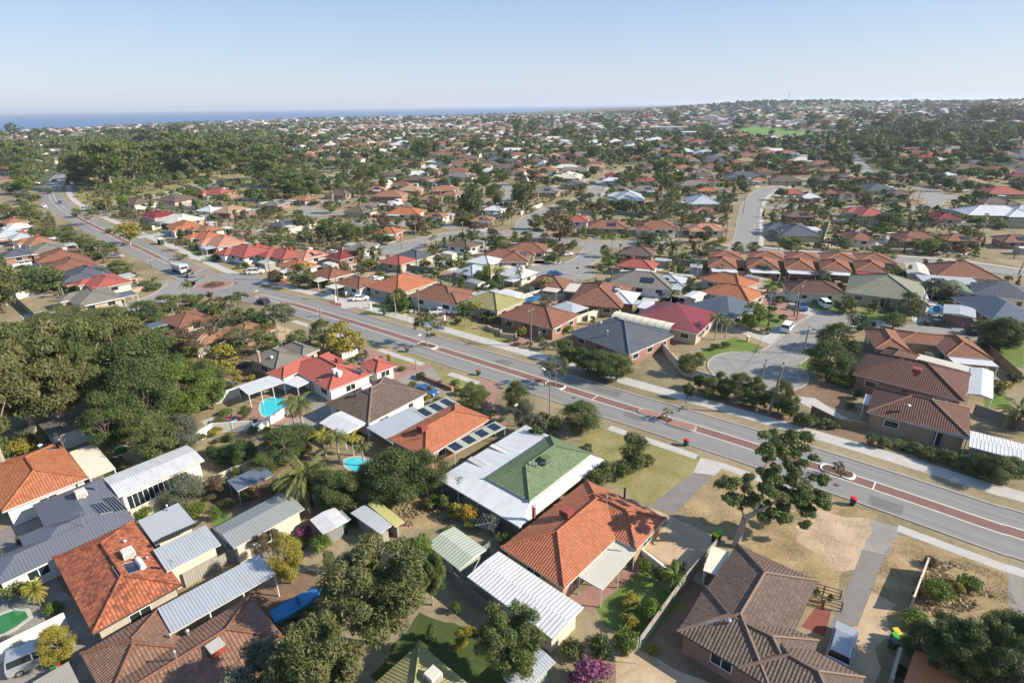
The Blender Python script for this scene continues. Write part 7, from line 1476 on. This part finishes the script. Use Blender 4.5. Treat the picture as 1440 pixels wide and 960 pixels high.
# the concrete truck at the roundabout
def truck():
    p = at(254, 383); root = bpy.data.objects.new("tip_truck", None); COL.objects.link(root); root.location = p; root['_o'] = (0, 0, 0); root.rotation_euler = (0, 0, R(-42)); tag(root, "white tip truck with a trailer entering the roundabout", "truck")
    mb = MB(); mb.box((0, 0, .7), (8.2, 1.0, .3), "car_dark"); part(root, mb, "chassis"); mb = MB(); mb.box((3.1, 0, .8), (1.9, 2.3, 1.9), "car_white"); mb.box((3.0, 0, 2.7), (1.6, 2.1, .25), "car_white"); part(root, mb, "cab")
    mb = MB(); mb.box((4.07, 0, 1.75), (.04, 2.0, .75), "glass"); part(root, mb, "windscreen"); mb = MB(); mb.box((-.9, 0, 1.05), (5.6, 2.4, 1.5), "car_silver", top="concrete")
    for i in range(6): mb.box((-3.4 + i, 0, 1.05), (.1, 2.5, 1.5), "car_white")
    part(root, mb, "tipper_body")
    for x in (3.0, -1.6, -2.8):
        for s in (-1, 1): mb = MB(); mb.tube((x, s * 1.05 - .15, .5), (x, s * 1.05 + .15, .5), .5, .5, "black_rubber", 14); part(root, mb, "wheel")
    q = at(265, 388); r2 = bpy.data.objects.new("trailer", None); COL.objects.link(r2); r2.location = p + Vector((math.cos(R(-42)), math.sin(R(-42)), 0)) * 8; r2['_o'] = (0, 0, 0); r2.rotation_euler = (0, 0, R(-42)); tag(r2, "dark machine on a low trailer beside the tip truck at the roundabout", "trailer")
    mb = MB(); mb.box((0, 0, .6), (3.6, 2.0, .2), "steel"); part(r2, mb, "bed"); mb = MB(); mb.box((0, 0, .8), (1.8, 1.3, .9), "car_dark"); mb.box((-.2, 0, 1.7), (1, 1.1, .7), "glass"); mb.bar((.8, 0, 1.2), (1.7, 0, 2.0), .2, .2, "bin_yellow"); part(r2, mb, "machine")
    for x in (-.6, .3):
        for s in (-1, 1): mb = MB(); mb.tube((x, s * .95 - .1, .35), (x, s * .95 + .1, .35), .35, .35, "black_rubber", 12); part(r2, mb, "wheel")
truck()
# boat by the garage
def boat(label, k, px, py, yaw, s=1, hull="car_white", inner="blue_tarp"):
    p = at(*pv(k, px, py)); root = bpy.data.objects.new("motor_boat", None); COL.objects.link(root); root.location = p; root['_o'] = (0, 0, 0); root.rotation_euler = (0, 0, R(yaw)); root.scale = (s, s, s); tag(root, label, "boat"); mb = MB(); S = []
    for x, w, z0, z1 in ((-2.8, 1.05, .75, 1.6), (-1, 1.15, .65, 1.6), (1, 1.0, .7, 1.7), (2.2, .55, .95, 1.85), (3.0, .04, 1.4, 2.0)): S.append([(x, -w, z1), (x, -w * .8, z0 + .25), (x, 0, z0), (x, w * .8, z0 + .25), (x, w, z1)])
    for A, B_ in zip(S, S[1:]):
        for i in range(4): mb.poly([A[i], A[i + 1], B_[i + 1], B_[i]], hull)
    mb.poly(S[0], hull); part(root, mb, "hull"); mb = MB()
    for A, B_ in zip(S, S[1:]): mb.poly([(A[0][0], A[0][1] * .93, A[0][2] - .03), (B_[0][0], B_[0][1] * .93, B_[0][2] - .03), (B_[4][0], B_[4][1] * .93, B_[4][2] - .03), (A[4][0], A[4][1] * .93, A[4][2] - .03)], inner)
    part(root, mb, "cover"); mb = MB(); mb.poly([(.4, -.7, 1.7), (.4, .7, 1.7), (0, .6, 2.2), (0, -.6, 2.2)], "glass"); part(root, mb, "windscreen"); mb = MB(); mb.bar((-2.8, 0, .5), (3.6, 0, .5), .12, .12, "steel"); part(root, mb, "trailer_frame")
    for sy in (-1, 1): mb = MB(); mb.tube((-.6, sy * 1.0 - .1, .32), (-.6, sy * 1.0 + .1, .32), .32, .32, "black_rubber", 12); part(root, mb, "wheel")
boat("white and blue motor boat on its trailer beside the black car", 6, 1062, 250, 40); boat("small boat under a blue cover behind the warm brown house", 5, 800, 200, 25, .9, "blue_tarp"); boat("boat-shaped blue cover on a trailer in the shaded yard at bottom left", 1, 1120, 700, 40, .85, "blue_tarp")
boat("small boat hull under a blue cover in the yard behind the brown house", 5, 590, 145, 10, .8, "car_white")
# ---- swimming pools
def pool(label, pts, k=0, water="pool_water", coping="concrete", smooth=True):
    P = [at(*pv(k, *q)) for q in pts]; c = sum(P, Vector()) / len(P)
    if smooth:
        Q = crom(P + [P[0], P[1]], .7); Q = [q for q in Q]; n = len(Q); P2 = []; 
        for i, q in enumerate(Q):
            if i and (q - P[0]).length < .5 and i > n * .5: break
            P2.append(q)
        P = P2
    root = bpy.data.objects.new("swimming_pool", None); COL.objects.link(root); root.location = c; root['_o'] = tuple(c); tag(root, label, "pool"); mb = MB(); mb.poly([(q.x, q.y, .035) for q in P], water); part(root, mb, "water")
    mb = MB(); n = len(P)
    for i in range(n):
        a, b = P[i], P[(i + 1) % n]; a2, b2 = a + (a - c).normalized() * .4, b + (b - c).normalized() * .4
        mb.poly([(a.x, a.y, .07), (b.x, b.y, .07), (b2.x, b2.y, .07), (a2.x, a2.y, .07)], coping); mb.poly([(a.x, a.y, .02), (b.x, b.y, .02), (b.x, b.y, .07), (a.x, a.y, .07)], "pool_tile")
        mb.poly([(a2.x, a2.y, .0), (b2.x, b2.y, .0), (b2.x, b2.y, .07), (a2.x, a2.y, .07)], coping)
    part(root, mb, "coping")
pool("kidney-shaped turquoise pool on the brick terrace of the red villa", [(1105,615),(1150,598),(1195,602),(1208,625),(1185,655),(1130,680),(1108,672),(1100,645)], 4)
pool("green algae-tinted pool at the bottom left corner", [(-30,720),(50,690),(95,692),(108,715),(60,750),(-30,790)], 1, "green_water"); pool("small turquoise pool under the trees beside the date palm", [(15,125),(60,115),(120,140),(110,165),(60,168),(20,150)], 2)
pool("blue backyard pool behind the brown and red roofs", [(375,485),(400,478),(440,488),(420,500),(385,498)], 12, smooth=False); pool("blue pool with white deck left of the terraced units", [(915,490),(930,480),(980,482),(1000,490),(960,500)], 13, smooth=False); pool("second blue pool strip right beside the white deck", [(1000,482),(1035,480),(1045,490),(1015,497)], 13, smooth=False); pool("dark teal pool beside the flat cream patio", [(420,85),(470,72),(478,95),(430,112)], 1, "green_water", smooth=False)
pool("blue pool hidden by dark trees at the left edge", [(80,655),(125,650),(130,668),(85,672)], 11, smooth=False); pool("turquoise pool above the slate roofs at the right", [(1390,8),(1440,2),(1460,10),(1400,18)], 5, smooth=False)
# ---- garden things
def lounger(label, px, py, mat, yaw=.5):
    p = at(*pv(4, px, py)); root = bpy.data.objects.new("sun_lounger", None); COL.objects.link(root); root.location = p; root['_o'] = (0, 0, 0); root.rotation_euler = (0, 0, yaw); tag(root, label, "lounger"); mb = MB(); mb.box((0, 0, .3), (1.3, .6, .08), mat); part(root, mb, "seat"); mb = MB(); mb.bar((.62, 0, .35), (1.15, 0, .8), .6, .07, mat); part(root, mb, "backrest")
    for x in (-.55, .55):
        for y in (-.24, .24): mb = MB(); mb.box((x, y, 0), (.05, .05, .3), "white_paint"); part(root, mb, "leg")
lounger("red cushioned lounger on the pool deck, right-hand one", 985, 712, "bin_red"); lounger("blue cushioned lounger between the red ones on the pool deck", 965, 702, "car_blue"); lounger("red cushioned lounger on the pool deck, left-hand one", 950, 695, "bin_red")
def raised_bed(label, k, px, py, yaw):
    p = at(*pv(k, px, py)); root = bpy.data.objects.new("garden_trellis", None); COL.objects.link(root); root.location = p; root['_o'] = (0, 0, 0); root.rotation_euler = (0, 0, R(yaw)); tag(root, label, "garden trellis")
    for sx in (-1.5, 0, 1.5):
        for sy in (-.8, .8): mb = MB(); mb.box((sx, sy, 0), (.1, .1, 1.2), "timber"); part(root, mb, "post")
    for sy in (-.8, .8):
        for z in (.35, .75, 1.15): mb = MB(); mb.bar((-1.55, sy, z), (1.55, sy, z), .05, .1, "timber"); part(root, mb, "rail")
    for sx in (-1.5, 1.5): mb = MB(); mb.bar((sx, -.8, 1.0), (sx, .8, 1.0), .05, .1, "timber"); part(root, mb, "rail")
raised_bed("weathered timber garden frame beside the red paved terrace", 3, 527, 650, -25)
def hoist(label, k, px, py):
    p = at(*pv(k, px, py)); root = bpy.data.objects.new("rotary_clothes_line", None); COL.objects.link(root); root.location = p; root['_o'] = tuple(p); tag(root, label, "clothes line"); mb = MB(); mb.tube(p, p + Vector((0, 0, 2.1)), .04, .04, "steel", 8); part(root, mb, "pole")
    for i in range(4):
        a = i * math.pi / 2 + .4; mb = MB(); mb.tube(p + Vector((0, 0, 2.0)), p + Vector((math.cos(a) * 1.6, math.sin(a) * 1.6, 2.2)), .025, .02, "steel", 5); part(root, mb, "arm")
    mb = MB()
    for q in (.5, .75, 1):
        for i in range(4): a, b = i * math.pi / 2 + .4, (i + 1) * math.pi / 2 + .4; mb.tube(p + Vector((math.cos(a) * 1.6 * q, math.sin(a) * 1.6 * q, 2 + .2 * q)), p + Vector((math.cos(b) * 1.6 * q, math.sin(b) * 1.6 * q, 2 + .2 * q)), .012, .012, "steel", 4, False)
    part(root, mb, "line")
hoist("rotary clothes line beside the yellow shrubs", 2, 552, 412)
def letterbox(label, k, px, py, mat="white_render"):
    p = at(*pv(k, px, py)); mb = MB(); mb.box((p.x, p.y, 0), (.4, .4, 1.1), mat, .6); mb.box((p.x, p.y, 1.1), (.55, .55, .1), "white_paint", .6); o = mb.build("letterbox", origin=tuple(p)); tag(o, label, "letterbox")
letterbox("white letterbox pillar on the lawn before the olive house", 22, 313, 242); letterbox("white letterbox by the power pole across the main road", 21, 1047, 288); letterbox("stone gate pillar by the sloping drive", 6, 274, 360, "stone"); letterbox("pale gate pillar at the red villa's forecourt", 21, 880, 555, "tan_brick"); letterbox("small white pillar on the lawn of the orange hip house", 21, 1268, 330)
def phone_box():
    p = at(*pv(11, 907, 415)); root = bpy.data.objects.new("bus_shelter", None); COL.objects.link(root); root.location = p; root['_o'] = (0, 0, 0); root.rotation_euler = (0, 0, R(-40)); tag(root, "small green bus shelter on the verge before the villas", "bus shelter"); mb = MB(); mb.box((0, .6, .1), (2.6, .1, 1.9), "bin_green"); part(root, mb, "back_wall"); mb = MB(); mb.box((0, 0, 2.1), (3.0, 1.7, .15), "white_paint"); part(root, mb, "roof")
    for s in (-1.25, 1.25): mb = MB(); mb.box((s, 0, 0), (.1, 1.2, 2.1), "bin_green"); part(root, mb, "side_wall")
    mb = MB(); mb.box((0, .3, .4), (2.0, .4, .08), "timber"); part(root, mb, "bench")
phone_box()
resolve_labels()
# longer labels are trimmed to sixteen words, stray helper properties removed
for o in bpy.data.objects:
    for k_ in ('_o', '_k'):
        if k_ in o: del o[k_]
    if 'label' in o and len(o['label'].split()) > 16: o['label'] = ' '.join(o['label'].split()[:16])
seen = {}
for o in bpy.data.objects:
    if 'label' in o: seen.setdefault(o['label'], []).append(o.name)
for l_, n_ in seen.items():
    if len(n_) > 1: print("DUP LABEL", l_, n_)
print("objects", len(bpy.data.objects), "houses", len(HOUSES), "trees", len(TREES), CNT)
